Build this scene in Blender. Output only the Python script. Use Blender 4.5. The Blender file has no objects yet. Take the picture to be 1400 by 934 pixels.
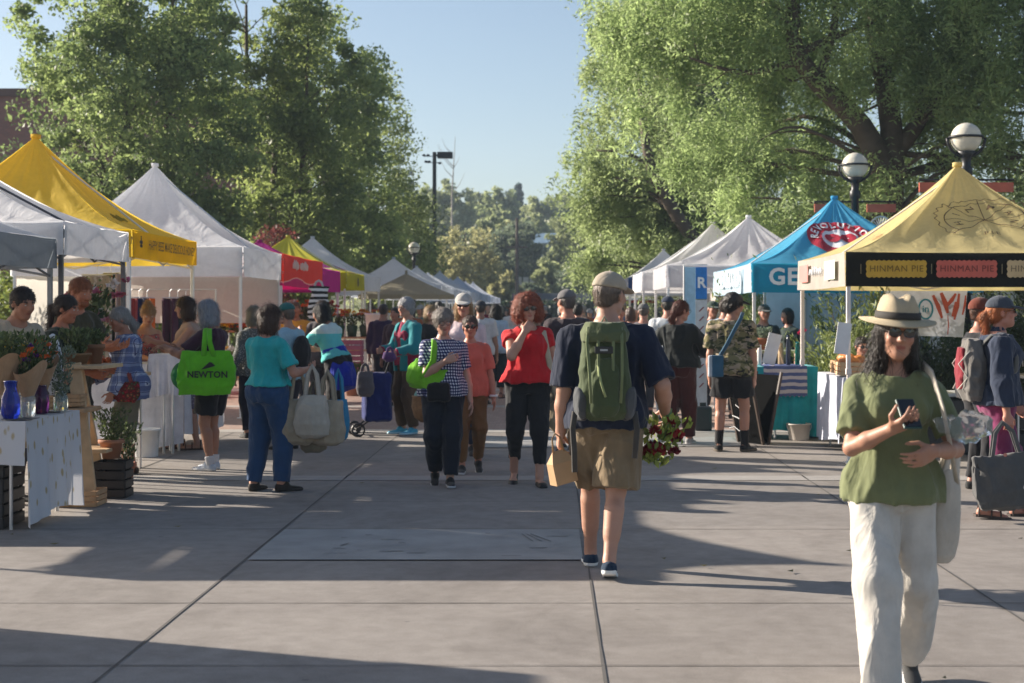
import bpy, bmesh, math, random
import numpy as np
from mathutils import Vector, Matrix
D = bpy.data
SC = bpy.context.scene
COL = SC.collection
PI = math.pi
R = math.radians

# ------------------------------------------------------------------ camera, sky, sun, exposure
CAMH, FPX, VX, VY = 1.55, 2150.0, 753.0, 425.0
cam = D.cameras.new('camera'); camo = D.objects.new('camera', cam); COL.objects.link(camo)
camo.location = (0, 0, CAMH); camo.rotation_euler = (R(90), 0, 0)
cam.sensor_width = 36; cam.lens = FPX / 1400 * 36
cam.shift_x = -(VX - 700) / 1400; cam.shift_y = -(467 - VY) / 1400
cam.clip_start = .1; cam.clip_end = 3000
cam.dof.use_dof = True; cam.dof.focus_distance = 10.6; cam.dof.aperture_fstop = 4.0
SC.camera = camo

SUN_EL, SUN_AZ = R(21.8), R(21)          # azimuth measured from -X towards +Y
sdir = Vector((-math.cos(SUN_AZ) * math.cos(SUN_EL), math.sin(SUN_AZ) * math.cos(SUN_EL), math.sin(SUN_EL)))
W = D.worlds.new('World'); SC.world = W; W.use_nodes = True
wn = W.node_tree.nodes; wl = W.node_tree.links
sky = wn.new('ShaderNodeTexSky'); sky.sky_type = 'NISHITA'; sky.sun_disc = False
sky.sun_elevation = SUN_EL; sky.sun_rotation = math.atan2(sdir.x, sdir.y)
sky.altitude = 1600; sky.air_density = 1.0; sky.dust_density = 4.5; sky.ozone_density = .7
bg = wn['Background']; wl.new(sky.outputs[0], bg.inputs[0]); bg.inputs[1].default_value = .066
sl = D.lights.new('sun', 'SUN'); sl.energy = 5.0; sl.angle = R(.53); sl.color = (1, .90, .77)
so = D.objects.new('sun', sl); COL.objects.link(so); so.rotation_euler = sdir.to_track_quat('Z', 'Y').to_euler()
so.location = (-20, 10, 20)
SC.view_settings.view_transform = 'Standard'; SC.view_settings.look = 'None'
SC.view_settings.exposure = 1.22; SC.view_settings.gamma = 1
SC.render.engine = 'CYCLES'
SC.cycles.max_bounces = 6; SC.cycles.diffuse_bounces = 3; SC.cycles.transparent_max_bounces = 8
SC.cycles.use_denoising = True

def P(px, z):      # world x of photo column px at distance z
    return (px - VX) * z / FPX
def Hh(py, z):     # world height of photo row py at distance z
    return CAMH - (py - VY) * z / FPX
def GZ(py):        # distance of the ground seen at row py
    return CAMH * FPX / (py - VY)

# ------------------------------------------------------------------ tags and objects
def tag(o, label=None, cat=None, group=None, kind=None):
    if label: o['label'] = label
    if cat: o['category'] = cat
    if group: o['group'] = group
    if kind: o['kind'] = kind
    return o
def empty(name, loc=(0, 0, 0), rz=0):
    o = D.objects.new(name, None); o.location = loc; o.rotation_euler = (0, 0, rz); o.empty_display_size = .1
    COL.objects.link(o); return o
def link(name, me, parent=None, m=None, loc=None):
    o = D.objects.new(name, me); COL.objects.link(o)
    if parent is not None: o.parent = parent
    if m is not None:
        me.materials.clear()
        for q in (m if isinstance(m, (list, tuple)) else [m]): me.materials.append(q)
    if loc is not None: o.location = loc
    return o
def kids(o): return [c for c in D.objects if c.parent == o]
def copy_tree(o, parent=None, _map=None):
    if _map is None:
        _map = {}
        for c in D.objects:
            if c.parent: _map.setdefault(c.parent.name, []).append(c)
    c = o.copy(); COL.objects.link(c); c.parent = parent
    for ch in _map.get(o.name, []): copy_tree(ch, c, _map)
    return c
rng = random.Random(7)
nr = np.random.default_rng(11)

# ------------------------------------------------------------------ mesh collector
class MB:
    def __init__(s): s.v = []; s.f = []; s.mi = []
    def add(s, vs, fs, mi=0):
        b = len(s.v); s.v += [tuple(v) for v in vs]; s.f += [tuple(b + i for i in f) for f in fs]; s.mi += [mi] * len(fs)
    def box(s, c, d, rot=None, mi=0, bev=0):
        x, y, z = d[0] / 2, d[1] / 2, d[2] / 2
        if bev:
            bm = bmesh.new(); bmesh.ops.create_cube(bm, size=1)
            for v in bm.verts: v.co = Vector((v.co.x * d[0], v.co.y * d[1], v.co.z * d[2]))
            bmesh.ops.bevel(bm, geom=bm.edges[:], offset=bev, segments=2, profile=.5, affect='EDGES')
            bm.verts.index_update()
            vs = [v.co.copy() for v in bm.verts]; fs = [[v.index for v in f.verts] for f in bm.faces]; bm.free()
        else:
            vs = [Vector(p) for p in ((-x, -y, -z), (x, -y, -z), (x, y, -z), (-x, y, -z), (-x, -y, z), (x, -y, z), (x, y, z), (-x, y, z))]
            fs = [(0, 3, 2, 1), (4, 5, 6, 7), (0, 1, 5, 4), (1, 2, 6, 5), (2, 3, 7, 6), (3, 0, 4, 7)]
        M = rot if rot is not None else Matrix.Identity(3)
        s.add([M @ v + Vector(c) for v in vs], fs, mi); return s
    def tube(s, pts, r, n=8, mi=0, cap=True, flat=None):
        pts = [Vector(p) for p in pts]; rs = r if isinstance(r, (list, tuple)) else [r] * len(pts)
        b = len(s.v); up = None
        for i, p in enumerate(pts):
            t = (pts[min(i + 1, len(pts) - 1)] - pts[max(i - 1, 0)])
            if t.length < 1e-9: t = Vector((0, 0, 1))
            t.normalize()
            if up is None:
                up = Vector((0, 0, 1)) if abs(t.z) < .9 else Vector((0, 1, 0))
                if flat is not None: up = Vector(flat)
            a = t.cross(up)
            if a.length < 1e-5: a = t.cross(Vector((1, 0, 0)))
            a.normalize(); c = a.cross(t).normalized(); up = c
            for k in range(n):
                w = 2 * PI * k / n
                q = (.25 if flat is not None else 1)
                s.v.append(tuple(p + (a * math.cos(w) + c * math.sin(w) * q) * rs[i]))
        for i in range(len(pts) - 1):
            for k in range(n):
                s.f.append((b + i * n + k, b + i * n + (k + 1) % n, b + (i + 1) * n + (k + 1) % n, b + (i + 1) * n + k)); s.mi.append(mi)
        if cap:
            s.f.append(tuple(b + k for k in range(n))[::-1]); s.mi.append(mi)
            s.f.append(tuple(b + (len(pts) - 1) * n + k for k in range(n))); s.mi.append(mi)
        return s
    def lathe(s, prof, c=(0, 0, 0), n=24, mi=0, fn=None):
        b = len(s.v)
        for (r, z) in prof:
            for k in range(n):
                w = 2 * PI * k / n
                p = Vector((r * math.cos(w), r * math.sin(w), z))
                if fn: p = Vector(fn(p))
                s.v.append(tuple(p + Vector(c)))
        for i in range(len(prof) - 1):
            for k in range(n):
                s.f.append((b + i * n + k, b + i * n + (k + 1) % n, b + (i + 1) * n + (k + 1) % n, b + (i + 1) * n + k)); s.mi.append(mi)
        s.f.append(tuple(b + k for k in range(n))[::-1]); s.mi.append(mi)
        s.f.append(tuple(b + (len(prof) - 1) * n + k for k in range(n))); s.mi.append(mi)
        return s
    def ball(s, c, r, n=10, mi=0):
        r = r if isinstance(r, (list, tuple)) else (r, r, r)
        b = len(s.v); m = n // 2
        for i in range(m + 1):
            t = PI * (i + (.02 if i == 0 else (-.02 if i == m else 0))) / m
            for k in range(n):
                w = 2 * PI * k / n
                s.v.append((c[0] + r[0] * math.sin(t) * math.cos(w), c[1] + r[1] * math.sin(t) * math.sin(w), c[2] - r[2] * math.cos(t)))
        for i in range(m):
            for k in range(n):
                s.f.append((b + i * n + k, b + i * n + (k + 1) % n, b + (i + 1) * n + (k + 1) % n, b + (i + 1) * n + k)); s.mi.append(mi)
        s.f.append(tuple(b + k for k in range(n))[::-1]); s.mi.append(mi)
        s.f.append(tuple(b + m * n + k for k in range(n))); s.mi.append(mi)
        return s
    def grid(s, fn, nu, nv, mi=0):
        b = len(s.v)
        for j in range(nv + 1):
            for i in range(nu + 1): s.v.append(tuple(fn(i / nu, j / nv)))
        for j in range(nv):
            for i in range(nu):
                a = b + j * (nu + 1) + i; s.f.append((a, a + 1, a + nu + 2, a + nu + 1)); s.mi.append(mi)
        return s
    def mesh(s, name, smooth=False):
        me = D.meshes.new(name); me.from_pydata(s.v, [], s.f)
        me.polygons.foreach_set('material_index', s.mi)
        if smooth: me.polygons.foreach_set('use_smooth', [True] * len(s.f))
        me.update(); return me
    def build(s, name, m, parent=None, smooth=False, loc=None):
        return link(name, s.mesh(name, smooth), parent, m, loc)

def np_mesh(name, V, F, smooth=False):
    """V (n,3) F (m,4) or (m,3)"""
    me = D.meshes.new(name); k = F.shape[1]
    me.vertices.add(len(V)); me.vertices.foreach_set('co', np.ascontiguousarray(V, dtype=np.float32).ravel())
    me.loops.add(F.size); me.loops.foreach_set('vertex_index', np.ascontiguousarray(F, dtype=np.int32).ravel())
    me.polygons.add(len(F)); me.polygons.foreach_set('loop_start', np.arange(0, F.size, k, dtype=np.int32))
    try: me.polygons.foreach_set('loop_total', np.full(len(F), k, dtype=np.int32))
    except Exception: pass
    if smooth: me.polygons.foreach_set('use_smooth', np.ones(len(F), dtype=bool))
    me.update(calc_edges=True); return me

# ------------------------------------------------------------------ materials
MC = {}
def newmat(name):
    m = D.materials.new(name); m.use_nodes = True
    return m, m.node_tree.nodes, m.node_tree.links, m.node_tree.nodes['Principled BSDF']
def coords(nd, ln, scale=(1, 1, 1), kind='Object', loc=(0, 0, 0), rot=(0, 0, 0)):
    tc = nd.new('ShaderNodeTexCoord'); mp = nd.new('ShaderNodeMapping')
    mp.inputs['Scale'].default_value = scale; mp.inputs['Location'].default_value = loc; mp.inputs['Rotation'].default_value = rot
    ln.new(tc.outputs[kind], mp.inputs[0]); return mp.outputs[0]
def noise(nd, ln, vec, scale, detail=4, rough=.55, dist=0):
    n = nd.new('ShaderNodeTexNoise'); n.inputs['Scale'].default_value = scale; n.inputs['Detail'].default_value = detail
    n.inputs['Roughness'].default_value = rough; n.inputs['Distortion'].default_value = dist
    ln.new(vec, n.inputs['Vector']); return n.outputs['Fac']
def ramp(nd, ln, fac, stops, interp='LINEAR'):
    r = nd.new('ShaderNodeValToRGB'); r.color_ramp.interpolation = interp
    e = r.color_ramp.elements; cv_ = lambda c: (c[0], c[1], c[2], 1) if not isinstance(c, (int, float)) else (c, c, c, 1)
    e[0].position = stops[0][0]; e[0].color = cv_(stops[0][1]); e[1].position = stops[-1][0]; e[1].color = cv_(stops[-1][1])
    for (p, c) in stops[1:-1]:
        q = e.new(p); q.color = cv_(c)
    ln.new(fac, r.inputs[0]); return r.outputs[0]
def mixc(nd, ln, fac, a, b, mode='MIX'):
    m = nd.new('ShaderNodeMix'); m.data_type = 'RGBA'; m.blend_type = mode
    for s_, v in ((0, fac), (6, a), (7, b)):
        if isinstance(v, (int, float)): m.inputs[s_].default_value = v
        elif isinstance(v, (tuple, list)): m.inputs[s_].default_value = (*v[:3], 1)
        else: ln.new(v, m.inputs[s_])
    return m.outputs[2]
def math_(nd, ln, op, a, b=None, c=None):
    m = nd.new('ShaderNodeMath'); m.operation = op
    for i, v in enumerate((a, b, c)):
        if v is None: continue
        if isinstance(v, (int, float)): m.inputs[i].default_value = v
        else: ln.new(v, m.inputs[i])
    return m.outputs[0]
def bump(nd, ln, h, bs, strength=.3, dist=.01):
    b = nd.new('ShaderNodeBump'); b.inputs['Strength'].default_value = strength; b.inputs['Distance'].default_value = dist
    ln.new(h, b.inputs['Height']); ln.new(b.outputs[0], bs.inputs['Normal']); return b
def cm(c, k): return tuple(min(1, max(0, x * k)) for x in c)

def mat(col, rough=.7, metal=0, var=.12, scale=6, bmp=0, bscale=60, key=None, spec=None, coat=0):
    """plain surface with a little mottling"""
    k = ('m', tuple(round(x, 3) for x in col), rough, metal, var, scale, bmp, bscale, spec, coat)
    if k in MC: return MC[k]
    m, nd, ln, bs = newmat('surface'); v = coords(nd, ln)
    f = noise(nd, ln, v, scale, 5)
    c = ramp(nd, ln, f, [(.25, cm(col, 1 - var)), (.75, cm(col, 1 + var))])
    ln.new(c, bs.inputs['Base Color']); bs.inputs['Roughness'].default_value = rough; bs.inputs['Metallic'].default_value = metal
    if spec is not None: bs.inputs['Specular IOR Level'].default_value = spec
    if coat: bs.inputs['Coat Weight'].default_value = coat
    if bmp: bump(nd, ln, noise(nd, ln, v, bscale, 3), bs, bmp, .01)
    MC[k] = m; return m

def cloth(col, rough=.88, fold=.35, weave=.15, col2=None, transl=0):
    k = ('c', tuple(round(x, 3) for x in col), rough, fold, weave, col2, transl)
    if k in MC: return MC[k]
    m, nd, ln, bs = newmat('cloth'); v = coords(nd, ln)
    f = noise(nd, ln, v, 7, 5, .65)
    c = ramp(nd, ln, f, [(.25, cm(col, .80)), (.75, cm(col, 1.16))])
    ln.new(c, bs.inputs['Base Color']); bs.inputs['Roughness'].default_value = rough
    bs.inputs['Specular IOR Level'].default_value = .25; bs.inputs['Sheen Weight'].default_value = .15
    n1 = noise(nd, ln, coords(nd, ln, (1, 1, .45)), 11, 3, .5, .8)
    n2 = noise(nd, ln, v, 400, 1)
    rg = nd.new('ShaderNodeTexNoise'); rg.noise_type = 'RIDGED_MULTIFRACTAL'; rg.inputs['Scale'].default_value = 3.6; rg.inputs['Detail'].default_value = 2.5; rg.inputs['Distortion'].default_value = 1.6; ln.new(coords(nd, ln, (1.3, 1.3, .8)), rg.inputs['Vector'])
    h = math_(nd, ln, 'ADD', n1, math_(nd, ln, 'MULTIPLY', n2, weave * .1))
    h = math_(nd, ln, 'ADD', h, math_(nd, ln, 'MULTIPLY', rg.outputs['Fac'], .55))
    bump(nd, ln, h, bs, fold, .03)
    if transl: add_transl(m, nd, ln, bs, c, transl)
    MC[k] = m; return m
def add_transl(m, nd, ln, bs, c, w):
    t = nd.new('ShaderNodeBsdfTranslucent'); ms = nd.new('ShaderNodeMixShader'); ms.inputs[0].default_value = w
    if isinstance(c, tuple): t.inputs[0].default_value = (*c, 1)
    else: ln.new(c, t.inputs[0])
    ln.new(bs.outputs[0], ms.inputs[1]); ln.new(t.outputs[0], ms.inputs[2])
    ln.new(ms.outputs[0], nd['Material Output'].inputs[0])

def patt(kind, *cols, scale=1):
    """patterned cloth in object space: plaid, gingham, camo, floral, dots, stripes"""
    k = ('p', kind, cols, scale)
    if k in MC: return MC[k]
    m, nd, ln, bs = newmat(kind + '_cloth')
    bs.inputs['Roughness'].default_value = .9; bs.inputs['Specular IOR Level'].default_value = .2
    v = coords(nd, ln)
    sp = nd.new('ShaderNodeSeparateXYZ'); ln.new(v, sp.inputs[0])
    X, Y, Z = sp.outputs
    def band(a, freq, duty, ph=0.0):
        t = math_(nd, ln, 'FRACT', math_(nd, ln, 'MULTIPLY_ADD', a, freq, 100.5 + ph))
        return math_(nd, ln, 'LESS_THAN', t, duty)
    A = math_(nd, ln, 'ADD', X, math_(nd, ln, 'MULTIPLY', Y, .8))
    # a little waviness so the cloth pattern bends with folds
    wv = noise(nd, ln, v, 5, 2)
    A = math_(nd, ln, 'ADD', A, math_(nd, ln, 'MULTIPLY', wv, .05))
    Zw = math_(nd, ln, 'ADD', Z, math_(nd, ln, 'MULTIPLY', wv, .04))
    if kind == 'gingham':
        f = 38 * scale
        s_ = math_(nd, ln, 'ADD', band(A, f, .5), band(Zw, f, .5))
        c = ramp(nd, ln, math_(nd, ln, 'MULTIPLY', s_, .5), [(0, cols[0]), (.3, cols[1]), (.8, cols[2])], 'CONSTANT')
    elif kind == 'plaid':
        f = 11 * scale
        a1 = band(A, f, .45); z1 = band(Zw, f, .45); a2 = band(A, f, .07, .7); z2 = band(Zw, f, .07, .7)
        s_ = math_(nd, ln, 'MULTIPLY', math_(nd, ln, 'ADD', a1, z1), .5)
        c = ramp(nd, ln, s_, [(0, cols[0]), (.5, cols[1]), (1, cols[2])])
        c = mixc(nd, ln, math_(nd, ln, 'MAXIMUM', a2, z2), c, cols[3])
    elif kind == 'camo':
        vv = coords(nd, ln, (1, 1, 1.7))
        n1 = noise(nd, ln, vv, 9 * scale, 3, .5, .6); n2 = noise(nd, ln, coords(nd, ln, (1, 1, 1.7), loc=(5, 3, 1)), 11 * scale, 3, .5, .6)
        n3 = noise(nd, ln, coords(nd, ln, (1, 1, 1.8), loc=(9, 7, 3)), 14 * scale, 3, .5, .8)
        c = ramp(nd, ln, n1, [(0, cols[0]), (.5, cols[1])], 'CONSTANT')
        c = mixc(nd, ln, math_(nd, ln, 'GREATER_THAN', n2, .55), c, cols[2])
        c = mixc(nd, ln, math_(nd, ln, 'GREATER_THAN', n3, .60), c, cols[3])
    elif kind == 'floral':
        vo = nd.new('ShaderNodeTexVoronoi'); vo.inputs['Scale'].default_value = 26 * scale; ln.new(v, vo.inputs['Vector'])
        c = ramp(nd, ln, vo.outputs['Distance'], [(0, cols[1]), (.22, cols[2]), (.42, cols[0])], 'CONSTANT')
        n1 = noise(nd, ln, v, 30 * scale, 2)
        c = mixc(nd, ln, math_(nd, ln, 'GREATER_THAN', n1, .6), c, cols[3])
    elif kind == 'dots':
        vo = nd.new('ShaderNodeTexVoronoi'); vo.inputs['Scale'].default_value = 40 * scale; ln.new(v, vo.inputs['Vector'])
        c = ramp(nd, ln, vo.outputs['Distance'], [(0, cols[1]), (.3, cols[0])], 'CONSTANT')
    elif kind == 'stripes':
        c = ramp(nd, ln, band(Zw, 22 * scale, .5), [(0, cols[0]), (.5, cols[1])], 'CONSTANT')
    elif kind == 'yoke':      # upper body one colour, lower another
        t = math_(nd, ln, 'GREATER_THAN', Z, scale)
        c = mixc(nd, ln, t, cols[1], cols[0])
    ln.new(c, bs.inputs['Base Color'])
    n1 = noise(nd, ln, coords(nd, ln, (1, 1, .45)), 11, 3, .5, .8)
    rg = nd.new('ShaderNodeTexNoise'); rg.noise_type = 'RIDGED_MULTIFRACTAL'; rg.inputs['Scale'].default_value = 3.6; rg.inputs['Detail'].default_value = 2.5; rg.inputs['Distortion'].default_value = 1.6; ln.new(v, rg.inputs['Vector'])
    bump(nd, ln, math_(nd, ln, 'ADD', n1, math_(nd, ln, 'MULTIPLY', rg.outputs['Fac'], .5)), bs, .4, .03)
    MC[k] = m; return m

def leafmat(c1, c2, tr=.35):
    k = ('l', c1, c2, tr)
    if k in MC: return MC[k]
    m, nd, ln, bs = newmat('leaves')
    at = nd.new('ShaderNodeAttribute'); at.attribute_name = 'rnd'
    c = ramp(nd, ln, at.outputs['Fac'], [(0, c1), (1, c2)])
    ln.new(c, bs.inputs['Base Color']); bs.inputs['Roughness'].default_value = .5; bs.inputs['Specular IOR Level'].default_value = .35
    g = nd.new('ShaderNodeHueSaturation'); g.inputs['Value'].default_value = 1.7; g.inputs['Hue'].default_value = .497; ln.new(c, g.inputs['Color'])
    add_transl(m, nd, ln, bs, g.outputs[0], tr)
    MC[k] = m; return m

WHITE = mat((.72, .72, .72), .5, var=.05); BLACK = mat((.018, .018, .02), .5); DARK = mat((.03, .03, .033), .6)
STEEL = mat((.62, .63, .65), .35, .9, .06); ALU = mat((.75, .75, .75), .4, .3, .05); WOOD = mat((.42, .25, .13), .65, var=.25, scale=9, bmp=.2)
PALEWOOD = mat((.55, .38, .22), .65, var=.2, scale=9, bmp=.2); POLE = mat((.02, .022, .026), .45, .3, .1)
# ------------------------------------------------------------------ ground
m, nd, ln, bs = newmat('concrete'); v = coords(nd, ln)
n1 = noise(nd, ln, v, .55, 6, .6, .6); n2 = noise(nd, ln, v, 7, 6, .65); n3 = noise(nd, ln, v, 130, 3, .7)
c = ramp(nd, ln, n1, [(.3, (.275, .245, .222)), (.7, (.35, .315, .285))])
c = mixc(nd, ln, .55, c, ramp(nd, ln, n2, [(.3, (.62, .60, .59)), (.62, (1, 1, 1))]), 'MULTIPLY')
c = mixc(nd, ln, .55, c, ramp(nd, ln, n3, [(.3, (.50, .50, .50)), (.6, (1.0, 1, 1))]), 'MULTIPLY')
vo = nd.new('ShaderNodeTexVoronoi'); vo.inputs['Scale'].default_value = 1.9; ln.new(v, vo.inputs['Vector'])
sp_ = math_(nd, ln, 'LESS_THAN', math_(nd, ln, 'ADD', vo.outputs['Distance'], math_(nd, ln, 'MULTIPLY', n2, .06)), .060)
c = mixc(nd, ln, math_(nd, ln, 'MULTIPLY', sp_, .6), c, (.11, .105, .10))
st = ramp(nd, ln, noise(nd, ln, coords(nd, ln, (1, .6, 1), loc=(4, 2, 0)), 1.1, 7, .7, 1.4), [(.38, (.74, .73, .72)), (.52, (1, 1, 1))])
c = mixc(nd, ln, .55, c, st, 'MULTIPLY')
# slab to slab tone
spx = nd.new('ShaderNodeSeparateXYZ'); ln.new(v, spx.inputs[0])
sa = math_(nd, ln, 'FLOOR', math_(nd, ln, 'DIVIDE', math_(nd, ln, 'SUBTRACT', spx.outputs[0], .228), 2.13))
sb = math_(nd, ln, 'FLOOR', math_(nd, ln, 'DIVIDE', math_(nd, ln, 'SUBTRACT', spx.outputs[1], 8.33), 3.0))
wnz = nd.new('ShaderNodeTexWhiteNoise'); wnz.noise_dimensions = '2D'
cb = nd.new('ShaderNodeCombineXYZ'); ln.new(sa, cb.inputs[0]); ln.new(sb, cb.inputs[1]); ln.new(cb.outputs[0], wnz.inputs['Vector'])
c = mixc(nd, ln, 1.0, c, ramp(nd, ln, wnz.outputs[0], [(0, (.88, .89, .9)), (1, (1, 1, 1))]), 'MULTIPLY')
ln.new(c, bs.inputs['Base Color']); bs.inputs['Roughness'].default_value = .82
bump(nd, ln, math_(nd, ln, 'ADD', n3, n2), bs, .25, .004)
M_CON = m
m, nd, ln, bs = newmat('brick_paving'); v = coords(nd, ln)
br = nd.new('ShaderNodeTexBrick'); ln.new(v, br.inputs['Vector']); br.inputs['Scale'].default_value = 4.2
br.inputs['Color1'].default_value = (.36, .25, .20, 1); br.inputs['Color2'].default_value = (.30, .20, .165, 1); br.inputs['Mortar'].default_value = (.2, .18, .16, 1)
br.inputs['Mortar Size'].default_value = .015; br.inputs['Brick Width'].default_value = .42; br.inputs['Row Height'].default_value = .84
ln.new(br.outputs[0], bs.inputs['Base Color']); bs.inputs['Roughness'].default_value = .85
M_BRICKP = m
M_PLATE = mat((.28, .275, .265), .7, var=.25, scale=2.5, bmp=.3, bscale=40)
M_JOINT = mat((.10, .092, .085), .95); M_EARTH = mat((.16, .13, .08), .95, var=.3, scale=.3)
M_BAND = mat((.32, .30, .28), .85, var=.12, scale=3, bmp=.2)

b = MB(); b.add([(-60, -12, 0), (60, -12, 0), (60, 70, 0), (-60, 70, 0)], [(0, 1, 2, 3)])
tag(b.build('plaza_pavement', M_CON), kind='structure')
b = MB(); b.add([(-700, -300, -.02), (700, -300, -.02), (700, 900, -.02), (-700, 900, -.02)], [(0, 1, 2, 3)])
tag(b.build('ground', M_EARTH), kind='structure')
b = MB(); b.add([(-9, 70, 0), (9, 70, 0), (9, 125, 0), (-9, 125, 0)], [(0, 1, 2, 3)])
tag(b.build('path', M_CON), kind='structure')
# joints: thin dark sawcuts
b = MB()
def strip(x0, y0, x1, y1, w, z=.004):
    d = Vector((x1 - x0, y1 - y0, 0)).normalized(); n = Vector((-d.y, d.x, 0)) * w / 2
    N = max(1, int(math.hypot(x1 - x0, y1 - y0) / .35)); pts = []
    for i in range(N + 1):
        t = i / N; o = rng.uniform(-.3, .3) * w; wv = rng.uniform(.6, 1.25)
        q = Vector((x0 + (x1 - x0) * t, y0 + (y1 - y0) * t, z)) + n * o
        pts += [q + n * wv, q - n * wv]
    b.add(pts, [(2 * i, 2 * i + 1, 2 * i + 3, 2 * i + 2) for i in range(N)])
for k in range(-5, 6):
    x = .228 + 2.13 * k
    strip(x, 2, x, 20, .014)
for y in (3.4, 5.35, 6.86, 8.33, 11.15, 12.75, 16.3, 17.6): strip(-12, y, 12, y, .010, .0045)
tag(b.build('pavement_joints', M_JOINT), kind='structure')
b = MB()
def slab(x0, x1, y0, y1, z=.004): b.add([(x0, y0, z), (x1, y0, z), (x1, y1, z), (x0, y1, z)], [(0, 1, 2, 3)])
slab(-12, 12, 14.35, 14.75); slab(-12, 12, 20.0, 20.5); slab(-12, 12, 25.2, 25.7); slab(-12, 12, 30.5, 31); slab(-12, 12, 37, 37.6); slab(-12, 12, 45, 45.8)
tag(b.build('pavement_bands', M_BAND), kind='structure')
b = MB(); slab(-9, 9, 20.5, 25.2); slab(-9, 9, 25.7, 30.5); slab(-9, 9, 31, 37); slab(-9, 9, 37.6, 45)
tag(b.build('brick_pavement', M_BRICKP), kind='structure')
b = MB(); slab(-1.88, .2, 9.75, 11.1, .008); slab(-1.0, .2, 17.75, 19.3, .008); slab(.26, 2.2, 17.9, 19.2, .008)
tag(b.build('pavement_patches', M_PLATE), kind='structure')
# scraps and cracks on the patch
b = MB()
for k in range(14):
    x = rng.uniform(-1.8, .15); y = rng.uniform(9.85, 11); L = rng.uniform(.03, .16); a = rng.choice([0, 0, .1, -.1, 1.2])
    strip(x, y, x + L * math.cos(a), y + L * math.sin(a), .018, .0125)
for k in range(3): strip(-.12 + k * .06, 10.5, -.20 + k * .03, 10.85, .012, .0125)
tag(b.build('pavement_cracks', mat((.17, .17, .17), .9)), kind='structure')
# fallen leaves near the aisle
b = MB()
for k in range(26):
    x = rng.uniform(-4, 4); y = rng.uniform(6.5, 20); a = rng.uniform(0, 6); s = rng.uniform(.018, .04)
    c_, s_ = math.cos(a), math.sin(a)
    b.add([(x + c_ * s, y + s_ * s, .02), (x - s_ * s * .5, y + c_ * s * .5, .012), (x - c_ * s, y - s_ * s, .02), (x + s_ * s * .5, y - c_ * s * .5, .014)], [(0, 1, 2, 3)])
tag(b.build('fallen_leaves', mat((.16, .13, .05), .8)), 'small dry leaves scattered over the grey pavement', 'leaves', kind='stuff')

# hillside
def hz(x, y):
    t = max(0.0, (y - 128) / 100.0)
    h = 9.5 * (t ** 1.15) * (1 + .10 * math.sin(x * .03 + 1.2) + .04 * math.sin(x * .11)) if t > 0 else 0
    return min(h, 17) - .05
b = MB(); b.grid(lambda u, v_: ((u - .5) * 700, 104 + v_ * 420, hz((u - .5) * 700, 104 + v_ * 420)), 70, 42)
tag(b.build('hillside', mat((.16, .17, .08), .95, var=.35, scale=.12), smooth=True), kind='structure')
# ------------------------------------------------------------------ lettering
def text_mesh(s, size=1.0, bold=.012, space=1.0, ex=0):
    cu = D.curves.new('lettering', 'FONT'); cu.body = s; cu.size = size; cu.align_x = 'CENTER'; cu.align_y = 'CENTER'
    cu.offset = bold * size; cu.space_character = space; cu.resolution_u = 3; cu.extrude = ex
    o = D.objects.new('tmp_text', cu); COL.objects.link(o)
    dg = bpy.context.evaluated_depsgraph_get(); me = D.meshes.new_from_object(o.evaluated_get(dg))
    D.objects.remove(o); D.curves.remove(cu); return me
def scribble(parent, fn, w, h, m, r=.012, n=30, name='faded_lettering'):
    rq = random.Random(int(w * 100) + n); b = MB(); pts = []
    for i in range(n):
        t_ = i / (n - 1); env = h * (.55 + .45 * math.sin(PI * t_)); pts.append(Vector(fn(-w / 2 + w * t_ + rq.uniform(-.3, .3) * w / n, env * (1 if i % 2 else -.35) * rq.uniform(.5, 1))))
    b.tube(pts, r, 4); return b.build(name, m, parent)
def text_on(s, fn, m, parent, size, name='lettering', bold=.012, space=1.0, sx=1.0, sub=0):
    """fn maps the flat (x, y) of the letters to a point in the parent's space"""
    me = text_mesh(s, size, bold, space)
    if sub:
        bm = bmesh.new(); bm.from_mesh(me); bmesh.ops.triangulate(bm, faces=bm.faces[:])
        bm.to_mesh(me); bm.free()
    for v in me.vertices: v.co = Vector(fn(v.co.x * sx, v.co.y))
    return link(name, me, parent, m)
def flat_plane(c, ax, ay):
    c = Vector(c); ax = Vector(ax); ay = Vector(ay)
    return lambda x, y: c + ax * x + ay * y
def ring_pts(fn, r0x, r0y, r1x, r1y, n=48, a0=0, a1=2 * PI):
    b = MB(); pts = []
    for i in range(n + 1):
        w = a0 + (a1 - a0) * i / n
        pts += [fn(r0x * math.cos(w), r0y * math.sin(w)), fn(r1x * math.cos(w), r1y * math.sin(w))]
    b.add(pts, [(2 * i, 2 * i + 1, 2 * i + 3, 2 * i + 2) for i in range(n)]); return b

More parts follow.
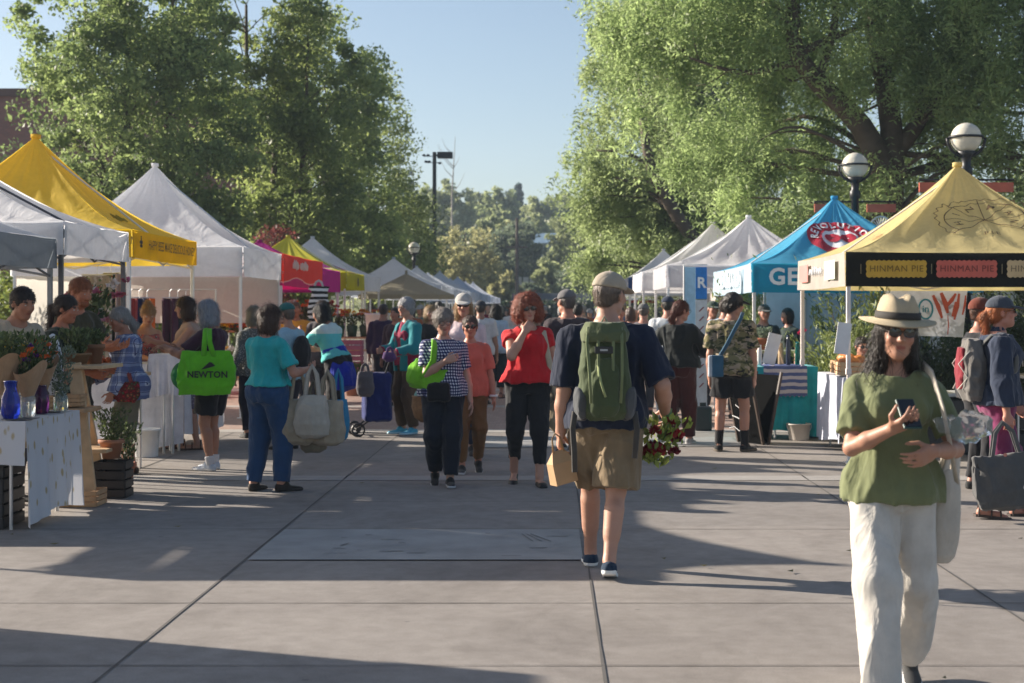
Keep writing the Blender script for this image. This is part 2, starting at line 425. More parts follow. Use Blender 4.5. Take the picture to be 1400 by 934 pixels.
def tentcloth(col, tr=.5):
    k = ('t', tuple(col), tr)
    if k in MC: return MC[k]
    m, nd, ln, bs = newmat('canopy_cloth'); v = coords(nd, ln)
    f = noise(nd, ln, v, 1.7, 5); g = noise(nd, ln, v, 22, 4)
    c = ramp(nd, ln, f, [(.25, cm(col, .86)), (.7, col)])
    c = mixc(nd, ln, .3, c, ramp(nd, ln, g, [(.3, (.8, .8, .8)), (.6, (1, 1, 1))]), 'MULTIPLY')
    ln.new(c, bs.inputs['Base Color']); bs.inputs['Roughness'].default_value = .75; bs.inputs['Specular IOR Level'].default_value = .3
    n1 = noise(nd, ln, coords(nd, ln, (1, 1, .5)), 3.2, 3, .5, 1.2)
    rg = nd.new('ShaderNodeTexNoise'); rg.noise_type = 'RIDGED_MULTIFRACTAL'; rg.inputs['Scale'].default_value = 1.1; rg.inputs['Detail'].default_value = 4; rg.inputs['Distortion'].default_value = 1.2; ln.new(v, rg.inputs['Vector'])
    bump(nd, ln, math_(nd, ln, 'ADD', n1, math_(nd, ln, 'MULTIPLY', rg.outputs['Fac'], .5)), bs, .4, .06)
    add_transl(m, nd, ln, bs, c, tr)
    MC[k] = m; return m

def tent(x0, y0, x1, y1, ve, vt, pk, label, cols, group=None, legs=ALU, sink=0, over=0, nseg=14, walls=(), seed=0, mats=None, valance_mats=None):
    """pop-up canopy: eave rectangle, valance bottom ve, eave height vt, peak height pk.
    cols: dict of slope colours front(-y) left(-x) right(+x) back; valance colours likewise with v_ prefix"""
    cx, cy = (x0 + x1) / 2, (y0 + y1) / 2; hx, hy = (x1 - x0) / 2, (y1 - y0) / 2
    t = empty('market_canopy', (cx, cy, 0)); tag(t, label, 'canopy tent', group)
    rr = random.Random(seed * 7 + 3); ph = [rr.uniform(0, 6) for _ in range(8)]
    sides = {'front': ((-hx, -hy), (hx, -hy)), 'right': ((hx, -hy), (hx, hy)), 'back': ((hx, hy), (-hx, hy)), 'left': ((-hx, hy), (-hx, -hy))}
    def slope(side, u, v):
        v = min(1, max(0, v))
        (ax, ay), (bx, by) = sides[side]
        ex, ey = ax + (bx - ax) * u, ay + (by - ay) * u
        s = 1 - v; c = 4 * u * (1 - u)
        h = vt + (pk - vt) * (.30 * v + .70 * v ** 1.9)
        sag = .075 * c * math.sin(PI * min(1, v * 1.02)) * (1 - .3 * v)
        wr = .016 * math.sin(u * 34 + ph[0] + 5 * v) * (v ** .8) * (1 - v) * 2.2 + .012 * math.sin(u * 13 + v * 9 + ph[1]) * (1 - v) * c
        wr += .010 * math.sin(u * 61 + ph[2]) * max(0, v - .45) * (1 - v) * 6
        dip = .012 * c * (1 - v) ** 6
        return Vector((ex * s, ey * s, h - sag + wr - dip))
    t['_'] = 0; del t['_']
    M = lambda c: c if isinstance(c, bpy.types.Material) else tentcloth(c)
    names = ('front', 'right', 'back', 'left'); mlist = []
    b = MB()
    for i, sd in enumerate(names):
        mlist.append(M(cols.get(sd, cols.get('all', (.75, .76, .78)))))
        b.grid(lambda u, v, sd=sd: slope(sd, u, v * .985), 40 if nseg > 10 else 14, nseg, i)
    b.box((0, 0, pk - .005), (.09, .09, .05), mi=0)
    canopy = b.build('canopy', mlist, t, True)
    for i, sd in enumerate(names):
        (ax, ay), (bx, by) = sides[sd]; nx_, ny_ = (by - ay), -(bx - ax); L = math.hypot(nx_, ny_); nx_ /= L; ny_ /= L
        def vf(u, w):
            ex, ey = ax + (bx - ax) * u, ay + (by - ay) * u
            c = 4 * u * (1 - u)
            o = .012 + .035 * w * c * (.4 + .6 * math.sin(u * 9 + ph[i + 3])) * (.5) + .010 * w * math.sin(u * 40 + ph[i])
            return Vector((ex + nx_ * o, ey + ny_ * o, vt - (vt - ve) * w - .012 * c * (1 - w) ** 2 - .01 * c * w))
        b = MB(); b.grid(vf, 36 if nseg > 10 else 12, 5)
        vm = M(cols.get('v_' + sd, cols.get('v_all', cols.get(sd, cols.get('all', (.75, .76, .78))))))
        b.build('valance', vm, canopy, True)
    for (sx, sy) in ((-1, -1), (1, -1), (1, 1), (-1, 1)):
        b = MB(); X, Y = sx * (hx - .035), sy * (hy - .035)
        b.box((X, Y, (vt - .03) / 2 + .45), (.042, .042, vt - .03 - .9), bev=.005); b.box((X, Y, .5), (.03, .03, .96))
        b.box((X, Y, .008), (.09, .09, .012)); b.box((X, Y, .93), (.055, .055, .06), bev=.006); b.box((X, Y, vt - .12), (.055, .055, .07), bev=.006)
        b.build('leg', legs, t)
    if nseg > 10:
        b = MB()
        for (p, q) in (((-hx, -hy), (hx, -hy)), ((hx, -hy), (hx, hy)), ((hx, hy), (-hx, hy)), ((-hx, hy), (-hx, -hy))):
            p = Vector(p) * .975; q = Vector(q) * .975; mdl = (p + q) / 2
            for (a_, c_) in ((p, mdl), (mdl, q)):
                b.tube([(a_.x, a_.y, vt - .06), (c_.x, c_.y, vt - .34)], .012, 5); b.tube([(a_.x, a_.y, vt - .34), (c_.x, c_.y, vt - .06)], .012, 5)
        for sx in (-1, 1): b.tube([(sx * hx * .02, 0, pk - .12), (sx * hx * .97, 0, vt - .1)], .012, 5)
        b.tube([(0, 0, vt + .1), (0, 0, pk - .03)], .018, 6)
        b.build('frame', legs, t)
    for w in walls:      # (side, colour, bottom)
        sd, wc, zb = w[:3]; (ax, ay), (bx, by) = sides[sd]; zt = w[3] if len(w) > 3 else vt - .06
        b = MB(); b.grid(lambda u, v: Vector((ax * .985 + (bx - ax) * .985 * u, ay * .985 + (by - ay) * .985 * u, zt - (zt - zb) * v)) + Vector(((by - ay), -(bx - ax), 0)).normalized() * (.02 * math.sin(u * 22 + ph[4]) * v - .03), 30, 6)
        b.build('side_wall', M(wc), t, True)
    return t, slope, canopy

TW = (.90, .91, .94); YEL = (.80, .55, .05); INK = mat((.02, .02, .02), .7)
GL = 'canopies along the left side of the aisle'; GR = 'canopies along the right side of the aisle'
XL = -4.45
def VP(side, x, y, z):   # helper planes in tent space
    return x, y, z
# ---- left row, from beside the camera away down the aisle
tent(XL - 3.9, 5.55, XL - .85, 8.7, 1.97, 2.25, 3.3, 'plain white canopy beside the camera, nearest of the left row', {'all': TW}, GL, seed=1, walls=(('left', TW, .1), ('back', TW, .9)))
tent(XL - 3.05, 11.0, XL, 14.12, 1.93, 2.2, 3.3, 'canopy with a valance shaded to slate grey over the bouquet table', {'all': (.74, .77, .82), 'v_all': (.23, .26, .29)}, GL, seed=2, legs=mat((.2, .21, .22), .4, .5))  # valance grey carries the shade of its aisle side in the colour
tent(XL - 2.6, 14.3, XL + .02, 16.45, 2.06, 2.37, 3.05, 'low white canopy between the slate and yellow canopies', {'all': TW}, GL, seed=3, legs=mat((.10, .10, .11), .4, .5))
th, hs, hc = tent(XL - 3.05, 16.75, XL - .02, 19.8, 2.12, 2.42, 3.58, 'bright yellow canopy with bee lettering on its valance', {'all': (.84, .60, .07), 'v_right': (.85, .52, .01), 'v_front': (.85, .56, .02)}, GL, seed=4)
hx = 1.515; hv = (2.12 + 2.42) / 2
text_on('HAPPY BEES MAKE DELICIOUS HONEY!', flat_plane((hx + .055, .12, hv), (0, 1, 0), (0, 0, 1)), INK, th, .15, sx=.86, bold=.004)
b = MB()   # small bee at the start of the line
for (dy, dz, ry, rz_) in ((0, 0, .026, .045), (0, .05, .02, .02), (-.04, .02, .025, .02), (.04, .02, .025, .02), (-.035, -.02, .018, .016), (.035, -.02, .018, .016), (-.015, .078, .005, .012), (.015, .078, .005, .012)):
    b.ball((hx + .055, -1.32 + dy, hv + dz), (.003, ry, rz_), 10)
b.build('bee_emblem', INK, th)
scribble(th, lambda x, y: hs('right', .50 + x / 3.0, .36 + y / 1.7) + Vector((.014, 0, .016)), .9, .10, mat((.35, .26, .03), .8), .006, 30)
tent(XL - 3.3, 22.6, XL + .02, 25.8, 2.05, 2.48, 3.8, 'tall white peaked canopy behind the yellow one', {'all': TW}, GL, seed=5, walls=(('left', (.55, .53, .48), .1), ('back', (.62, .60, .55), 1.35, 2.1)))
RED = (.70, .05, .03); MAG = (.50, .01, .16)
m, nd, ln, bs = newmat('red_magenta_valance'); v = coords(nd, ln); sp = nd.new('ShaderNodeSeparateXYZ'); ln.new(v, sp.inputs[0])
wv = math_(nd, ln, 'MULTIPLY', math_(nd, ln, 'SINE', math_(nd, ln, 'MULTIPLY', math_(nd, ln, 'ADD', sp.outputs[0], sp.outputs[1]), 2.2)), .045)
zz = math_(nd, ln, 'SUBTRACT', sp.outputs[2], wv)
c = ramp(nd, ln, math_(nd, ln, 'MULTIPLY', math_(nd, ln, 'SUBTRACT', zz, 1.9), 2), [(0, MAG), (.33, (.75, .45, .40)), (.37, RED)], 'CONSTANT')
ln.new(c, bs.inputs['Base Color']); bs.inputs['Roughness'].default_value = .8; add_transl(m, nd, ln, bs, c, .3); M_RM = m
tr_, rs, rc = tent(XL - 3.1, 26.1, XL, 30.6, 1.97, 2.5, 3.0, 'red and magenta canopy with pale wavy lettering', {'all': RED, 'v_all': M_RM}, GL, seed=6)
for (c0, w0, h0) in ((-1.25, .62, .15), (-.35, .85, .13)): scribble(tr_, lambda x, y, c0=c0: (1.55 + .06, c0 + x, 2.30 + y), w0, h0, mat((.75, .6, .5), .8), .010, int(w0 * 24))
tent(XL - 3.05, 31.2, XL - .1, 33.9, 1.95, 2.4, 3.0, 'deep magenta canopy squeezed behind the red one', {'all': (.42, .02, .28)}, GL, seed=7, nseg=10)
m, nd, ln, bs = newmat('lime_purple_roof'); v = coords(nd, ln); sp = nd.new('ShaderNodeSeparateXYZ'); ln.new(v, sp.inputs[0])
q = math_(nd, ln, 'ABSOLUTE', sp.outputs[1]); q = math_(nd, ln, 'ADD', q, math_(nd, ln, 'MULTIPLY', sp.outputs[2], .55))
c = ramp(nd, ln, math_(nd, ln, 'MULTIPLY', q, .3), [(0, (.55, .52, .03)), (.66, (.55, .52, .03)), (.70, (.25, .02, .16)), (.77, (.7, .66, .3)), (.80, (.60, .56, .05))], 'CONSTANT')
ln.new(c, bs.inputs['Base Color']); add_transl(m, nd, ln, bs, c, .3); M_LP = m
tl_, ls, lc = tent(XL - 3.05, 34.2, XL, 37.4, 2.03, 2.4, 3.25, 'lime green canopy with a purple stripe on its roof', {'all': M_LP, 'v_all': (.50, .50, .03)}, GL, seed=8)
b = ring_pts(flat_plane((1.54 + .05, 0, 2.2), (0, 1, 0), (0, 0, 1)), .0, .0, .16, .11, 20); b.build('emblem', mat((.12, .10, .02), .8), tl_)
tent(XL - 3.05, 37.9, XL, 41, 2.05, 2.42, 3.4, 'white canopy directly beyond the lime green one', {'all': TW}, GL, seed=9, nseg=10)
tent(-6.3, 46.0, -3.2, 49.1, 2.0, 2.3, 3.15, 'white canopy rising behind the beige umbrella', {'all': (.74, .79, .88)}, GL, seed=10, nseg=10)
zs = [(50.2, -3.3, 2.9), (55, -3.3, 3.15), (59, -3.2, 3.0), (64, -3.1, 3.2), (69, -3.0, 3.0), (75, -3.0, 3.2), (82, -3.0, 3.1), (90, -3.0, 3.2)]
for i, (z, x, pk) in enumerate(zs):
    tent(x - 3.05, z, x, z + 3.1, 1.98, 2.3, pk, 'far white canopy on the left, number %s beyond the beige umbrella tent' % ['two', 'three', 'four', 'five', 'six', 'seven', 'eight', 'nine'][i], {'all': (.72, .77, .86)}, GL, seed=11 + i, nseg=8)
# beige patio umbrella
u = empty('patio_umbrella', (-4.1, 44.6, 0)); tag(u, 'beige octagonal patio umbrella among the far white canopies', 'umbrella')
b = MB(); n = 8
for k in range(n):
    a0, a1 = 2 * PI * k / n, 2 * PI * (k + 1) / n
    b.grid(lambda s, v: Vector(((1.35 * (1 - v) + .02) * (math.cos(a0) * (1 - s) + math.cos(a1) * s), (1.35 * (1 - v) + .02) * (math.sin(a0) * (1 - s) + math.sin(a1) * s), 2.0 + .6 * v ** 1.15)), 3, 4)
    b.add([(1.37 * math.cos(a), 1.37 * math.sin(a), z_) for a, z_ in ((a0, 2.0), (a1, 2.0), (a1, 1.88), (a0, 1.88))], [(0, 1, 2, 3)])
b.ball((0, 0, 2.64), (.04, .04, .07), 8)
b.build('shade', tentcloth((.42, .38, .28)), u); b = MB(); b.tube([(0, 0, 0), (0, 0, 2.6)], .025); b.lathe([(.25, 0), (.25, .05), (.05, .08)]); b.build('pole', DARK, u)

# ---- right row
m, nd, ln, bs = newmat('white_red_stripe_roof'); v = coords(nd, ln); sp = nd.new('ShaderNodeSeparateXYZ'); ln.new(v, sp.inputs[0])
a_ = math_(nd, ln, 'DIVIDE', math_(nd, ln, 'MULTIPLY', sp.outputs[1], .62), math_(nd, ln, 'ADD', math_(nd, ln, 'ABSOLUTE', sp.outputs[0]), .15))
c = ramp(nd, ln, math_(nd, ln, 'MULTIPLY_ADD', a_, .5, .5), [(0, (.05, .42, .70)), (.03, (.80, .84, .9)), (.17, (.62, .16, .16)), (.20, (.80, .84, .9)), (.36, (.62, .16, .16)), (.385, (.8, .84, .9))], 'CONSTANT')
ln.new(c, bs.inputs['Base Color']); bs.inputs['Roughness'].default_value = .75; add_transl(m, nd, ln, bs, c, .3); M_WRS = m
BLUE = (.09, .45, .72); CRM = (.80, .67, .32)
x0, x1, y0, y1 = 3.0, 6.05, 16.0, 19.0
tp, ps, pc = tent(x0, y0, x1, y1, 1.80, 2.15, 3.18, 'pale yellow canopy with a black valance and pie emblem',
    {'all': CRM, 'left': (.82, .68, .42), 'v_front': (.012, .013, .012), 'v_right': (.012, .013, .012), 'v_left': (.60, .56, .52)}, GR, seed=21, legs=mat((.70, .64, .60), .5, .1))  # left slope set paler than the rest, its sunlight put into the cloth
yv = -(y1 - y0) / 2 - .052; cz = 1.975
for i, (cx_, colr) in enumerate(((-1.02, (.62, .36, .04)), (-.306, (.62, .13, .09)), (.41, (.58, .42, .22)), (1.125, (.62, .36, .04)))):
    b = MB(); w, h_ = .30, .080; pts = []
    nz = 24; mz = 6; zg = .011
    for k in range(nz): pts.append((-w + 2 * w * k / nz, -h_ - (zg if k % 2 else 0)))
    for k in range(mz): pts.append((w + (zg if k % 2 else 0), -h_ + 2 * h_ * k / mz))
    for k in range(nz): pts.append((w - 2 * w * k / nz, h_ + (zg if k % 2 else 0)))
    for k in range(mz): pts.append((-w - (zg if k % 2 else 0), h_ - 2 * h_ * k / mz))
    b.add([(cx_, yv, cz)] + [(cx_ + p[0], yv, cz + p[1]) for p in pts], [(0, 1 + k, 1 + (k + 1) % len(pts)) for k in range(len(pts))])
    pl = b.build('ribbon_panel', mat(colr, .8), tp)
    text_on('HINMAN PIE', flat_plane((cx_, yv - .006, cz), (1, 0, 0), (0, 0, 1)), mat(cm(colr, .35), .8), tp, .092, bold=0, space=1.1)
for k in (-.663, .052, .768, -1.38):
    b = MB(); b.tube([(k, yv, cz - .05), (k, yv, cz + .05)], .004, 4); b.build('seam_mark', mat((.25, .2, .1), .8), tp)
xl = -(x1 - x0) / 2 - .05
for (yy, cc) in ((.95, (.60, .20, .18)), (-.95, (.55, .62, .50))):
    b = MB(); b.box((xl, yy * .9 - .0, 1.98), (.004, .62, .2)); b.build('ribbon_panel', mat(cc, .8), tp)
scribble(tp, lambda x, y: (xl - .006, -x, 1.97 + y), .85, .075, mat((.8, .8, .8), .8), .010, 16)
# pie emblem on the front slope
def slope_pt(fn, side, W_, x, hgt):      # point of a roof slope at a sideways offset and a height
    vs_ = [fn(side, .5, k / 60).z for k in range(61)]; v = float(np.interp(hgt, vs_, [k / 60 for k in range(61)]))
    return fn(side, .5 + x / (W_ * max(.08, 1 - v)), v)
_vc = {}
def pf(x, y): return slope_pt(ps, 'front', 3.05, .12 + x * .86, 2.50 + y * .44) + Vector((0, -.014, .012))
b = MB()
def arcline(fn, rad, w, a0, a1, n=110):
    pts = []
    for i in range(n + 1):
        a = a0 + (a1 - a0) * i / n; r = rad(a); pts += [fn((r - w) * math.cos(a), (r - w) * .9 * math.sin(a)), fn((r + w) * math.cos(a), (r + w) * .9 * math.sin(a))]
    b.add(pts, [(2 * i, 2 * i + 1, 2 * i + 3, 2 * i + 2) for i in range(n)])
A0, A1 = R(-38), R(222)
arcline(pf, lambda a: .50, .007, A0, A1); arcline(pf, lambda a: .61 + .022 * math.sin(a * 24), .007, A0 - .04, A1 + .04)
for k in range(7):
    a = A0 + (A1 - A0) * k / 6; L_ = .61 if k in (0, 3, 6, 4) else .50; pts = []
    for i in range(11):
        r = L_ * i / 10
        pts += [pf(r * math.cos(a) - .006 * math.sin(a), r * .9 * math.sin(a) + .006 * math.cos(a)), pf(r * math.cos(a) + .006 * math.sin(a), r * .9 * math.sin(a) - .006 * math.cos(a))]
    b.add(pts, [(2 * i, 2 * i + 1, 2 * i + 3, 2 * i + 2) for i in range(10)])
b.build('pie_emblem', mat((.09, .05, .02), .8), tp)
for k, ch in enumerate('HINMAN'):
    a = A1 - (A1 - A0) * (k + .5) / 6
    ct, st = .36 * math.cos(a), .36 * .9 * math.sin(a); ro = a - PI / 2
    text_on(ch, lambda x, y: pf(ct + x * math.cos(ro) - y * math.sin(ro), st + x * math.sin(ro) + y * math.cos(ro)), mat((.09, .05, .02), .8), tp, .14, bold=.008, sub=1)
text_on('P I E', lambda x, y: pf(.03 + x, -.34 + y), mat((.09, .05, .02), .8), tp, .11, bold=.006, sub=1)
def pl_(x, y): return ps('left', .5 + x / 3.0, .42 + y / 1.6) + Vector((-.012, 0, .016))
text_on('HINMAN', lambda x, y: pl_(x, y), mat((.45, .25, .12), .8), tp, .18, bold=0, sub=1)

x0, x1, y0, y1 = 2.62, 5.62, 20.5, 25.2
tb, bs_, bc = tent(x0, y0, x1, y1, 1.79, 2.17, 3.2, 'blue canopy with a red and white round logo on its roof',
    {'all': BLUE, 'left': M_WRS, 'v_front': (.02, .30, .46), 'v_left': (.62, .76, .86)}, GR, seed=22, legs=mat((.72, .68, .66), .5, .1))
def bf(x, y): return slope_pt(bs_, 'front', 3.0, -.10 + x * .70, 2.52 + y * .50) + Vector((0, -.016, .014))
RDM = mat((.42, .015, .04), .7); WHM = mat((.8, .8, .82), .7)
def radial(fn, rings, a0=0, a1=2 * PI, n=56, c=(0, 0)):
    b = MB(); b.grid(lambda u, v: fn(c[0] + (rings[0] + (rings[1] - rings[0]) * v) * math.cos(a0 + (a1 - a0) * u), c[1] + .78 * (rings[0] + (rings[1] - rings[0]) * v) * math.sin(a0 + (a1 - a0) * u)), n, 5); return b
lg = radial(bf, (.36, .66)).build('logo_ring', RDM, tb)
radial(lambda x, y: bf(x, y) , (0, .37)).build('logo_disc', WHM, tb)
b = radial(lambda x, y: bf(x, y) + Vector((0, -.008, .01)), (.02, .155), c=(-.15, .02)); b.build('logo_mark', RDM, tb)
b = radial(lambda x, y: bf(x, y) + Vector((0, -.008, .01)), (.02, .155), c=(.16, .02)); b.build('logo_mark', RDM, tb)
for k, ch in enumerate('REVOLUTION'):
    a = PI * .99 - k * PI * .98 / 9; ct, st = .51 * math.cos(a), .51 * .78 * math.sin(a); ro = a - PI / 2
    text_on(ch, lambda x, y: bf(ct + x * math.cos(ro) - y * math.sin(ro), st + x * math.sin(ro) + y * math.cos(ro)) + Vector((0, -.008, .01)), WHM, tb, .21, bold=.03, sub=1)
text_on('GET ROLLING', flat_plane((-.27, -(y1 - y0) / 2 - .078, 1.985), (1, 0, 0), (0, 0, 1)), WHM, tb, .30, bold=.03, space=1.1)
text_on('REVOLUTION', flat_plane((-(x1 - x0) / 2 - .05, -.2, 1.99), (0, -1, 0), (0, 0, 1)), mat((.55, .60, .64), .8), tb, .34, sx=1.3, bold=.02)
tent(1.88, 25.6, 4.95, 28.7, 1.93, 2.3, 3.18, 'white canopy rising just left of the blue one', {'all': TW, 'left': (.76, .74, .70), 'v_all': (.62, .62, .66)}, GR, seed=23)
tent(1.75, 30.2, 4.8, 33.3, 1.93, 2.3, 3.32, 'white canopy half hidden behind a taller white peak', {'all': TW}, GR, seed=24)
rz = [(35.5, 1.75, 3.0, (.66, .66, .70)), (43.5, 1.7, 3.3, TW), (48, 1.8, 3.0, TW), (53, 1.8, 2.95, TW), (59, 2.0, 3.0, TW)]
nm = ['dusty white canopy third behind the blue one', 'white canopy with a pointed peak, fourth behind the blue one', 'small pale canopy, fifth behind the blue one', 'small pale canopy, sixth behind the blue one', 'small pale canopy farthest behind the blue one']
for i, (z, x, pk, c_) in enumerate(rz):
    tent(x, z, x + 3.05, z + 3.05, 1.98, 2.3, pk, nm[i], {'all': c_, 'v_front': (.05, .12, .35) if i == 0 else c_}, GR, seed=25 + i, nseg=8)
tent(1.9, 66, 5, 69.1, 1.9, 2.2, 2.9, 'red striped canopy at the far right end of the aisle', {'all': (.72, .70, .70), 'front': (.60, .08, .07), 'left': (.72, .7, .7), 'v_all': (.6, .07, .06)}, GR, seed=31, nseg=8)
# ------------------------------------------------------------------ trees
def quads_leaf(C, Dv, S, asp=.55, bend=.25, r=None):
    """one four-cornered leaf per point: centre C, long axis Dv, length S"""
    r = r or nr; n = len(C)
    Dv = Dv / (np.linalg.norm(Dv, axis=1, keepdims=True) + 1e-9)
    q = r.normal(size=(n, 3)); Sd = np.cross(Dv, q); Sd /= (np.linalg.norm(Sd, axis=1, keepdims=True) + 1e-9)
    N = np.cross(Dv, Sd); S = S.reshape(-1, 1)
    V = np.empty((n, 4, 3)); V[:, 0] = C - Dv * S * .5; V[:, 1] = C + Sd * S * asp * .5 + N * S * bend * .3
    V[:, 2] = C + Dv * S * .5 ; V[:, 3] = C - Sd * S * asp * .5 + N * S * bend * .3
    F = np.arange(n * 4).reshape(n, 4)
    return V.reshape(-1, 3), F
def leaf_obj(name, C, Dv, S, m, parent, asp=.55, rv=None):
    V, F = quads_leaf(C, Dv, S, asp)
    me = np_mesh(name, V, F)
    a = me.attributes.new('rnd', 'FLOAT', 'FACE')
    if rv is None: rv = nr.random(len(C))
    a.data.foreach_set('value', rv.astype(np.float32))
    return link(name, me, parent, m)
def clump_centres(ells, n, r0=.45):
    out = []; vol = np.array([e[3] * e[4] * e[5] for e in ells]) ** .8; vol /= vol.sum()
    for e, w in zip(ells, vol):
        k = max(3, int(n * w)); d = nr.normal(size=(k, 3)); d /= np.linalg.norm(d, axis=1, keepdims=True)
        rr_ = r0 + (1 - r0) * nr.random((k, 1)) ** .5
        p = np.array(e[:3]) + d * rr_ * np.array(e[3:6]); out.append(p)
    return np.vstack(out)
BARK = mat((.10, .075, .055), .9, var=.35, scale=5, bmp=.8, bscale=14)
def tree(label, base, ells, nclump, nleaf, csz, lsz, cols, trunk=None, limbs=(), cat='tree', group=None, droop=0.0, asp=.55, tr=.5, r0=.45, bark=BARK, flatz=.75, name='broadleaf_tree', spray=0, twigs=40, trad=.2):
    t = empty(name, base); tag(t, label, cat, group)
    bx, by, bz = base; B = np.array(base)
    cc = clump_centres(ells, nclump, r0)
    cc = cc[cc[:, 2] > bz + .3]
    # clump brightness variation belongs to the leaves (young and old growth)
    cv = nr.random(len(cc)); idx = nr.integers(0, len(cc), nleaf)
    sz = csz * (.55 + .9 * nr.random(len(cc)))
    g = nr.normal(size=(nleaf, 3)); g /= np.linalg.norm(g, axis=1, keepdims=True); g *= (nr.random((nleaf, 1)) ** .5)
    C = cc[idx] + g * sz[idx].reshape(-1, 1) * np.array([1, 1, flatz])
    Dv = nr.normal(size=(nleaf, 3)) + g * .5; Dv[:, 2] -= droop * 2.2
    rv = .55 * cv[idx] + .45 * nr.random(nleaf)
    S = lsz * (.45 + 1.25 * nr.random(nleaf) ** 1.6)
    if spray:
        # drooping compound leaves: leaflets in two rows on a hanging stalk
        k = spray; ax = Dv / np.linalg.norm(Dv, axis=1, keepdims=True)
        q = nr.normal(size=(nleaf, 3)); sd = np.cross(ax, q); sd /= np.linalg.norm(sd, axis=1, keepdims=True)
        Cs, Ds, Ss, Rs = [], [], [], []
        for j in range(k):
            s = 1 if j % 2 else -1; tt = (j // 2) / max(1, (k // 2 - 1))
            Cs.append(C + ax * lsz * 3.4 * (tt - .5) + sd * s * lsz * .42 + np.array([0, 0, -1]) * lsz * .9 * tt * tt); Ds.append(sd * s + ax * .7); Ss.append(S); Rs.append(rv + .1 * nr.normal(size=nleaf))
        C = np.vstack(Cs); Dv = np.vstack(Ds); S = np.hstack(Ss); rv = np.clip(np.hstack(Rs), 0, 1)
    leaf_obj('crown', C - B, Dv, S, leafmat(cols[0], cols[1], tr), t, asp, rv)
    b = MB()
    top = max(e[2] for e in ells)
    if trunk is None:
        e0 = ells[0]; trunk = [((bx, by, bz - .2), trad * 1.3), ((bx, by, bz + .5), trad), ((bx * .6 + e0[0] * .4, by * .6 + e0[1] * .4, (bz + e0[2]) / 2), trad * .8), ((e0[0], e0[1], e0[2]), trad * .5), ((e0[0] + .1, e0[1], e0[2] + e0[5] * .75), trad * .12)]
    def sm(path):     # smooth the path
        pts = [np.array(p[0], float) for p in path]; rs = [p[1] for p in path]; P_, R_ = [], []
        for i in range(len(pts) - 1):
            p0 = pts[max(i - 1, 0)]; p1 = pts[i]; p2 = pts[i + 1]; p3 = pts[min(i + 2, len(pts) - 1)]
            for k in range(4):
                t_ = k / 4; P_.append(.5 * ((2 * p1) + (-p0 + p2) * t_ + (2 * p0 - 5 * p1 + 4 * p2 - p3) * t_ ** 2 + (-p0 + 3 * p1 - 3 * p2 + p3) * t_ ** 3)); R_.append(rs[i] * (1 - t_) + rs[i + 1] * t_)
        P_.append(pts[-1]); R_.append(rs[-1]); return P_, R_
    tp_, tr__ = sm(trunk)
    b.tube([tuple(p - B) for p in tp_], tr__, 10)
    allp = [(p, r) for p, r in zip(tp_, tr__)]
    for L in limbs:
        lp, lr = sm(L); b.tube([tuple(p - B) for p in lp], lr, 8); allp += list(zip(lp, lr))
    ap = np.array([p for p, r in allp]); ar = np.array([r for p, r in allp])
    sel = nr.permutation(len(cc))[:twigs]
    for i in sel:
        c = cc[i]; dd = np.linalg.norm(ap - c, axis=1) + np.maximum(0, ap[:, 2] - c[2] + .3) * 2 + (ap[:, 2] < bz + (top - bz) * .25) * 3
        j = int(np.argmin(dd)); p = ap[j]; r = min(ar[j] * .4, .012 + .013 * dd[j])
        md = (p + c) / 2 + nr.normal(size=3) * .12 * np.linalg.norm(c - p) + np.array([0, 0, .1 * np.linalg.norm(c - p)])
        lp, lr = sm([(p, r), (md, r * .6), (c, .006)]); b.tube([tuple(x - B) for x in lp], lr, 5)
    b.build('trunk', bark, t, True)
    return t
G1, G2 = (.07, .11, .04), (.28, .35, .13)
# left row of upright street trees behind the stalls
tree('tall dense green tree behind the yellow canopy, widest and nearest of the left trees', (-11.07, 42.00, 0.00),
     [(-11.32, 42.00, 6.48, 2.80, 2.92, 3.65), (-12.05, 42.00, 9.65, 2.19, 2.19, 2.92), (-10.23, 42.00, 10.13, 1.94, 2.07, 2.92), (-11.69, 42.12, 4.41, 2.07, 2.19, 1.94), (-9.61, 41.88, 5.75, 2.07, 2.19, 3.17), (-10.8, 41.5, 3.1, 2.6, 2.0, 1.3)], 380, 98000, .56, .125, (G1, G2), twigs=110,
     limbs=[[((-11.20, 42.00, 2.71), .14), ((-12.05, 41.88, 5.75), .09), ((-12.42, 41.88, 10.01), .04)], [((-11.07, 42.00, 3.08), .13), ((-10.23, 42.00, 6.36), .08), ((-10.11, 42.12, 10.62), .03)]])
tree('second upright green tree, behind the white peaked canopy', (-8.47, 47.50, 0.00),
     [(-8.36, 47.50, 5.53, 2.58, 2.58, 3.51), (-8.98, 47.50, 9.24, 1.96, 1.96, 2.99), (-7.44, 47.50, 8.21, 1.76, 1.96, 2.69), (-7.85, 47.50, 3.87, 2.47, 2.28, 2.06), (-8.3, 47, 2.8, 2.4, 1.8, 1.3)], 330, 64000, .56, .135, (G1, (.26, .31, .10)), twigs=90,
     limbs=[[((-8.47, 47.50, 2.54), .14), ((-9.09, 47.50, 6.15), .09), ((-9.20, 47.50, 10.79), .04)], [((-8.36, 47.50, 2.84), .13), ((-7.54, 47.50, 5.63), .08), ((-7.33, 47.50, 9.76), .03)]])
tree('tall pale green tree with spiky top, third of the left trees', (-8.34, 58.00, 0.00),
     [(-8.34, 58.00, 6.07, 2.34, 2.45, 4.27), (-8.44, 58.00, 10.15, 1.53, 1.62, 2.64), (-7.12, 58.00, 9.33, 1.22, 1.43, 2.64), (-7.53, 58.00, 4.24, 2.24, 2.24, 2.24)], 250, 40000, .58, .16, ((.085, .13, .045), (.29, .35, .12)), twigs=70)
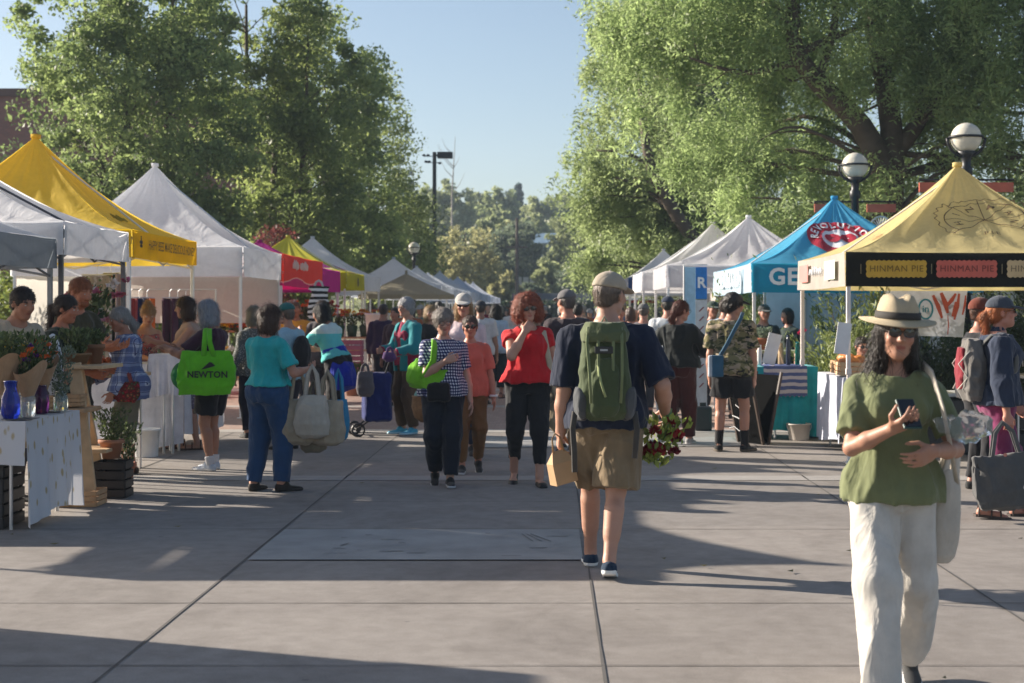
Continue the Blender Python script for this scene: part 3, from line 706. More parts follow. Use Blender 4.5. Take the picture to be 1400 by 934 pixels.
tree('leafy tree at the edge of the open sky, fourth of the left trees', (-7.61, 67.00, 0.00),
     [(-7.71, 67.00, 6.07, 2.23, 2.43, 4.07), (-7.31, 67.00, 9.32, 1.32, 1.52, 2.53), (-6.29, 67.00, 4.85, 1.72, 2.03, 2.63), (-6.60, 67.00, 3.03, 1.93, 2.03, 1.62)], 220, 30000, .65, .14, ((.085, .12, .045), (.29, .34, .12)), twigs=60)
tree('small tree with dark purple red leaves behind the white peaked canopy', (-7.7, 44.6, 0), [(-7.7, 44.6, 2.9, .8, .8, 1.1), (-8.2, 44.2, 2.6, .8, .8, 1.0)], 60, 5000, .35, .09, ((.045, .012, .014), (.16, .05, .04)), twigs=20, trad=.08)
tree('distant tree top beyond the brick building', (-37, 115, 0), [(-37, 115, 13.5, 3.2, 3, 4.6), (-40, 115, 11, 3, 3, 4)], 60, 5000, 1.2, .3, (G1, (.06, .09, .03)), twigs=20)
tree('low round bush tree below the brick building', (-13.2, 42, 0), [(-13.4, 42, 3.8, 2.6, 2, 2.6), (-16.5, 43, 3.4, 2.2, 2, 2.2), (-11.4, 40, 2.6, 2.2, 1.8, 2.1)], 120, 15000, .55, .12, (G1, (.12, .14, .035)), twigs=30, trad=.12)
# dark leafy row behind the left stalls
for i, (x, y, h) in enumerate([(-10.4, 20, 2.2), (-10.6, 25.5, 2.5), (-10.4, 31, 2.4), (-9.4, 38, 2.5), (-8.8, 43, 2.6)]):
    tree(['leafy shrub behind the bouquet stall', 'leafy shrub behind the yellow canopy', 'leafy shrub behind the white peaked canopy', 'leafy shrub behind the red canopy', 'leafy shrub behind the lime green canopy'][i], (x, y, 0),
         [(x, y, h * .45, 1.5, 2.4, h * .5), (x + .3, y - 1, h * .6, 1.1, 1.4, h * .4)], 60, 6500, .4, .11, (G1, (.14, .16, .03)), cat='shrub', group='shrubs behind the left stalls', twigs=12, trad=.05, name='shrub')
# right: the great honey locusts
L1, L2 = (.13, .19, .07), (.33, .42, .18)
tree('huge spreading tree with a thick dark trunk and drooping feathery leaves over the right canopies', (6.4, 30, 0),
     [(6.6, 31, 9.2, 5.2, 4.0, 3.8), (3.0, 30.5, 8.4, 2.4, 2.6, 2.6), (2.9, 31, 5.9, 1.9, 2.4, 1.9), (5.0, 32.5, 4.9, 2.6, 2.2, 1.9), (9.8, 30, 7.2, 3.4, 3.4, 3.6), (8.8, 31.5, 4.4, 2.6, 2.2, 1.6), (5.6, 29, 7.6, 2.4, 1.2, 2.6), (8.2, 28.4, 6.4, 2.0, 1.2, 2.4), (4.6, 30, 3.9, 2.0, 2, 1.3), (3.2, 30, 8.6, 3.0, 2, 3.0), (7.4, 28.2, 6.9, 2.6, .8, 2.4), (9.0, 28, 4.6, 1.8, .8, 1.4)], 760, 50000, .50, .100, (L1, L2), droop=.55, spray=8, asp=.30, flatz=1.25, twigs=150,
     trunk=[((6.4, 30, -.2), .5), ((6.4, 30, .8), .40), ((6.42, 30, 3.2), .31), ((6.5, 30, 5.0), .22), ((6.2, 30.2, 7.5), .16), ((6.6, 30.5, 10), .12), ((6.8, 30.5, 12), .03)],
     limbs=[[((6.42, 29.9, 4.0), .27), ((5.85, 29.7, 5.05), .22), ((5.0, 29.5, 5.85), .19), ((4.56, 29.4, 6.5), .16), ((4.5, 29.4, 7.6), .14), ((4.2, 29.5, 9), .1), ((3.6, 29.7, 10.5), .03)],
            [((6.45, 30, 4.4), .18), ((7.1, 30, 5.3), .15), ((7.6, 30, 6.6), .12), ((8.6, 30, 8.6), .05)],
            [((4.7, 29.4, 6.4), .09), ((5.4, 29.3, 6.7), .06), ((6.2, 29.2, 7.0), .03)],
            [((4.6, 29.4, 6.2), .08), ((3.6, 29.4, 6.0), .05), ((2.6, 29.5, 6.3), .02)],
            [((5.0, 29.5, 5.8), .09), ((5.3, 29.3, 7.0), .07), ((5.3, 29.3, 8.5), .04)]])
tree('pale feathery green tree with a leaning dark trunk further down the right side', (5.47, 47.82, 0.00),
     [(2.83, 48.80, 6.28, 2.54, 2.93, 2.83), (2.24, 48.80, 3.85, 1.86, 2.54, 2.05), (4.78, 48.80, 4.33, 2.34, 2.93, 2.43), (3.52, 49.78, 9.41, 2.54, 2.93, 2.93), (1.66, 48.80, 5.51, 1.27, 1.95, 1.57), (5.86, 49.78, 7.85, 2.93, 2.93, 3.90), (3.31, 47.33, 3.16, 2.54, 1.46, 1.46)], 420, 28000, .60, .12, ((.15, .20, .08), (.36, .43, .20)), droop=.55, spray=8, asp=.36, flatz=1.15, twigs=90,
     trunk=[((5.47, 47.82, -0.20), .3), ((5.17, 47.04, 1.60), .25), ((4.49, 46.26, 3.16), .22), ((3.52, 46.07, 4.63), .19), ((2.93, 46.07, 5.80), .16), ((2.68, 46.16, 7.46), .10), ((2.64, 46.85, 9.41), .03)],
     limbs=[[((3.02, 46.07, 5.70), .08), ((2.24, 46.16, 6.18), .05), ((1.36, 46.46, 6.28), .02)], [((5.07, 46.85, 1.99), .16), ((5.66, 47.23, 4.92), .1), ((5.86, 47.82, 7.85), .04)]])
tree('tree beyond the leaning one, filling the right end of the aisle', (6.5, 66, 0),
     [(4.5, 66, 4.6, 3.0, 3, 3.4), (8, 66, 6, 4, 3, 5)], 160, 22000, .8, .2, ((.04, .06, .018), (.15, .18, .05)), twigs=40)
tree('big shady tree beyond the right edge of the plaza', (13.5, 27, 0),
     [(13.2, 27, 7.4, 3.8, 3.6, 4.6), (11.2, 28, 4.6, 2.2, 2.4, 2.4)], 260, 40000, .62, .10, (G1, (.07, .11, .03)), twigs=60, trad=.3)
# junipers behind the right stalls
def bush(label, x, y, w, h, cols, n=9000, l=.085):
    t = empty('juniper_bush', (x, y, 0)); tag(t, label, 'bush', 'junipers behind the right stalls')
    k = 46; cc = np.stack([nr.normal(0, w * .42, k), nr.normal(0, .45, k), h * (.12 + .75 * nr.random(k))], 1)
    ax = np.stack([cc[:, 0] * .5, cc[:, 1] * .5, .35 + .6 * nr.random(k)], 1) + nr.normal(0, .25, (k, 3)); ax /= np.linalg.norm(ax, axis=1, keepdims=True)
    idx = nr.integers(0, k, n); tt = nr.normal(0, .32, n).reshape(-1, 1)
    C = cc[idx] + ax[idx] * tt + nr.normal(0, .085, (n, 3)) * (1.2 - np.minimum(1, np.abs(tt + .2)))
    C[:, 2] = np.clip(C[:, 2], .02, None)
    leaf_obj('foliage', C, ax[idx] + nr.normal(0, .55, (n, 3)), l * (.6 + .8 * nr.random(n)), leafmat(*cols, .2), t, .28, np.clip(.6 * nr.random(k)[idx] + .4 * nr.random(n), 0, 1))
    b = MB()
    for i in range(0, k, 3): b.tube([(0, 0, 0), tuple(cc[i] * .5), tuple(cc[i] + ax[i] * .3)], [.03, .02, .005], 5)
    b.build('stem', BARK, t); return t
JUN_LIT = ((.06, .09, .03), (.26, .30, .09)); JUN_DARK = ((.025, .04, .018), (.10, .13, .045))  # lit and dark greens of one juniper, sunlight put into the lit one
bush('sunlit feathery juniper bush right of the teal table', 3.95, 20.1, .8, 1.55, JUN_LIT)
bush('juniper bush with arching yellow green sprays behind the bread table', 3.5, 24.2, 1.1, 1.9, JUN_LIT)
bush('tall juniper bush behind the straw hat', 5.1, 25.9, 1.5, 2.3, JUN_LIT, 14000)
bush('dark juniper bush below the painted banner', 5.2, 21.0, 1.2, 1.25, JUN_DARK, 14000)
bush('dark juniper bush behind the red haired woman', 6.5, 20.9, 1.3, 2.0, JUN_DARK, 14000)
bush('dark juniper bush near the right end of the pie stall', 8.0, 21.4, 1.3, 2.2, JUN_DARK, 12000)
bush('tall leafy juniper bush in the far right corner', 8.4, 24.5, 1.8, 2.6, JUN_LIT, 14000)

# far trees on the hill; slightly different greens, olives and blue greens
def hz2(y, x): return hz(x, y)
far = [  # px, z, top row, half width px, c1, c2, words
 (562, 250, 243, 12, 'spruce', 'pointed blue spruce showing over the far left ridge'),
 (545, 205, 272, 26, 'g', 'rounded ridge tree right beside the left street trees'),
 (583, 215, 250, 26, 'o', 'ridge tree directly left of the floodlight pole'),
 (618, 210, 240, 30, 'g', 'tall ridge tree just right of the floodlight pole'),
 (655, 235, 262, 24, 'g', 'middle sized ridge tree between floodlight and spruce'),
 (682, 220, 250, 26, 'o', 'broad yellow green ridge tree left of the blue spruce'),
 (708, 245, 248, 20, 'spruce', 'dark blue green spruce in the middle of the ridge'),
 (735, 225, 262, 24, 'g', 'ridge tree over the little blue roofed shed'),
 (768, 240, 262, 26, 'o', 'ridge tree half hidden by the feathery right tree'),
 (600, 160, 318, 38, 'o', 'olive tree low on the hill behind the floodlight pole'),
 (560, 150, 300, 36, 'g', 'green tree low on the hill beside the globe lamp'),
 (635, 120, 298, 46, 'y', 'large yellow olive tree above the far left canopies'),
 (668, 165, 292, 32, 'g', 'green tree on the slope behind the yellow olive tree'),
 (705, 150, 296, 38, 'd', 'dark round tree around the thin utility pole'),
 (690, 128, 372, 22, 'y', 'small pale bush tree at the foot of the hill'),
 (728, 185, 292, 26, 'g', 'slope tree left of the shed'),
 (755, 135, 352, 26, 'g', 'light green bush tree below the shed'),
 (800, 170, 300, 40, 'g', 'slope tree right of the shed'),
 (660, 132, 352, 34, 'y', 'tawny bush tree above the cap woman'),
 (795, 130, 345, 30, 'd', 'dark bush tree at the right foot of the hill'),
 (590, 125, 345, 36, 'y', 'tawny tree rising behind the far white canopies'),
 (500, 140, 290, 60, 'g', 'wide far tree screened by the left street trees'),
 (860, 160, 280, 70, 'g', 'wide far tree screened by the right feathery tree'),
 (725, 125, 385, 20, 'd', 'squat dark bush at the foot of the utility pole'),
 (610, 118, 385, 24, 'd', 'squat dark bush over the white tent roofs'),
]
rf = random.Random(3)
for k_, px_ in enumerate(range(535, 830, 17)):
    far.append((px_ + rf.uniform(-5, 5), rf.choice([150, 165, 180, 200]) + rf.uniform(-6, 6), rf.uniform(285, 330), rf.uniform(20, 30), rf.choice('gogdy'), 'mid slope tree, number %s from the left across the wooded hill' % ['one', 'two', 'three', 'four', 'five', 'six', 'seven', 'eight', 'nine', 'ten', 'eleven', 'twelve', 'thirteen', 'fourteen', 'fifteen', 'sixteen', 'seventeen', 'eighteen'][k_]))
FC = {'g': ((.14, .17, .08), (.34, .37, .19)), 'o': ((.13, .165, .07), (.31, .35, .17)), 'y': ((.18, .18, .08), (.37, .36, .18)), 'd': ((.07, .10, .07), (.17, .20, .12)), 'spruce': ((.03, .05, .055), (.08, .12, .115))}
for (px, z, ty, hw, kd, words) in far:
    x = P(px, z); top = Hh(ty, z); g = hz(x, z); r = hw * z / FPX; h = max(3, top - g)
    if kd == 'spruce': e = [(x, z, g + h * (.15 + .2 * k), r * (1.1 - .24 * k), r * (1.1 - .24 * k), h * .14) for k in range(5)]
    else: e = [(x, z, g + h * .62, r, r, h * .36), (x + r * .35 * rng.uniform(-1, 1), z, g + h * .40, r * 1.05, r, h * .34), (x + r * .5 * rng.choice([-1, 1]), z, g + h * .62, r * .6, r * .6, h * .24)]
    tree(words, (x, z, g), e, 120, 9000, r * .26, .27 * z / 150 * 1.25, FC[kd], group='trees on the far hill', tr=.5, twigs=14, trad=.12 * z / 100, r0=.35)
k = 0
for side in (-1, 1):
    for j in range(7):
        z = 130 + 22 * j; x = side * (24 + 11 * j + rng.uniform(-4, 4)) - 4; g = hz(x, z); h = rng.uniform(10, 14)
        tree('far hillside tree %s the %s street trees' % (['just beyond', 'second beyond', 'third beyond', 'fourth beyond', 'fifth beyond', 'sixth beyond', 'seventh beyond'][j], 'left' if side < 0 else 'right'), (x, z, g),
             [(x, z, g + h * .6, 5, 4, h * .38), (x + 2, z, g + h * .42, 5, 4, h * .32)], 70, 3500, 1.5, .5, FC['g'], group='trees on the far hill', twigs=8, trad=.25)
# bare branched snag beside the floodlight
b = MB(); x = P(618, 190); base = (x, 190, hz(x, 190)); t = empty('bare_tree', base); tag(t, 'leafless grey snag poking above the ridge beside the floodlight', 'tree')
b.tube([(0, 0, 0), (0, 0, 10), (.4, 0, 17)], [.18, .1, .02], 6)
for k in range(6):
    z0 = rng.uniform(9, 15); a = rng.choice([-1, 1]); L = rng.uniform(.8, 1.8); b.tube([(0.1, 0, z0), (a * L * .6, 0, z0 + L * .7), (a * L, 0, z0 + L * 1.6)], [.05, .03, .01], 4)
b.build('trunk', mat((.28, .25, .22), .9), t)
# low hedge and fence at the end of the aisle
leafC = np.stack([nr.uniform(-9, 9, 9000), nr.normal(0, .5, 9000) + 0, nr.uniform(0, 2.3, 9000)], 1)
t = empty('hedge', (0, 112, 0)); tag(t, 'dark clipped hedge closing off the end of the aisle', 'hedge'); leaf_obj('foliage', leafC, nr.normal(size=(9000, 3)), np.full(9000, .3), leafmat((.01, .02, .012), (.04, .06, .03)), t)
# ------------------------------------------------------------------ buildings, lamps, poles, signs
m, nd, ln, bs = newmat('brickwork'); v = coords(nd, ln, rot=(R(90), 0, 0))
br = nd.new('ShaderNodeTexBrick'); ln.new(v, br.inputs['Vector']); br.inputs['Scale'].default_value = 2.2
br.inputs['Color1'].default_value = (.26, .105, .075, 1); br.inputs['Color2'].default_value = (.20, .085, .065, 1); br.inputs['Mortar'].default_value = (.14, .11, .10, 1)
br.inputs['Brick Width'].default_value = .5; br.inputs['Row Height'].default_value = .18; br.inputs['Mortar Size'].default_value = .012
ln.new(br.outputs[0], bs.inputs['Base Color']); bs.inputs['Roughness'].default_value = .9; M_BRK = m
t = empty('brick_building', (-29, 80, 0)); tag(t, 'flat roofed dark red brick building behind the left trees', 'building')
b = MB(); b.box((0, 0, 5.9), (32, 10, 11.8)); b.build('wall', M_BRK, t)
b = MB(); b.box((0, 0, 11.95), (32.5, 10.5, .35)); b.build('roof', mat((.10, .05, .04), .8), t)
for k in range(7):
    for zz in (2.2, 6.0):
        w = MB(); w.box((-13 + k * 4.3, -5.03, zz), (2.2, .1, 1.9)); wo = w.build('window', mat((.04, .05, .06), .15, spec=.8), t)
        f = MB()
        for (dx, dz, sx, sz) in ((0, .98, 2.4, .1), (0, -.98, 2.4, .12), (-1.12, 0, .08, 1.9), (1.12, 0, .08, 1.9), (0, 0, .06, 1.9)): f.box((-13 + k * 4.3 + dx, -5.1, zz + dz), (sx, .08, sz))
        f.build('frame', mat((.3, .28, .26), .7), wo)
# pale shop building behind the blue canopy
t = empty('shop_building', (8.6, 37.5, 0)); tag(t, 'pale low shop building with tall glass doors behind the blue canopy', 'building')
b = MB(); b.box((0, 2, 1.3), (9, 4, 2.6)); b.build('wall', mat((.40, .36, .33), .85), t)
b = MB(); b.box((0, 1.8, 2.7), (9.6, 5, .2)); b.build('roof', mat((.12, .11, .11), .8), t)
for k in range(5):
    f = MB(); f.box((-3.6 + k * 1.8, -.04, 1.2), (1.4, .1, 2.3)); d_ = f.build('door', mat((.55, .58, .62), .2, spec=.7), t)
    f = MB(); f.box((-3.6 + k * 1.8, -.11, 1.2), (.08, .06, 2.3)); f.box((-3.6 + k * 1.8, -.11, .6), (1.4, .05, .1)); f.build('frame', mat((.2, .2, .2), .5), d_)
# hill shed with blue roof, fence
x = P(757, 178); g = hz(x, 178); zc = Hh(331, 178)
t = empty('hill_shed', (x, 178, g - .3)); tag(t, 'small pale blue roofed shed half way up the hill', 'shed')
b = MB(); hh = max(1.5, zc - g + .3); b.box((0, 0, hh / 2), (4.4, 3, hh)); b.build('wall', mat((.30, .34, .40), .8), t)
b = MB(); b.add([(-2.7, -2, hh - .2), (2.7, -2, hh - .2), (2.3, 0, hh + 1.0), (-2.3, 0, hh + 1.0), (-2.7, 2, hh - .2), (2.7, 2, hh - .2)], [(0, 1, 2, 3), (3, 2, 5, 4), (0, 3, 4), (1, 5, 2)]); b.build('roof', mat((.30, .42, .52), .5), t)
t = empty('hill_fence', (P(770, 142), 142, hz(3, 142))); tag(t, 'pale board fence crossing the foot of the hill', 'fence')
b = MB()
for k in range(14): b.box((-4 + k * .62, 0, 2.8), (.5, .05, 1.5))
b.build('boards', mat((.40, .39, .37), .8), t)
for k in range(5):
    b = MB(); b.box((-4.2 + k * 2.1, .1, 1.8), (.12, .12, 3.6)); b.build('post', mat((.2, .18, .16), .8), t)
t = empty('storage_shed', (P(830, 118) - 2.5, 118, 0)); tag(t, 'long dark blue shed behind the crowd at the aisle end', 'shed')
b = MB(); b.box((0, 2, .9), (9, 3, 1.9)); b.build('wall', mat((.03, .06, .10), .7), t)
b = MB(); b.add([(-4.7, .3, 1.8), (4.7, .3, 1.8), (4.7, 2, 2.9), (-4.7, 2, 2.9), (4.7, 3.7, 1.8), (-4.7, 3.7, 1.8)], [(0, 1, 2, 3), (3, 2, 4, 5)]); b.build('roof', mat((.05, .06, .07), .7), t)

GLOBE = None
def globe_lamp(x, y, h, r, label, signs=True):
    t = empty('globe_lamp', (x, y, 0)); tag(t, label, 'street lamp', 'black globe street lamps')
    b = MB(); b.lathe([(.16, 0), (.16, .1), (.09, .25), (.065, .5), (.06, h - r - .32), (.085, h - r - .30), (.085, h - r - .2), (.06, h - r - .17), (.07, h - r - .04), (.14, h - r + .02)], n=14); b.build('post', POLE, t, True)
    m, nd, ln, bs = newmat('lamp_globe'); v = coords(nd, ln)
    sp = nd.new('ShaderNodeSeparateXYZ'); ln.new(v, sp.inputs[0])
    bs.inputs['Base Color'].default_value = (.80, .76, .66, 1); bs.inputs['Roughness'].default_value = .15; bs.inputs['Transmission Weight'].default_value = .30; bs.inputs['IOR'].default_value = 1.2
    bump(nd, ln, math_(nd, ln, 'SINE', math_(nd, ln, 'MULTIPLY', sp.outputs[2], 260)), bs, .15, .004)
    b = MB(); b.ball((0, 0, h), r, 28); b.build('globe', m, t, True)
    b = MB(); b.lathe([(.05, h - r * .8), (.06, h - r * .2), (.05, h + r * .25), (.02, h + r * .4)], n=10); b.build('bulb_holder', mat((.6, .6, .6), .4), t, True)
    b = MB(); b.tube([((r + .02) * math.cos(a), (r + .02) * math.sin(a), h + .01) for a in [2 * PI * k / 28 for k in range(29)]], .018, 6)
    b.tube([((r + .05) * math.cos(a), 0, h + (r + .05) * math.sin(a)) for a in [PI + PI * k / 16 for k in range(17)]], .022, 6)
    b.build('cage_ring', POLE, t, True)
    if signs:
        b = MB()
        for s in (-1, 1): b.tube([(0, 0, h - r - .36), (s * .64, 0, h - r - .36)], .015, 5)
        b.build('banner_arm', POLE, t)
        for s in (-1, 1):
            b = MB(); b.box((s * .41, -.0, h - r - .46), (.45, .035, .13)); b.build('sign_panel', mat((.50, .12, .07), .6, var=.2), t)
            b = MB()   # pale wrought ring ornament under the panel
            for a in range(13): b.tube([(s * .40, -.03, h - r - .80), (s * .40 + .17 * math.cos(PI * a / 12), -.03, h - r - .80 + .2 * math.sin(PI * a / 12))], .006, 4)
            b.tube([(s * .40 + .18 * math.cos(PI * a / 12), -.03, h - r - .80 + .21 * math.sin(PI * a / 12)) for a in range(25)], .012, 5)
            b.build('ornament', mat((.55, .57, .6), .4, .4), t)
    return t
globe_lamp(P(1321, 21.2), 21.2, 3.88, .205, 'large black globe lamp rising behind the peak of the pale yellow canopy')
globe_lamp(P(1169, 24.6), 24.6, 3.82, .205, 'black globe lamp behind the blue canopy peak')
globe_lamp(P(566, 60), 60, 3.95, .22, 'distant globe lamp among the far left canopies', False)
def pole(px, z, top, r, label, lamp=False):
    t = empty('light_pole', (P(px, z), z, 0)); tag(t, label, 'light pole')
    h = Hh(top, z); b = MB(); b.tube([(0, 0, 0), (0, 0, h)], [r * 1.2, r], 10); b.box((0, 0, .1), (.5, .5, .2)); b.build('pole', POLE, t)
    return t, h
t, h = pole(594, 74, 208, .09, 'tall dark floodlight pole standing against the sky')
b = MB(); b.box((.5, 0, h - .15), (.72, .42, .3), bev=.03); b.tube([(0, 0, h - .15), (.2, 0, h - .15)], .05); b.build('floodlight', POLE, t)
b = MB()
for (dx, dz) in ((-.5, -.05), (-.4, -.35), (-.25, -.35), (-.3, -.05), (.25, -.42)): b.ball((dx, 0, h + dz - .1), (.09, .09, .06), 8)
b.tube([(-.5, 0, h - .2), (0, 0, h - .2)], .02, 5); b.tube([(-.4, 0, h - .5), (.25, 0, h - .5)], .02, 5); b.build('small_lamps', POLE, t)
t, h = pole(977, 47, 118, .1, 'dark light pole standing in front of the feathery right tree')
b = MB(); b.tube([(0, 0, h - .3), (-.5, 0, h - .15)], .03, 6); b.box((-.7, 0, h - .12), (.5, .22, .12), bev=.02); b.build('lamp_head', POLE, t)
x = P(707, 118); t = empty('utility_pole', (x, 118, 0)); tag(t, 'thin wooden utility pole with a crossarm on the lower hill', 'utility pole')
b = MB(); hh = Hh(298, 118); b.tube([(0, 0, 0), (0, 0, hh)], [.16, .1], 8); b.build('pole', mat((.09, .07, .06), .9), t)
b = MB(); b.box((0, 0, hh - 2.2), (1.6, .1, .12)); b.build('crossarm', mat((.09, .07, .06), .9), t)
# ------------------------------------------------------------------ sculpting: blended volumes turned into one continuous skin
_NT = np.random.default_rng(5).random((32, 32, 32)).astype(np.float32)
def vnoise(Pn, sc=(1, 1, 1), off=0.0):
    q = Pn * np.array(sc, dtype=np.float32) + off + 64; i = np.floor(q).astype(np.int32); f = q - i; f = f * f * (3 - 2 * f); i &= 31; j = (i + 1) & 31
    x0, y0, z0 = i.T; x1, y1, z1 = j.T; fx, fy, fz = f.T
    a = _NT[x0, y0, z0] * (1 - fx) + _NT[x1, y0, z0] * fx; b = _NT[x0, y1, z0] * (1 - fx) + _NT[x1, y1, z0] * fx
    c = _NT[x0, y0, z1] * (1 - fx) + _NT[x1, y0, z1] * fx; d = _NT[x0, y1, z1] * (1 - fx) + _NT[x1, y1, z1] * fx
    return (a * (1 - fy) + b * fy) * (1 - fz) + (c * (1 - fy) + d * fy) * fz
A3 = lambda *v: np.array(v if len(v) == 3 else v[0], dtype=np.float64)
def nrm(v): return v / (np.linalg.norm(v) + 1e-12)
def cone(a, b, ra, rb, fa=False, fb=False, sq=None):
    a, b = A3(a), A3(b); ab = b - a; L2 = float(ab @ ab) + 1e-12; L = L2 ** .5; rm = max(ra, rb)
    def fn(X, Y, Z):
        x, y, z = X - a[0], Y - a[1], Z - a[2]
        t = (x * ab[0] + y * ab[1] + z * ab[2]) / L2; tc = np.clip(t, 0, 1)
        x, y, z = x - tc * ab[0], y - tc * ab[1], z - tc * ab[2]
        if sq is not None:
            e, f = sq; k = (x * e[0] + y * e[1] + z * e[2]) * (f - 1); x, y, z = x + k * e[0], y + k * e[1], z + k * e[2]
        d = np.sqrt(x * x + y * y + z * z) - (ra + (rb - ra) * tc)
        if fb: d = np.maximum(d, (t - 1) * L)
        if fa: d = np.maximum(d, -t * L)
        return d
    return (np.minimum(a - rm, b - rm), np.maximum(a + rm, b + rm), fn)
def ell(c, r, M=None):
    c = A3(c); r = A3(r) if hasattr(r, '__len__') else A3(r, r, r); ext = r if M is None else np.full(3, r.max())
    def fn(X, Y, Z):
        x, y, z = X - c[0], Y - c[1], Z - c[2]
        if M is not None: x, y, z = (x * M[0][i] + y * M[1][i] + z * M[2][i] for i in range(3))
        k0 = np.sqrt((x / r[0]) ** 2 + (y / r[1]) ** 2 + (z / r[2]) ** 2)
        k1 = np.sqrt((x / r[0] ** 2) ** 2 + (y / r[1] ** 2) ** 2 + (z / r[2] ** 2) ** 2) + 1e-6
        return k0 * (k0 - 1) / k1
    return (c - ext, c + ext, fn)
def loft(c, M, zs, rx, ry, xo=None, yo=None, pw=2.0, wob=None):
    """sections of half widths rx, ry along the third column of M"""
    c = A3(c); M = np.array(M, float); zs = np.array(zs, float); rx = np.array(rx, float); ry = np.array(ry, float)
    xo = np.zeros_like(zs) if xo is None else np.array(xo, float); yo = np.zeros_like(zs) if yo is None else np.array(yo, float)
    pts = [c + M @ A3(xo[i] + sx * rx[i], yo[i] + sy * ry[i], zs[i]) for i in range(len(zs)) for sx in (-1, 1) for sy in (-1, 1)]
    lo, hi = np.min(pts, 0), np.max(pts, 0)
    def fn(X, Y, Z):
        x, y, z = X - c[0], Y - c[1], Z - c[2]
        x, y, z = (x * M[0][i] + y * M[1][i] + z * M[2][i] for i in range(3))
        zc = np.clip(z, zs[0], zs[-1]); a = np.interp(zc, zs, rx); b = np.interp(zc, zs, ry)
        x = x - np.interp(zc, zs, xo); y = y - np.interp(zc, zs, yo)
        if wob is not None:
            w = 1 + wob[0] * np.sin(np.arctan2(y / b, x / a) * wob[1] + wob[2]) * np.clip((zs[-1] - z) / (zs[-1] - zs[0]), 0, 1); a = a * w; b = b * w
        k = (np.abs(x / a) ** pw + np.abs(y / b) ** pw) ** (1 / pw)
        return np.maximum((k - 1) * np.minimum(a, b), np.maximum(z - zs[-1], zs[0] - z))
    return (lo, hi, fn)
def rbox(c, h, M=None, r=.01):
    c = A3(c); h = A3(h); ext = h if M is None else np.full(3, np.linalg.norm(h))
    def fn(X, Y, Z):
        x, y, z = X - c[0], Y - c[1], Z - c[2]
        if M is not None: x, y, z = (x * M[0][i] + y * M[1][i] + z * M[2][i] for i in range(3))
        x, y, z = np.abs(x) - h[0] + r, np.abs(y) - h[1] + r, np.abs(z) - h[2] + r
        return np.sqrt(np.maximum(x, 0) ** 2 + np.maximum(y, 0) ** 2 + np.maximum(z, 0) ** 2) + np.minimum(np.maximum(x, np.maximum(y, z)), 0) - r
    return (c - ext, c + ext, fn)
def half(n, p):      # keeps the side the normal points away from
    n = nrm(A3(n)); p = A3(p); k = float(n @ p)
    return (None, None, lambda X, Y, Z: X * n[0] + Y * n[1] + Z * n[2] - k)
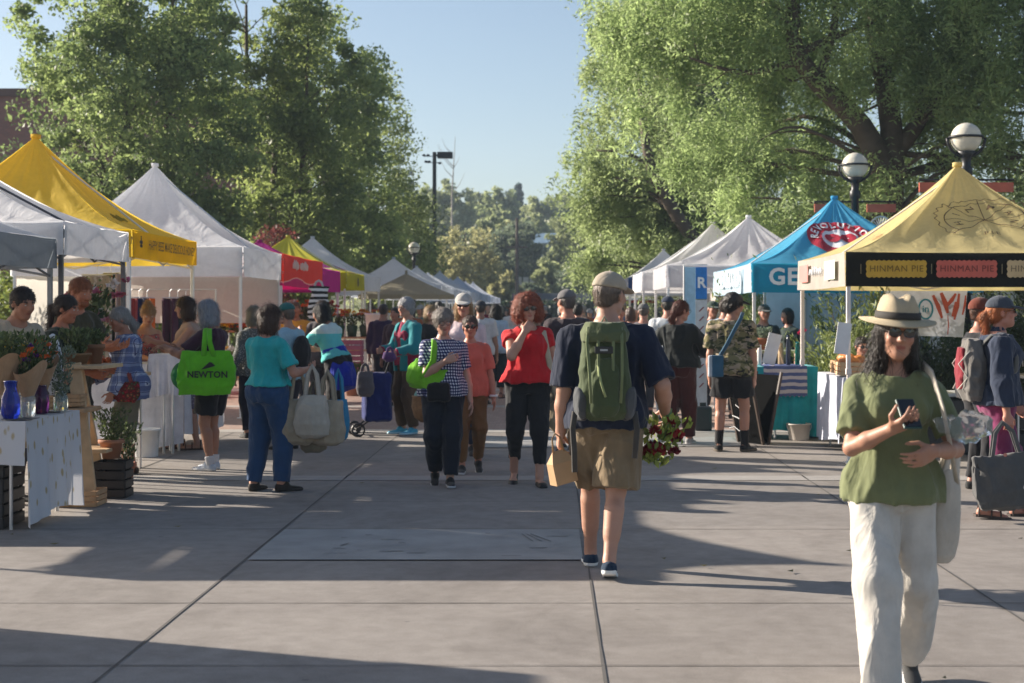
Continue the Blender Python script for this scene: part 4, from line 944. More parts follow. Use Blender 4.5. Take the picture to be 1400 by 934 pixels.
def sculpt(ops, h, disp=None):
    """ops: ('u', prim, blend) union, ('s', prim) cut away, ('i', prim) keep inside"""
    us = [o for o in ops if o[0] == 'u']
    lo = np.min([o[1][0] for o in us], 0) - 3.5 * h - .012; hi = np.max([o[1][1] for o in us], 0) + 3.5 * h + .012
    n = np.ceil((hi - lo) / h).astype(int) + 1
    F = np.full(n, 1.0, dtype=np.float32)
    ax = [(lo[i] + h * np.arange(n[i])).astype(np.float32) for i in range(3)]
    def win(a, b, pad):
        i0 = np.clip(np.floor((a - pad - lo) / h).astype(int), 0, n - 1); i1 = np.clip(np.ceil((b + pad - lo) / h).astype(int) + 1, 1, n)
        sl_ = tuple(slice(p, q) for p, q in zip(i0, i1))
        return sl_, ax[0][sl_[0]][:, None, None], ax[1][sl_[1]][None, :, None], ax[2][sl_[2]][None, None, :]
    for o in ops:
        kd, pr = o[0], o[1]
        if kd == 'u':
            k = o[2] if len(o) > 2 else .015
            s_, X, Y, Z = win(pr[0], pr[1], k + 3 * h + .01)
            d = pr[2](X, Y, Z); f = F[s_]
            hh = np.maximum(k - np.abs(f - d), 0) / k; F[s_] = np.minimum(f, d) - hh * hh * k * .25
        elif kd == 's':
            if pr[0] is None: s_, X, Y, Z = win(lo, hi, 0)
            else: s_, X, Y, Z = win(pr[0], pr[1], 3 * h)
            F[s_] = np.maximum(F[s_], -pr[2](X, Y, Z))
        else:
            s_, X, Y, Z = win(lo, hi, 0); F[s_] = np.maximum(F[s_], pr[2](X, Y, Z))
    if disp is not None:
        idx = np.nonzero(np.abs(F) < .045)
        Pn = np.stack([ax[0][idx[0]], ax[1][idx[1]], ax[2][idx[2]]], 1)
        F[idx] += disp(Pn)
    F[0] = F[-1] = 1; F[:, 0] = F[:, -1] = 1; F[:, :, 0] = F[:, :, -1] = 1
    ins = F < 0
    c8 = ins[:-1, :-1, :-1].astype(np.int8)
    for dx in (0, 1):
        for dy in (0, 1):
            for dz in (0, 1):
                if dx + dy + dz: c8 = c8 + ins[dx:n[0] - 1 + dx, dy:n[1] - 1 + dy, dz:n[2] - 1 + dz]
    act = np.nonzero((c8 > 0) & (c8 < 8))
    if len(act[0]) == 0: raise ValueError('empty sculpt')
    vid = np.full(n - 1, -1, dtype=np.int32); vid[act] = np.arange(len(act[0]))
    I, J, K = act; acc = np.zeros((len(I), 3)); cnt = np.zeros(len(I))
    cor = {}
    for dx in (0, 1):
        for dy in (0, 1):
            for dz in (0, 1): cor[dx, dy, dz] = F[I + dx, J + dy, K + dz]
    for a in cor:
        for axn in range(3):
            if a[axn]: continue
            b_ = list(a); b_[axn] = 1; b_ = tuple(b_)
            fa, fb = cor[a], cor[b_]; mk = (fa < 0) != (fb < 0)
            t = np.where(mk, fa / np.where(mk, fa - fb, 1), 0)
            p = np.array(a, float)[None, :].repeat(len(I), 0); p[:, axn] = t
            acc += p * mk[:, None]; cnt += mk
    V = (acc / cnt[:, None] + np.stack([I, J, K], 1)) * h + lo
    Fs = []
    for axn in range(3):
        o1, o2 = [(1, 2), (2, 0), (0, 1)][axn]
        s0 = [slice(1, -1)] * 3; s1 = [slice(1, -1)] * 3
        s0[axn] = slice(0, -1); s1[axn] = slice(1, None)
        A_, B_ = ins[tuple(s0)], ins[tuple(s1)]
        e = np.nonzero(A_ != B_); g = [e[0] + 1, e[1] + 1, e[2] + 1]; g[axn] = g[axn] - 1
        up = A_[e]
        def cell(u, w):
            q = [g[0].copy(), g[1].copy(), g[2].copy()]; q[o1] = q[o1] - u; q[o2] = q[o2] - w; return vid[q[0], q[1], q[2]]
        q4 = np.stack([cell(1, 1), cell(0, 1), cell(0, 0), cell(1, 0)], 1)
        q4 = np.where(up[:, None], q4, q4[:, ::-1]); Fs.append(q4)
    Fq = np.vstack(Fs); Fq = Fq[(Fq >= 0).all(1)]
    return V, Fq
def relax(V, F, it=1, w=.5):
    for _ in range(it):
        acc = np.zeros_like(V); c = np.zeros(len(V))
        for a, b in ((0, 1), (1, 2), (2, 3), (3, 0)):
            np.add.at(acc, F[:, a], V[F[:, b]]); np.add.at(acc, F[:, b], V[F[:, a]]); np.add.at(c, F[:, a], 1); np.add.at(c, F[:, b], 1)
        V = V * (1 - w) + w * acc / np.maximum(c, 1)[:, None]
    return V
def frame(fwd, up=(0, 0, 1)):
    f = nrm(A3(fwd)); r = nrm(np.cross(f, A3(up))); u = np.cross(r, f); return np.stack([r, f, u], 1)
def rotm(ax, a):
    return np.array(Matrix.Rotation(a, 3, Vector(ax)))
def shape(name, ops, h, m, parent, S=1.0, disp=None, loc=None, sm=1, mi=None):
    V, F = sculpt(ops, h, disp)
    V = relax(V, F, sm)
    me = np_mesh(name, V * S, F, True)
    o = link(name, me, parent, m, loc)
    if mi is not None:
        cz = V[F].mean(1); me.polygons.foreach_set('material_index', mi(cz).astype(np.int32))
    return o
def folds(amp, sx=13, sz=5, off=0.0, fine=.3):
    def f(Pn):
        a = vnoise(Pn, (sx, sx, sz), off); b = vnoise(Pn, (sx * 2.1, sx * 2.1, sz * 2.4), off + 9)
        return amp * (np.abs(2 * a - 1) * 2 - 1 + fine * (2 * np.abs(2 * b - 1) - 1))
    return f
# ------------------------------------------------------------------ people
def skinmat(col):
    k = ('skin', tuple(col))
    if k in MC: return MC[k]
    m, nd, ln, bs = newmat('skin')
    at = nd.new('ShaderNodeAttribute'); at.attribute_name = 'Col'
    v = coords(nd, ln); f = noise(nd, ln, v, 30, 4)
    c = mixc(nd, ln, .25, at.outputs['Color'], ramp(nd, ln, f, [(.3, (.75, .68, .66)), (.65, (1, 1, 1))]), 'MULTIPLY')
    ln.new(c, bs.inputs['Base Color']); bs.inputs['Roughness'].default_value = .5; bs.inputs['Specular IOR Level'].default_value = .4
    bs.inputs['Subsurface Weight'].default_value = .08; bs.inputs['Subsurface Radius'].default_value = (.012, .004, .002)
    bump(nd, ln, noise(nd, ln, v, 90, 3), bs, .12, .004)
    MC[k] = m; return m
def hairmat(col):
    k = ('hair', tuple(col))
    if k in MC: return MC[k]
    m, nd, ln, bs = newmat('hair'); v = coords(nd, ln, (1, 1, .16)); f = noise(nd, ln, v, 85, 4, .6, 1.0)
    c = ramp(nd, ln, f, [(.25, cm(col, .5)), (.6, col), (.8, cm(col, 1.5))])
    ln.new(c, bs.inputs['Base Color']); bs.inputs['Roughness'].default_value = .42; bs.inputs['Specular IOR Level'].default_value = .35
    bump(nd, ln, f, bs, .8, .012); MC[k] = m; return m
SK_L, SK_M, SK_T, SK_D, SK_R = (.52, .31, .22), (.46, .25, .165), (.38, .19, .115), (.20, .10, .06), (.50, .22, .14)
GLASS = mat((.01, .01, .012), .08, spec=.9, var=0)

def ik(a, c, l1, l2, pole):
    a, c = A3(a), A3(c); d = c - a; L = np.linalg.norm(d); mx = (l1 + l2) * .995
    if L > mx: c = a + d / L * mx; d = c - a; L = mx
    L = max(L, abs(l1 - l2) + .02); u = d / (np.linalg.norm(d) + 1e-9)
    x = (l1 * l1 - l2 * l2 + L * L) / (2 * L); hgt = math.sqrt(max(l1 * l1 - x * x, 0))
    p = A3(pole); p = p - u * (p @ u); p = nrm(p)
    return a + u * x + p * hgt, c

def person(label, x, z, face=0, H=1.7, sex='f', fat=1.0, sw=1.0, skin=SK_L, hair=('short', (.1, .06, .04)), top=None, bottom=None, shoes=('shoe', (.03, .03, .03)),
           rh=None, lh=None, feet=None, lean=0, roll=0, head=(0, 0, 0), vox=.011, glasses=None, hat=None, group=None, jacket=None, upper=False, gz=0, apron=None, crouch=0, bust=1.0, zoff=0):
    S = H / 1.72; h = vox / S; m_ = sex == 'm'
    t = empty('person', (x, z, gz), PI + R(face)); tag(t, label, 'person', group)
    sh = (.185 if m_ else .158) * sw
    # --- skeleton
    Hc = A3(0, 0, .92 - crouch); M = rotm((0, 1, 0), R(roll)) @ rotm((1, 0, 0), -R(lean)); Rt, Fw, Up = M[:, 0], M[:, 1], M[:, 2]
    T = lambda zz, xx=0.0, yy=0.0: Hc + Up * zz + Rt * xx + Fw * yy
    feet = feet or ((.10, .02, 0, 8, 0), (-.10, -.01, 0, -8, 0))      # x, y, z, yaw, heel lift (right, left)
    at_ = T(.535, 0, .012); hy, hp, hr = [R(q) for q in head]
    Mh = rotm((0, 0, 1), -hy) @ rotm((1, 0, 0), -hp) @ rotm((0, 1, 0), hr)
    C = at_ + Mh @ A3(0, .022, .115)
    def Hd(a, b, c): return C + Mh @ A3(a, b, c)
    arms = []
    for s, spec in ((1, rh), (-1, lh)):
        spec = dict(p=(s * (sh + .075), .05, .80 - crouch), n=(-s, .2, 0), curl=.35) | (spec or {})
        shj = T(.402, s * sh, -.012); tgt = A3(spec['p']); el, wr = ik(shj, tgt, .285, .245, spec.get('pole', (s * .5, -.85, -.3)))
        arms.append((s, shj, el, wr, spec))
    legs = []
    for s, ft in ((1, feet[0]), (-1, feet[1])):
        fx, fy, fz, yaw, lift = ft; yw = R(yaw); lf = R(lift); fd = A3(math.sin(yw), math.cos(yw), 0)
        # the ball of the foot stays down when the heel lifts
        ball = A3(fx, fy, fz) + fd * .11
        Mf = np.stack([np.cross(fd, A3(0, 0, 1)), fd * math.cos(lf) - A3(0, 0, 1) * math.sin(lf), fd * math.sin(lf) + A3(0, 0, 1) * math.cos(lf)], 1)
        org = ball - Mf @ A3(0, .11, 0); ank = org + Mf @ A3(0, -.01, .085)
        hj = T(-.03, s * .088, 0); kn, an2 = ik(hj, ank, .415, .400, (s * .03 + fd[0] * .6, 1, 0)); legs.append((s, hj, kn, ank, org, Mf))
    # --- torso sections
    f1 = 1 + (fat - 1) * 1.0; fb = (fat - 1) * .06
    zs = [-.10, -.02, .05, .14, .22, .32, .40, .455, .50]
    if m_: rx = [.150, .160, .155, .150, .155, .172, .176, .115, .060]; ry = [.10, .112, .110, .105, .108, .116, .112, .088, .06]
    else: rx = [.155, .170, .160, .132, .130, .142, .144, .092, .050]; ry = [.105, .118, .108, .094, .094, .102, .098, .078, .055]
    ff = np.interp(zs, [-.1, .05, .2, .35, .5], [1 + (fat - 1) * .6, fat, 1 + (fat - 1) * 1.1, 1 + (fat - 1) * .7, 1])
    rx = np.array(rx) * ff; ry = np.array(ry) * ff; yo = np.array([0, -.005, .0, .008, .01, .005, -.005, -.012, -.01]) + fb * np.array([0, .3, .8, 1, .8, .3, 0, 0, 0])
    rx[4:8] *= (1 + (sw - 1) * .6)
    def torso(e, z0=-.10, z1=.50, flare=0.0, ex=0, low=0.0):
        zz = np.array([z0] + [q for q in zs if z0 < q < z1] + [z1]); 
        w = lambda arr: np.interp(zz, zs, arr)
        fl = flare * np.clip((.15 - zz) / .35, 0, 1) + low * np.clip((.24 - zz) / .20, 0, 1) ** 1.3
        return loft(Hc, M, zz, w(rx) + e + fl + ex, w(ry) + e + fl * .8, None, w(yo))
    def skin_ops(hands=True, full=True):
        ops = [('u', torso(0, -.08 if not upper else -.02), .03)]
        for s in (1, -1):
            ops.append(('u', ell(T(-.03, s * .075, -.06), (.085, .075, .08)), .04))
            if not m_: ops.append(('u', ell(T(.315, s * .068, .075), (.058 * bust, .05 * bust, .06 * bust)), .03))
        nr_ = .056 if m_ else .045
        ops.append(('u', cone(T(.44), T(.485), nr_ * 1.45, nr_ * 1.15), .05)); ops.append(('u', cone(T(.45, 0, -.01), Hd(0, -.022, -.07), nr_ * 1.08, nr_), .02))
        for (s, a, b, c, sp_) in arms:
            ops.append(('u', cone(T(.448, s * sh * .25), a + Up * -.004, .030, .050 if m_ else .044), .04)); tk = (1.18 if m_ else 1.0) * (1 + (fat - 1) * .6)
            ops.append(('u', cone(a, b, .046 * tk, .036 * tk), .02)); ops.append(('u', cone(b, b * .6 + c * .4, .037 * tk, .039 * tk), .015)); ops.append(('u', cone(b * .62 + c * .38, c, .039 * tk, .026 * (1.12 if m_ else 1)), .015))
        return ops
    hr_ = 1.04 if m_ else .97
    def head_ops():
        k = hr_
        o = [('u', ell(Hd(0, -.012, .030), (.073 * k, .092 * k, .083 * k), Mh), .01), ('u', ell(Hd(0, .020, -.028), (.059 * k, .072 * k, .086 * k), Mh), .03),
             ('u', ell(Hd(0, .062 * k, -.090 * k), (.026 * k, .022, .020), Mh), .028), ('u', cone(Hd(-.045 * k, .01, -.068 * k), Hd(0, .055, -.086 * k), .018, .018), .025), ('u', cone(Hd(.045 * k, .01, -.068 * k), Hd(0, .055, -.086 * k), .018, .018), .025),
             ('u', cone(Hd(-.03, .072, .030), Hd(.03, .072, .030), .012, .012), .02)]
        if h < .016:
            for s in (1, -1):
                o += [('s', ell(Hd(s * .031, .098, .012), (.019, .017, .013), Mh)), ('u', ell(Hd(s * .030, .074, .011), .0125), .006),
                      ('u', ell(Hd(s * .076 * k, -.008, -.004), (.012, .02, .031), Mh), .008), ('u', ell(Hd(s * .040, .062, -.022), (.020, .018, .020), Mh), .02)]
            o += [('u', cone(Hd(0, .082, .014), Hd(0, .104, -.022), .0085, .0125), .010), ('u', ell(Hd(-.012, .093, -.026), .008), .008), ('u', ell(Hd(.012, .093, -.026), .008), .008),
                  ('u', cone(Hd(-.018, .080, -.051), Hd(.018, .080, -.051), .0065, .0065), .006), ('u', cone(Hd(-.014, .079, -.061), Hd(.014, .079, -.061), .0075, .0075), .006)]
        return o
    def hand_ops(s, b, c, sp_):
        o = []; d = nrm(c - b); d = nrm(A3(sp_['dir'])) if 'dir' in sp_ else d; n = A3(sp_['n']); n = nrm(n - d * (n @ d)); side = np.cross(d, n) * s
        # side points towards the thumb
        th = A3(sp_.get('thumb', (0, 1, .3))); side = side if side @ th > 0 else -side
        k = 1.08 if m_ else .97; cu = sp_['curl']; mnr = max(.0078 * k, h * .8)
        o.append(('u', cone(c, c + d * .02, .025 * k, .024 * k), .015)); pc = c + d * .05 * k
        o.append(('u', rbox(pc, (.040 * k, .042 * k, .0145 * k), np.stack([side, d, n], 1), .013), .014))
        for i, (off, ln_, rr_) in enumerate(((.031, .072, .0088), (.0105, .080, .0090), (-.0105, .074, .0085), (-.030, .058, .0076))):
            a = c + d * .088 * k + side * off * k; dd = nrm(d + side * off * 1.6); p = a; rr_ = max(rr_ * k, h * .78)
            for j, (fr, ang) in enumerate(((.45, .75), (.30, 1.0), (.25, .7))):
                w = cu * ang * (1 + .08 * i); dd = nrm(dd * math.cos(w) + n * math.sin(w)); n2 = nrm(n * math.cos(w) - dd * math.sin(w)) ; q = p + dd * ln_ * fr * k
                o.append(('u', cone(p, q, rr_ * (1 - .1 * j), rr_ * (.92 - .1 * j)), .004)); p = q
        p = c + d * .025 * k + side * .026 * k; d1 = nrm(d * .55 + side * .75 + n * .35 * (1 + cu)); q = p + d1 * .045 * k; d2 = nrm(d * .9 + side * .1 + n * (.3 + .5 * cu)); r2 = q + d2 * .030 * k; e2 = r2 + nrm(d2 + n * .3) * .024 * k; rr_ = max(.0105 * k, h * .8)
        o += [('u', cone(p, q, rr_ * 1.25, rr_), .010), ('u', cone(q, r2, rr_, rr_ * .92), .004), ('u', cone(r2, e2, rr_ * .92, rr_ * .8), .004)]
        return o
    ops = skin_ops()
    barefoot = shoes[0] in ('sandal', 'flat', 'bare')
    if not upper:
        for (s, hj, kn, an, org, Mf) in legs:
            tk = (1.04 if m_ else 1.0) * (1 + (fat - 1) * .5); bk = nrm(A3(0, -1, 0) @ np.eye(3))
            ops += [('u', cone(hj, kn, .086 * tk, .054 * tk), .03), ('u', cone(kn, kn * .35 + an * .65, .052 * tk, .045 * tk), .02), ('u', cone(kn * .72 + an * .28 + bk * .018, kn * .45 + an * .55 + bk * .008, .048 * tk, .038 * tk), .025), ('u', cone(kn * .4 + an * .6, an, .040 * tk, .033 * tk), .015)]
            f = lambda a, b_, c_: org + Mf @ A3(a, b_, c_); kf = 1 if barefoot else .62
            ops += [('u', cone(an, f(0, -.035, .035), .032, .030), .02), ('u', cone(f(0, -.03, .03), f(0, .10, .028), .028 * kf, .030 * kf), .02), ('u', cone(f(-.015, .10, .024), f(s * -.012, .165, .018), .024 * kf, .017 * kf), .015), ('u', cone(f(.012, .10, .024), f(.016, .155, .018), .024 * kf, .015 * kf), .015)]
    ops += head_ops()
    for (s, a, b, c, sp_) in arms: ops += hand_ops(s, b, c, sp_)
    V, F = sculpt(ops, h); V = relax(V, F, 1, .35 if h < .009 else .25)
    me = np_mesh('body', V * S, F, True)
    # lips and brows are pigment
    L = (V - C) @ Mh; col = np.tile(np.array([*skin, 1.0]), (len(V), 1))
    fr = L[:, 1] > .05
    lip = np.clip(1 - ((L[:, 0] / .024) ** 2 + ((L[:, 2] + .056) / .0115) ** 2), 0, 1) * fr; lipc = np.array([skin[0] * .75, skin[1] * .42, skin[2] * .45])
    if not m_: lip = np.minimum(1, lip * 2.2)
    chk = np.exp(-(((np.abs(L[:, 0]) - .042) / .022) ** 2 + ((L[:, 2] + .026) / .022) ** 2)) * fr * .35
    col[:, :3] = col[:, :3] * (1 - chk[:, None]) + chk[:, None] * np.array([skin[0] * 1.02, skin[1] * .7, skin[2] * .68])
    col[:, :3] = col[:, :3] * (1 - lip[:, None]) + lip[:, None] * lipc
    brow = ((np.abs(np.abs(L[:, 0]) - .034) < .019) & (np.abs(L[:, 2] - .034 + .1 * np.abs(np.abs(L[:, 0]) - .03)) < .0055) & fr)
    hc = np.array(hair[1]) * .8; col[brow, :3] = hc[:3]
    if m_ and sex == 'm' and hair[0] == 'beard': pass
    at = me.color_attributes.new('Col', 'FLOAT_COLOR', 'POINT'); at.data.foreach_set('color', col.astype(np.float32).ravel())
    link('body', me, t, skinmat(skin))
    # --- eyes
    if h < .0125 and glasses != 'sun':
        b = MB()
        for s in (1, -1):
            p = Hd(s * .030, .0775, .011) * S; q = Hd(s * .030, .0855, .0105) * S
            b.ball(p, .0104 * S, 10, 0); b.ball(q, .0056 * S, 8, 1)
        b.build('eyes', [mat((.42, .38, .35), .3), mat((.03, .018, .012), .2)], t, True)
    # --- hair
    hs, hcol = hair[0], hair[1]
    if hs != 'none':
        o = [('u', ell(Hd(0, -.018, .038), (.083 * hr_, .099 * hr_, .088 * hr_), Mh), .01)]; dz = folds(.0055, 52, 10, x * 9, .6)
        puff = hair[2] if len(hair) > 2 else 1.0
        facecut = [('s', ell(Hd(0, .118, -.030), (.064, .070, .092), Mh))]
        if hat and hs == 'short': o = [('u', ell(Hd(0, -.018, .025), (.0775 * hr_, .0965 * hr_, .080 * hr_), Mh), .01), ('u', ell(Hd(0, -.05, -.03), (.058, .052, .045), Mh), .02)]; facecut += [('s', ell(Hd(s * .085, .022, -.04), (.03, .045, .06), Mh)) for s in (1, -1)] + [('i', half(-Mh[:, 2], Hd(0, 0, -.062)))]; dz = folds(.002, 60, 20)
        elif hs == 'short': o = [('u', ell(Hd(0, -.018, .034), (.0795 * hr_, .0960 * hr_, .0865 * hr_), Mh), .01)]; dz = folds(.006, 46, 30, x * 9, .6); o += [('u', ell(Hd(0, -.045, -.02), (.070, .062, .060), Mh), .02)]; facecut += [('s', ell(Hd(s * .085, .018, -.045), (.03, .035, .055), Mh)) for s in (1, -1)] + [('i', half(-Mh[:, 2], Hd(0, 0, -.075)))]
        elif hs == 'balding': o = [('u', ell(Hd(0, -.030, .005), (.079, .086, .062), Mh), .01)]; facecut = [('s', ell(Hd(0, .10, 0), (.075, .10, .10), Mh)), ('s', ell(Hd(0, .01, .10), (.060, .07, .05), Mh)), ('i', half(-Mh[:, 2], Hd(0, 0, -.06)))]
        elif hs == 'bob':
            o += [('u', loft(Hd(0, -.02, 0), Mh, [-.125, -.07, 0, .06], [.082 * puff, .094 * puff, .092, .075], [.075, .086, .090, .08], None, [-.005, -.008, -.01, -.005]), .02)]; facecut = [('s', ell(Hd(0, .105, -.035), (.055, .075, .085), Mh)), ('s', cone(Hd(0, .05, -.09), Hd(0, .05, -.2), .055, .07))]
        elif hs == 'long':
            o += [('u', loft(Hd(0, -.03, 0), Mh, [-.30, -.2, -.07, 0, .06], [.075 * puff, .105 * puff, .093, .092, .075], [.035, .055, .078, .088, .08], None, [-.035, -.02, -.008, -.01, -.005]), .02)]; facecut = [('s', ell(Hd(0, .105, -.035), (.056, .075, .088), Mh)), ('s', cone(Hd(0, .06, -.09), Hd(0, .06, -.3), .06, .075))]
        elif hs == 'curly':
            o += [('u', ell(Hd(0, -.02, .035), (.122, .120, .108), Mh), .02)] + [('u', ell(Hd(s * .085, -.01, -.045), (.055, .07, .075), Mh), .03) for s in (1, -1)] + [('u', ell(Hd(0, -.08, -.05), (.075, .05, .07), Mh), .03)]
            facecut = [('s', ell(Hd(0, .115, -.034), (.063, .085, .088), Mh)), ('s', cone(Hd(0, .06, -.09), Hd(0, .06, -.2), .055, .06))]; dz = folds(.012, 42, 38)
        elif hs == 'wavy':
            o += [('u', ell(Hd(0, -.02, .035), (.097 * puff, .108, .098 * puff), Mh), .02), ('u', ell(Hd(0, -.06, -.03), (.078, .05, .06), Mh), .03)]; facecut = [('s', ell(Hd(0, .120, -.030), (.062, .076, .080), Mh)), ('s', ell(Hd(.08, .03, -.06), (.03, .04, .05), Mh)), ('s', ell(Hd(-.08, .03, -.06), (.03, .04, .05), Mh)), ('i', half(-Mh[:, 2], Hd(0, 0, -.085)))]; dz = folds(.007, 40, 32)
        elif hs in ('ponytail', 'bun', 'backbraid'):
            o += [('u', ell(Hd(0, -.045, -.01), (.070, .060, .060), Mh), .02)]; facecut += [('s', ell(Hd(s * .09, .02, -.05), (.035, .04, .055), Mh)) for s in (1, -1)]
            if hs == 'ponytail': o += [('u', cone(Hd(0, -.09, .02), Hd(0, -.135, -.02), .022, .030), .02), ('u', cone(Hd(0, -.135, -.02), Hd(.01, -.125, -.20), .032, .014), .02)]
            if hs == 'bun': o += [('u', ell(Hd(0, -.06, .125), (.038, .038, .034), Mh), .008)]
            if hs == 'backbraid': o += [('u', cone(Hd(0, -.09, -.0), Hd(.02, -.13, -.1), .035, .036), .02), ('u', cone(Hd(.02, -.13, -.1), Hd(.03, -.10, -.2), .036, .018), .02)]
        ho = shape('hair', o + facecut, min(h, .02), hairmat(hcol), t, S, dz if h < .015 else None)
        if h < .0135:
            # loose strands lying over the hair mass and breaking its outline
            nv = len(ho.data.vertices); Vh = np.empty(nv * 3, dtype=np.float32); ho.data.vertices.foreach_get('co', Vh); Vh = Vh.reshape(-1, 3).astype(float)
            Nh = np.empty(nv * 3, dtype=np.float32); ho.data.vertex_normals.foreach_get('vector', Nh); Nh = Nh.reshape(-1, 3).astype(float)
            rs_ = np.random.default_rng(int(abs(x) * 1000) + nv); ns = 2600 if h < .009 else 1500; ix = rs_.integers(0, nv, ns); P0 = Vh[ix]; N0 = Nh[ix]
            L3 = (P0 / S - C) @ Mh; keep = ~((L3[:, 1] > .055) & (L3[:, 2] < .045) & (np.abs(L3[:, 0]) < .06)); keep &= ~((L3[:, 2] > .03) & bool(hat)); P0, N0 = P0[keep], N0[keep]; ns = len(P0)
            dn = np.tile(-Mh[:, 2], (ns, 1)) + rs_.normal(0, .30 if hs != 'curly' else .9, (ns, 3)); dn -= Mh[:, 1] * (.9 if hs in ('ponytail', 'bun', 'backbraid', 'short', 'balding') else .15)
            dn = dn - N0 * (dn * N0).sum(1, keepdims=True); dn /= np.linalg.norm(dn, axis=1, keepdims=True) + 1e-9
            Ls = {'short': .022, 'balding': .018, 'wavy': .03, 'curly': .035, 'bob': .06, 'long': .10}.get(hs, .04) * (.5 + rs_.random((ns, 1))) * S; wd = max(.0011, h * .16) * S
            sd = np.cross(dn, N0); A_ = P0 + N0 * .001; B_ = A_ + dn * Ls * .55 + N0 * (.002 + .35 * Ls * (rs_.random((ns, 1)) ** 3)); D_ = B_ + dn * Ls * .5 - N0 * .10 * Ls + (.3 * Ls * rs_.normal(0, 1, (ns, 3)) if hs == 'curly' else 0)
            Vs = np.stack([A_ - sd * wd, A_ + sd * wd, B_ + sd * wd, B_ - sd * wd, D_ + sd * wd * .3, D_ - sd * wd * .3], 1).reshape(-1, 3); bI = np.arange(ns)[:, None] * 6
            Fs_ = np.vstack([bI + np.array([0, 1, 2, 3]), bI + np.array([3, 2, 4, 5])]); link('hair_strands', np_mesh('hair_strands', Vs, Fs_), ho, hairmat(hcol))
        if hs == 'longloose': pass
    if len(hair) > 3 and hair[3] == 'beard':
        shape('beard', [('u', ell(Hd(0, .055, -.078), (.05, .045, .038), Mh), .01), ('u', cone(Hd(-.02, .09, -.042), Hd(.02, .09, -.042), .008, .008), .01), ('s', ell(Hd(0, .09, -.055), (.018, .03, .006), Mh))], min(h, .008), hairmat(hcol), t, S)
    # --- glasses
    if glasses:
        b = MB(); gcol = GLASS if glasses == 'sun' else None
        for s in (1, -1):
            ctr = Hd(s * .031, .098, .010); n_ = 14; pts = []
            for kx in range(n_):
                a = 2 * PI * kx / n_; pts.append((Hd(s * .031 + .027 * math.cos(a) * (1 - .1 * math.sin(a)), .099 - .006 * abs(math.cos(a)) * (1 if math.cos(a) * s > 0 else .2), .010 + .020 * math.sin(a))) * S)
            back = [p - Mh[:, 1] * .003 * S for p in pts]
            if glasses == 'sun': b.add([(ctr + Mh[:, 1] * .003) * S] + pts + back, [(0, 1 + kx, 1 + (kx + 1) % n_) for kx in range(n_)] + [(1 + kx, 1 + n_ + kx, 1 + n_ + (kx + 1) % n_, 1 + (kx + 1) % n_) for kx in range(n_)], 0)
            b.tube([p for p in pts + [pts[0]]], .0018 * S if glasses == 'sun' else .0022 * S, 5, 1)
            b.tube([Hd(s * .057, .094, .016) * S, Hd(s * .076, .045, .014) * S, Hd(s * .080, -.005, .008) * S], .0022 * S, 5, 1)
        b.tube([Hd(-.006, .101, .014) * S, Hd(.006, .101, .014) * S], .0022 * S, 5, 1)
        if glasses == 'sun': b.build('sunglasses', [GLASS, mat((.02, .015, .012), .3)], t)
        else:
            b.mi = [q for q in b.mi]; b.mi = [0] * len(b.mi); b.build('eyeglasses', mat((.06, .035, .03), .3), t)
    # --- hats
    if hat:
        kind, c1 = hat[0], hat[1]
        if kind == 'cap':
            o = [('u', ell(Hd(0, -.016, .046), (.092, .108, .088), Mh), .01), ('i', half(-Mh[:, 2] - Mh[:, 1] * .12, Hd(0, 0, .036)))]
            bfl = hat[3] if len(hat) > 3 else 1
            Mb = Mh @ rotm((1, 0, 0), R(-14))
            o2 = [('u', ell(Hd(0, .085 * bfl, .040), (.082, .105, .012), Mb), .004), ('s', ell(Hd(0, -.02, .02), (.080, .098, .09), Mh))]
            shape('cap_crown', o, min(h, .011), cloth(c1), t, S, folds(.0015, 20, 20)); shape('cap_brim', o2, min(h, .009), cloth(hat[2] if len(hat) > 2 and hat[2] else c1), t, S)
            b = MB(); q = Hd(0, -.016, .135) * S; b.ball(q, .007 * S, 8); b.build('cap_button', cloth(c1), t)
        if kind == 'beanie': shape('knit_cap', [('u', ell(Hd(0, -.02, .045), (.094, .108, .094), Mh), .01), ('i', half(-Mh[:, 2], Hd(0, 0, .03)))], h, cloth(c1), t, S)
        if kind == 'fedora':
            def hp_(p):
                # pinched crown, brim dipped in front
                x_, y_, z_ = p; rr2 = math.hypot(x_, y_)
                if z_ > .05: k_ = min(1, (z_ - .05) / .05); x_ *= 1 - .16 * k_ * (1 if y_ > 0 else .35); z_ -= .022 * k_ * max(0, 1 - (x_ / .035) ** 2)
                if rr2 > .1: z_ -= (rr2 - .1) * (.28 * max(0, y_ / rr2) - .05)  - .06 * (rr2 - .1) * abs(x_ / rr2)
                q_ = C + Mh @ A3(x_, y_ * 1.12 - .012, z_ + .052); return q_ * S
            b = MB(); b.lathe([(.088, .0), (.162, -.004), (.166, -.001), (.164, .003), (.096, .008), (.094, .02), (.090, .06), (.082, .095), (.070, .112), (.045, .120), (.012, .118)], n=48, fn=hp_)
            m, nd, ln, bs = newmat('straw'); v = coords(nd, ln); w1 = nd.new('ShaderNodeTexWave'); w1.inputs['Scale'].default_value = 95; w1.bands_direction = 'Z'; ln.new(v, w1.inputs['Vector']); w2 = nd.new('ShaderNodeTexWave'); w2.inputs['Scale'].default_value = 95; w2.bands_direction = 'X'; ln.new(v, w2.inputs['Vector'])
            hh_ = math_(nd, ln, 'MULTIPLY', w1.outputs['Fac'], w2.outputs['Fac']); c = ramp(nd, ln, hh_, [(0, (.46, .36, .22)), (.6, (.70, .60, .43))]); ln.new(c, bs.inputs['Base Color']); bs.inputs['Roughness'].default_value = .75; bump(nd, ln, hh_, bs, .5, .004); add_transl(m, nd, ln, bs, c, .15)
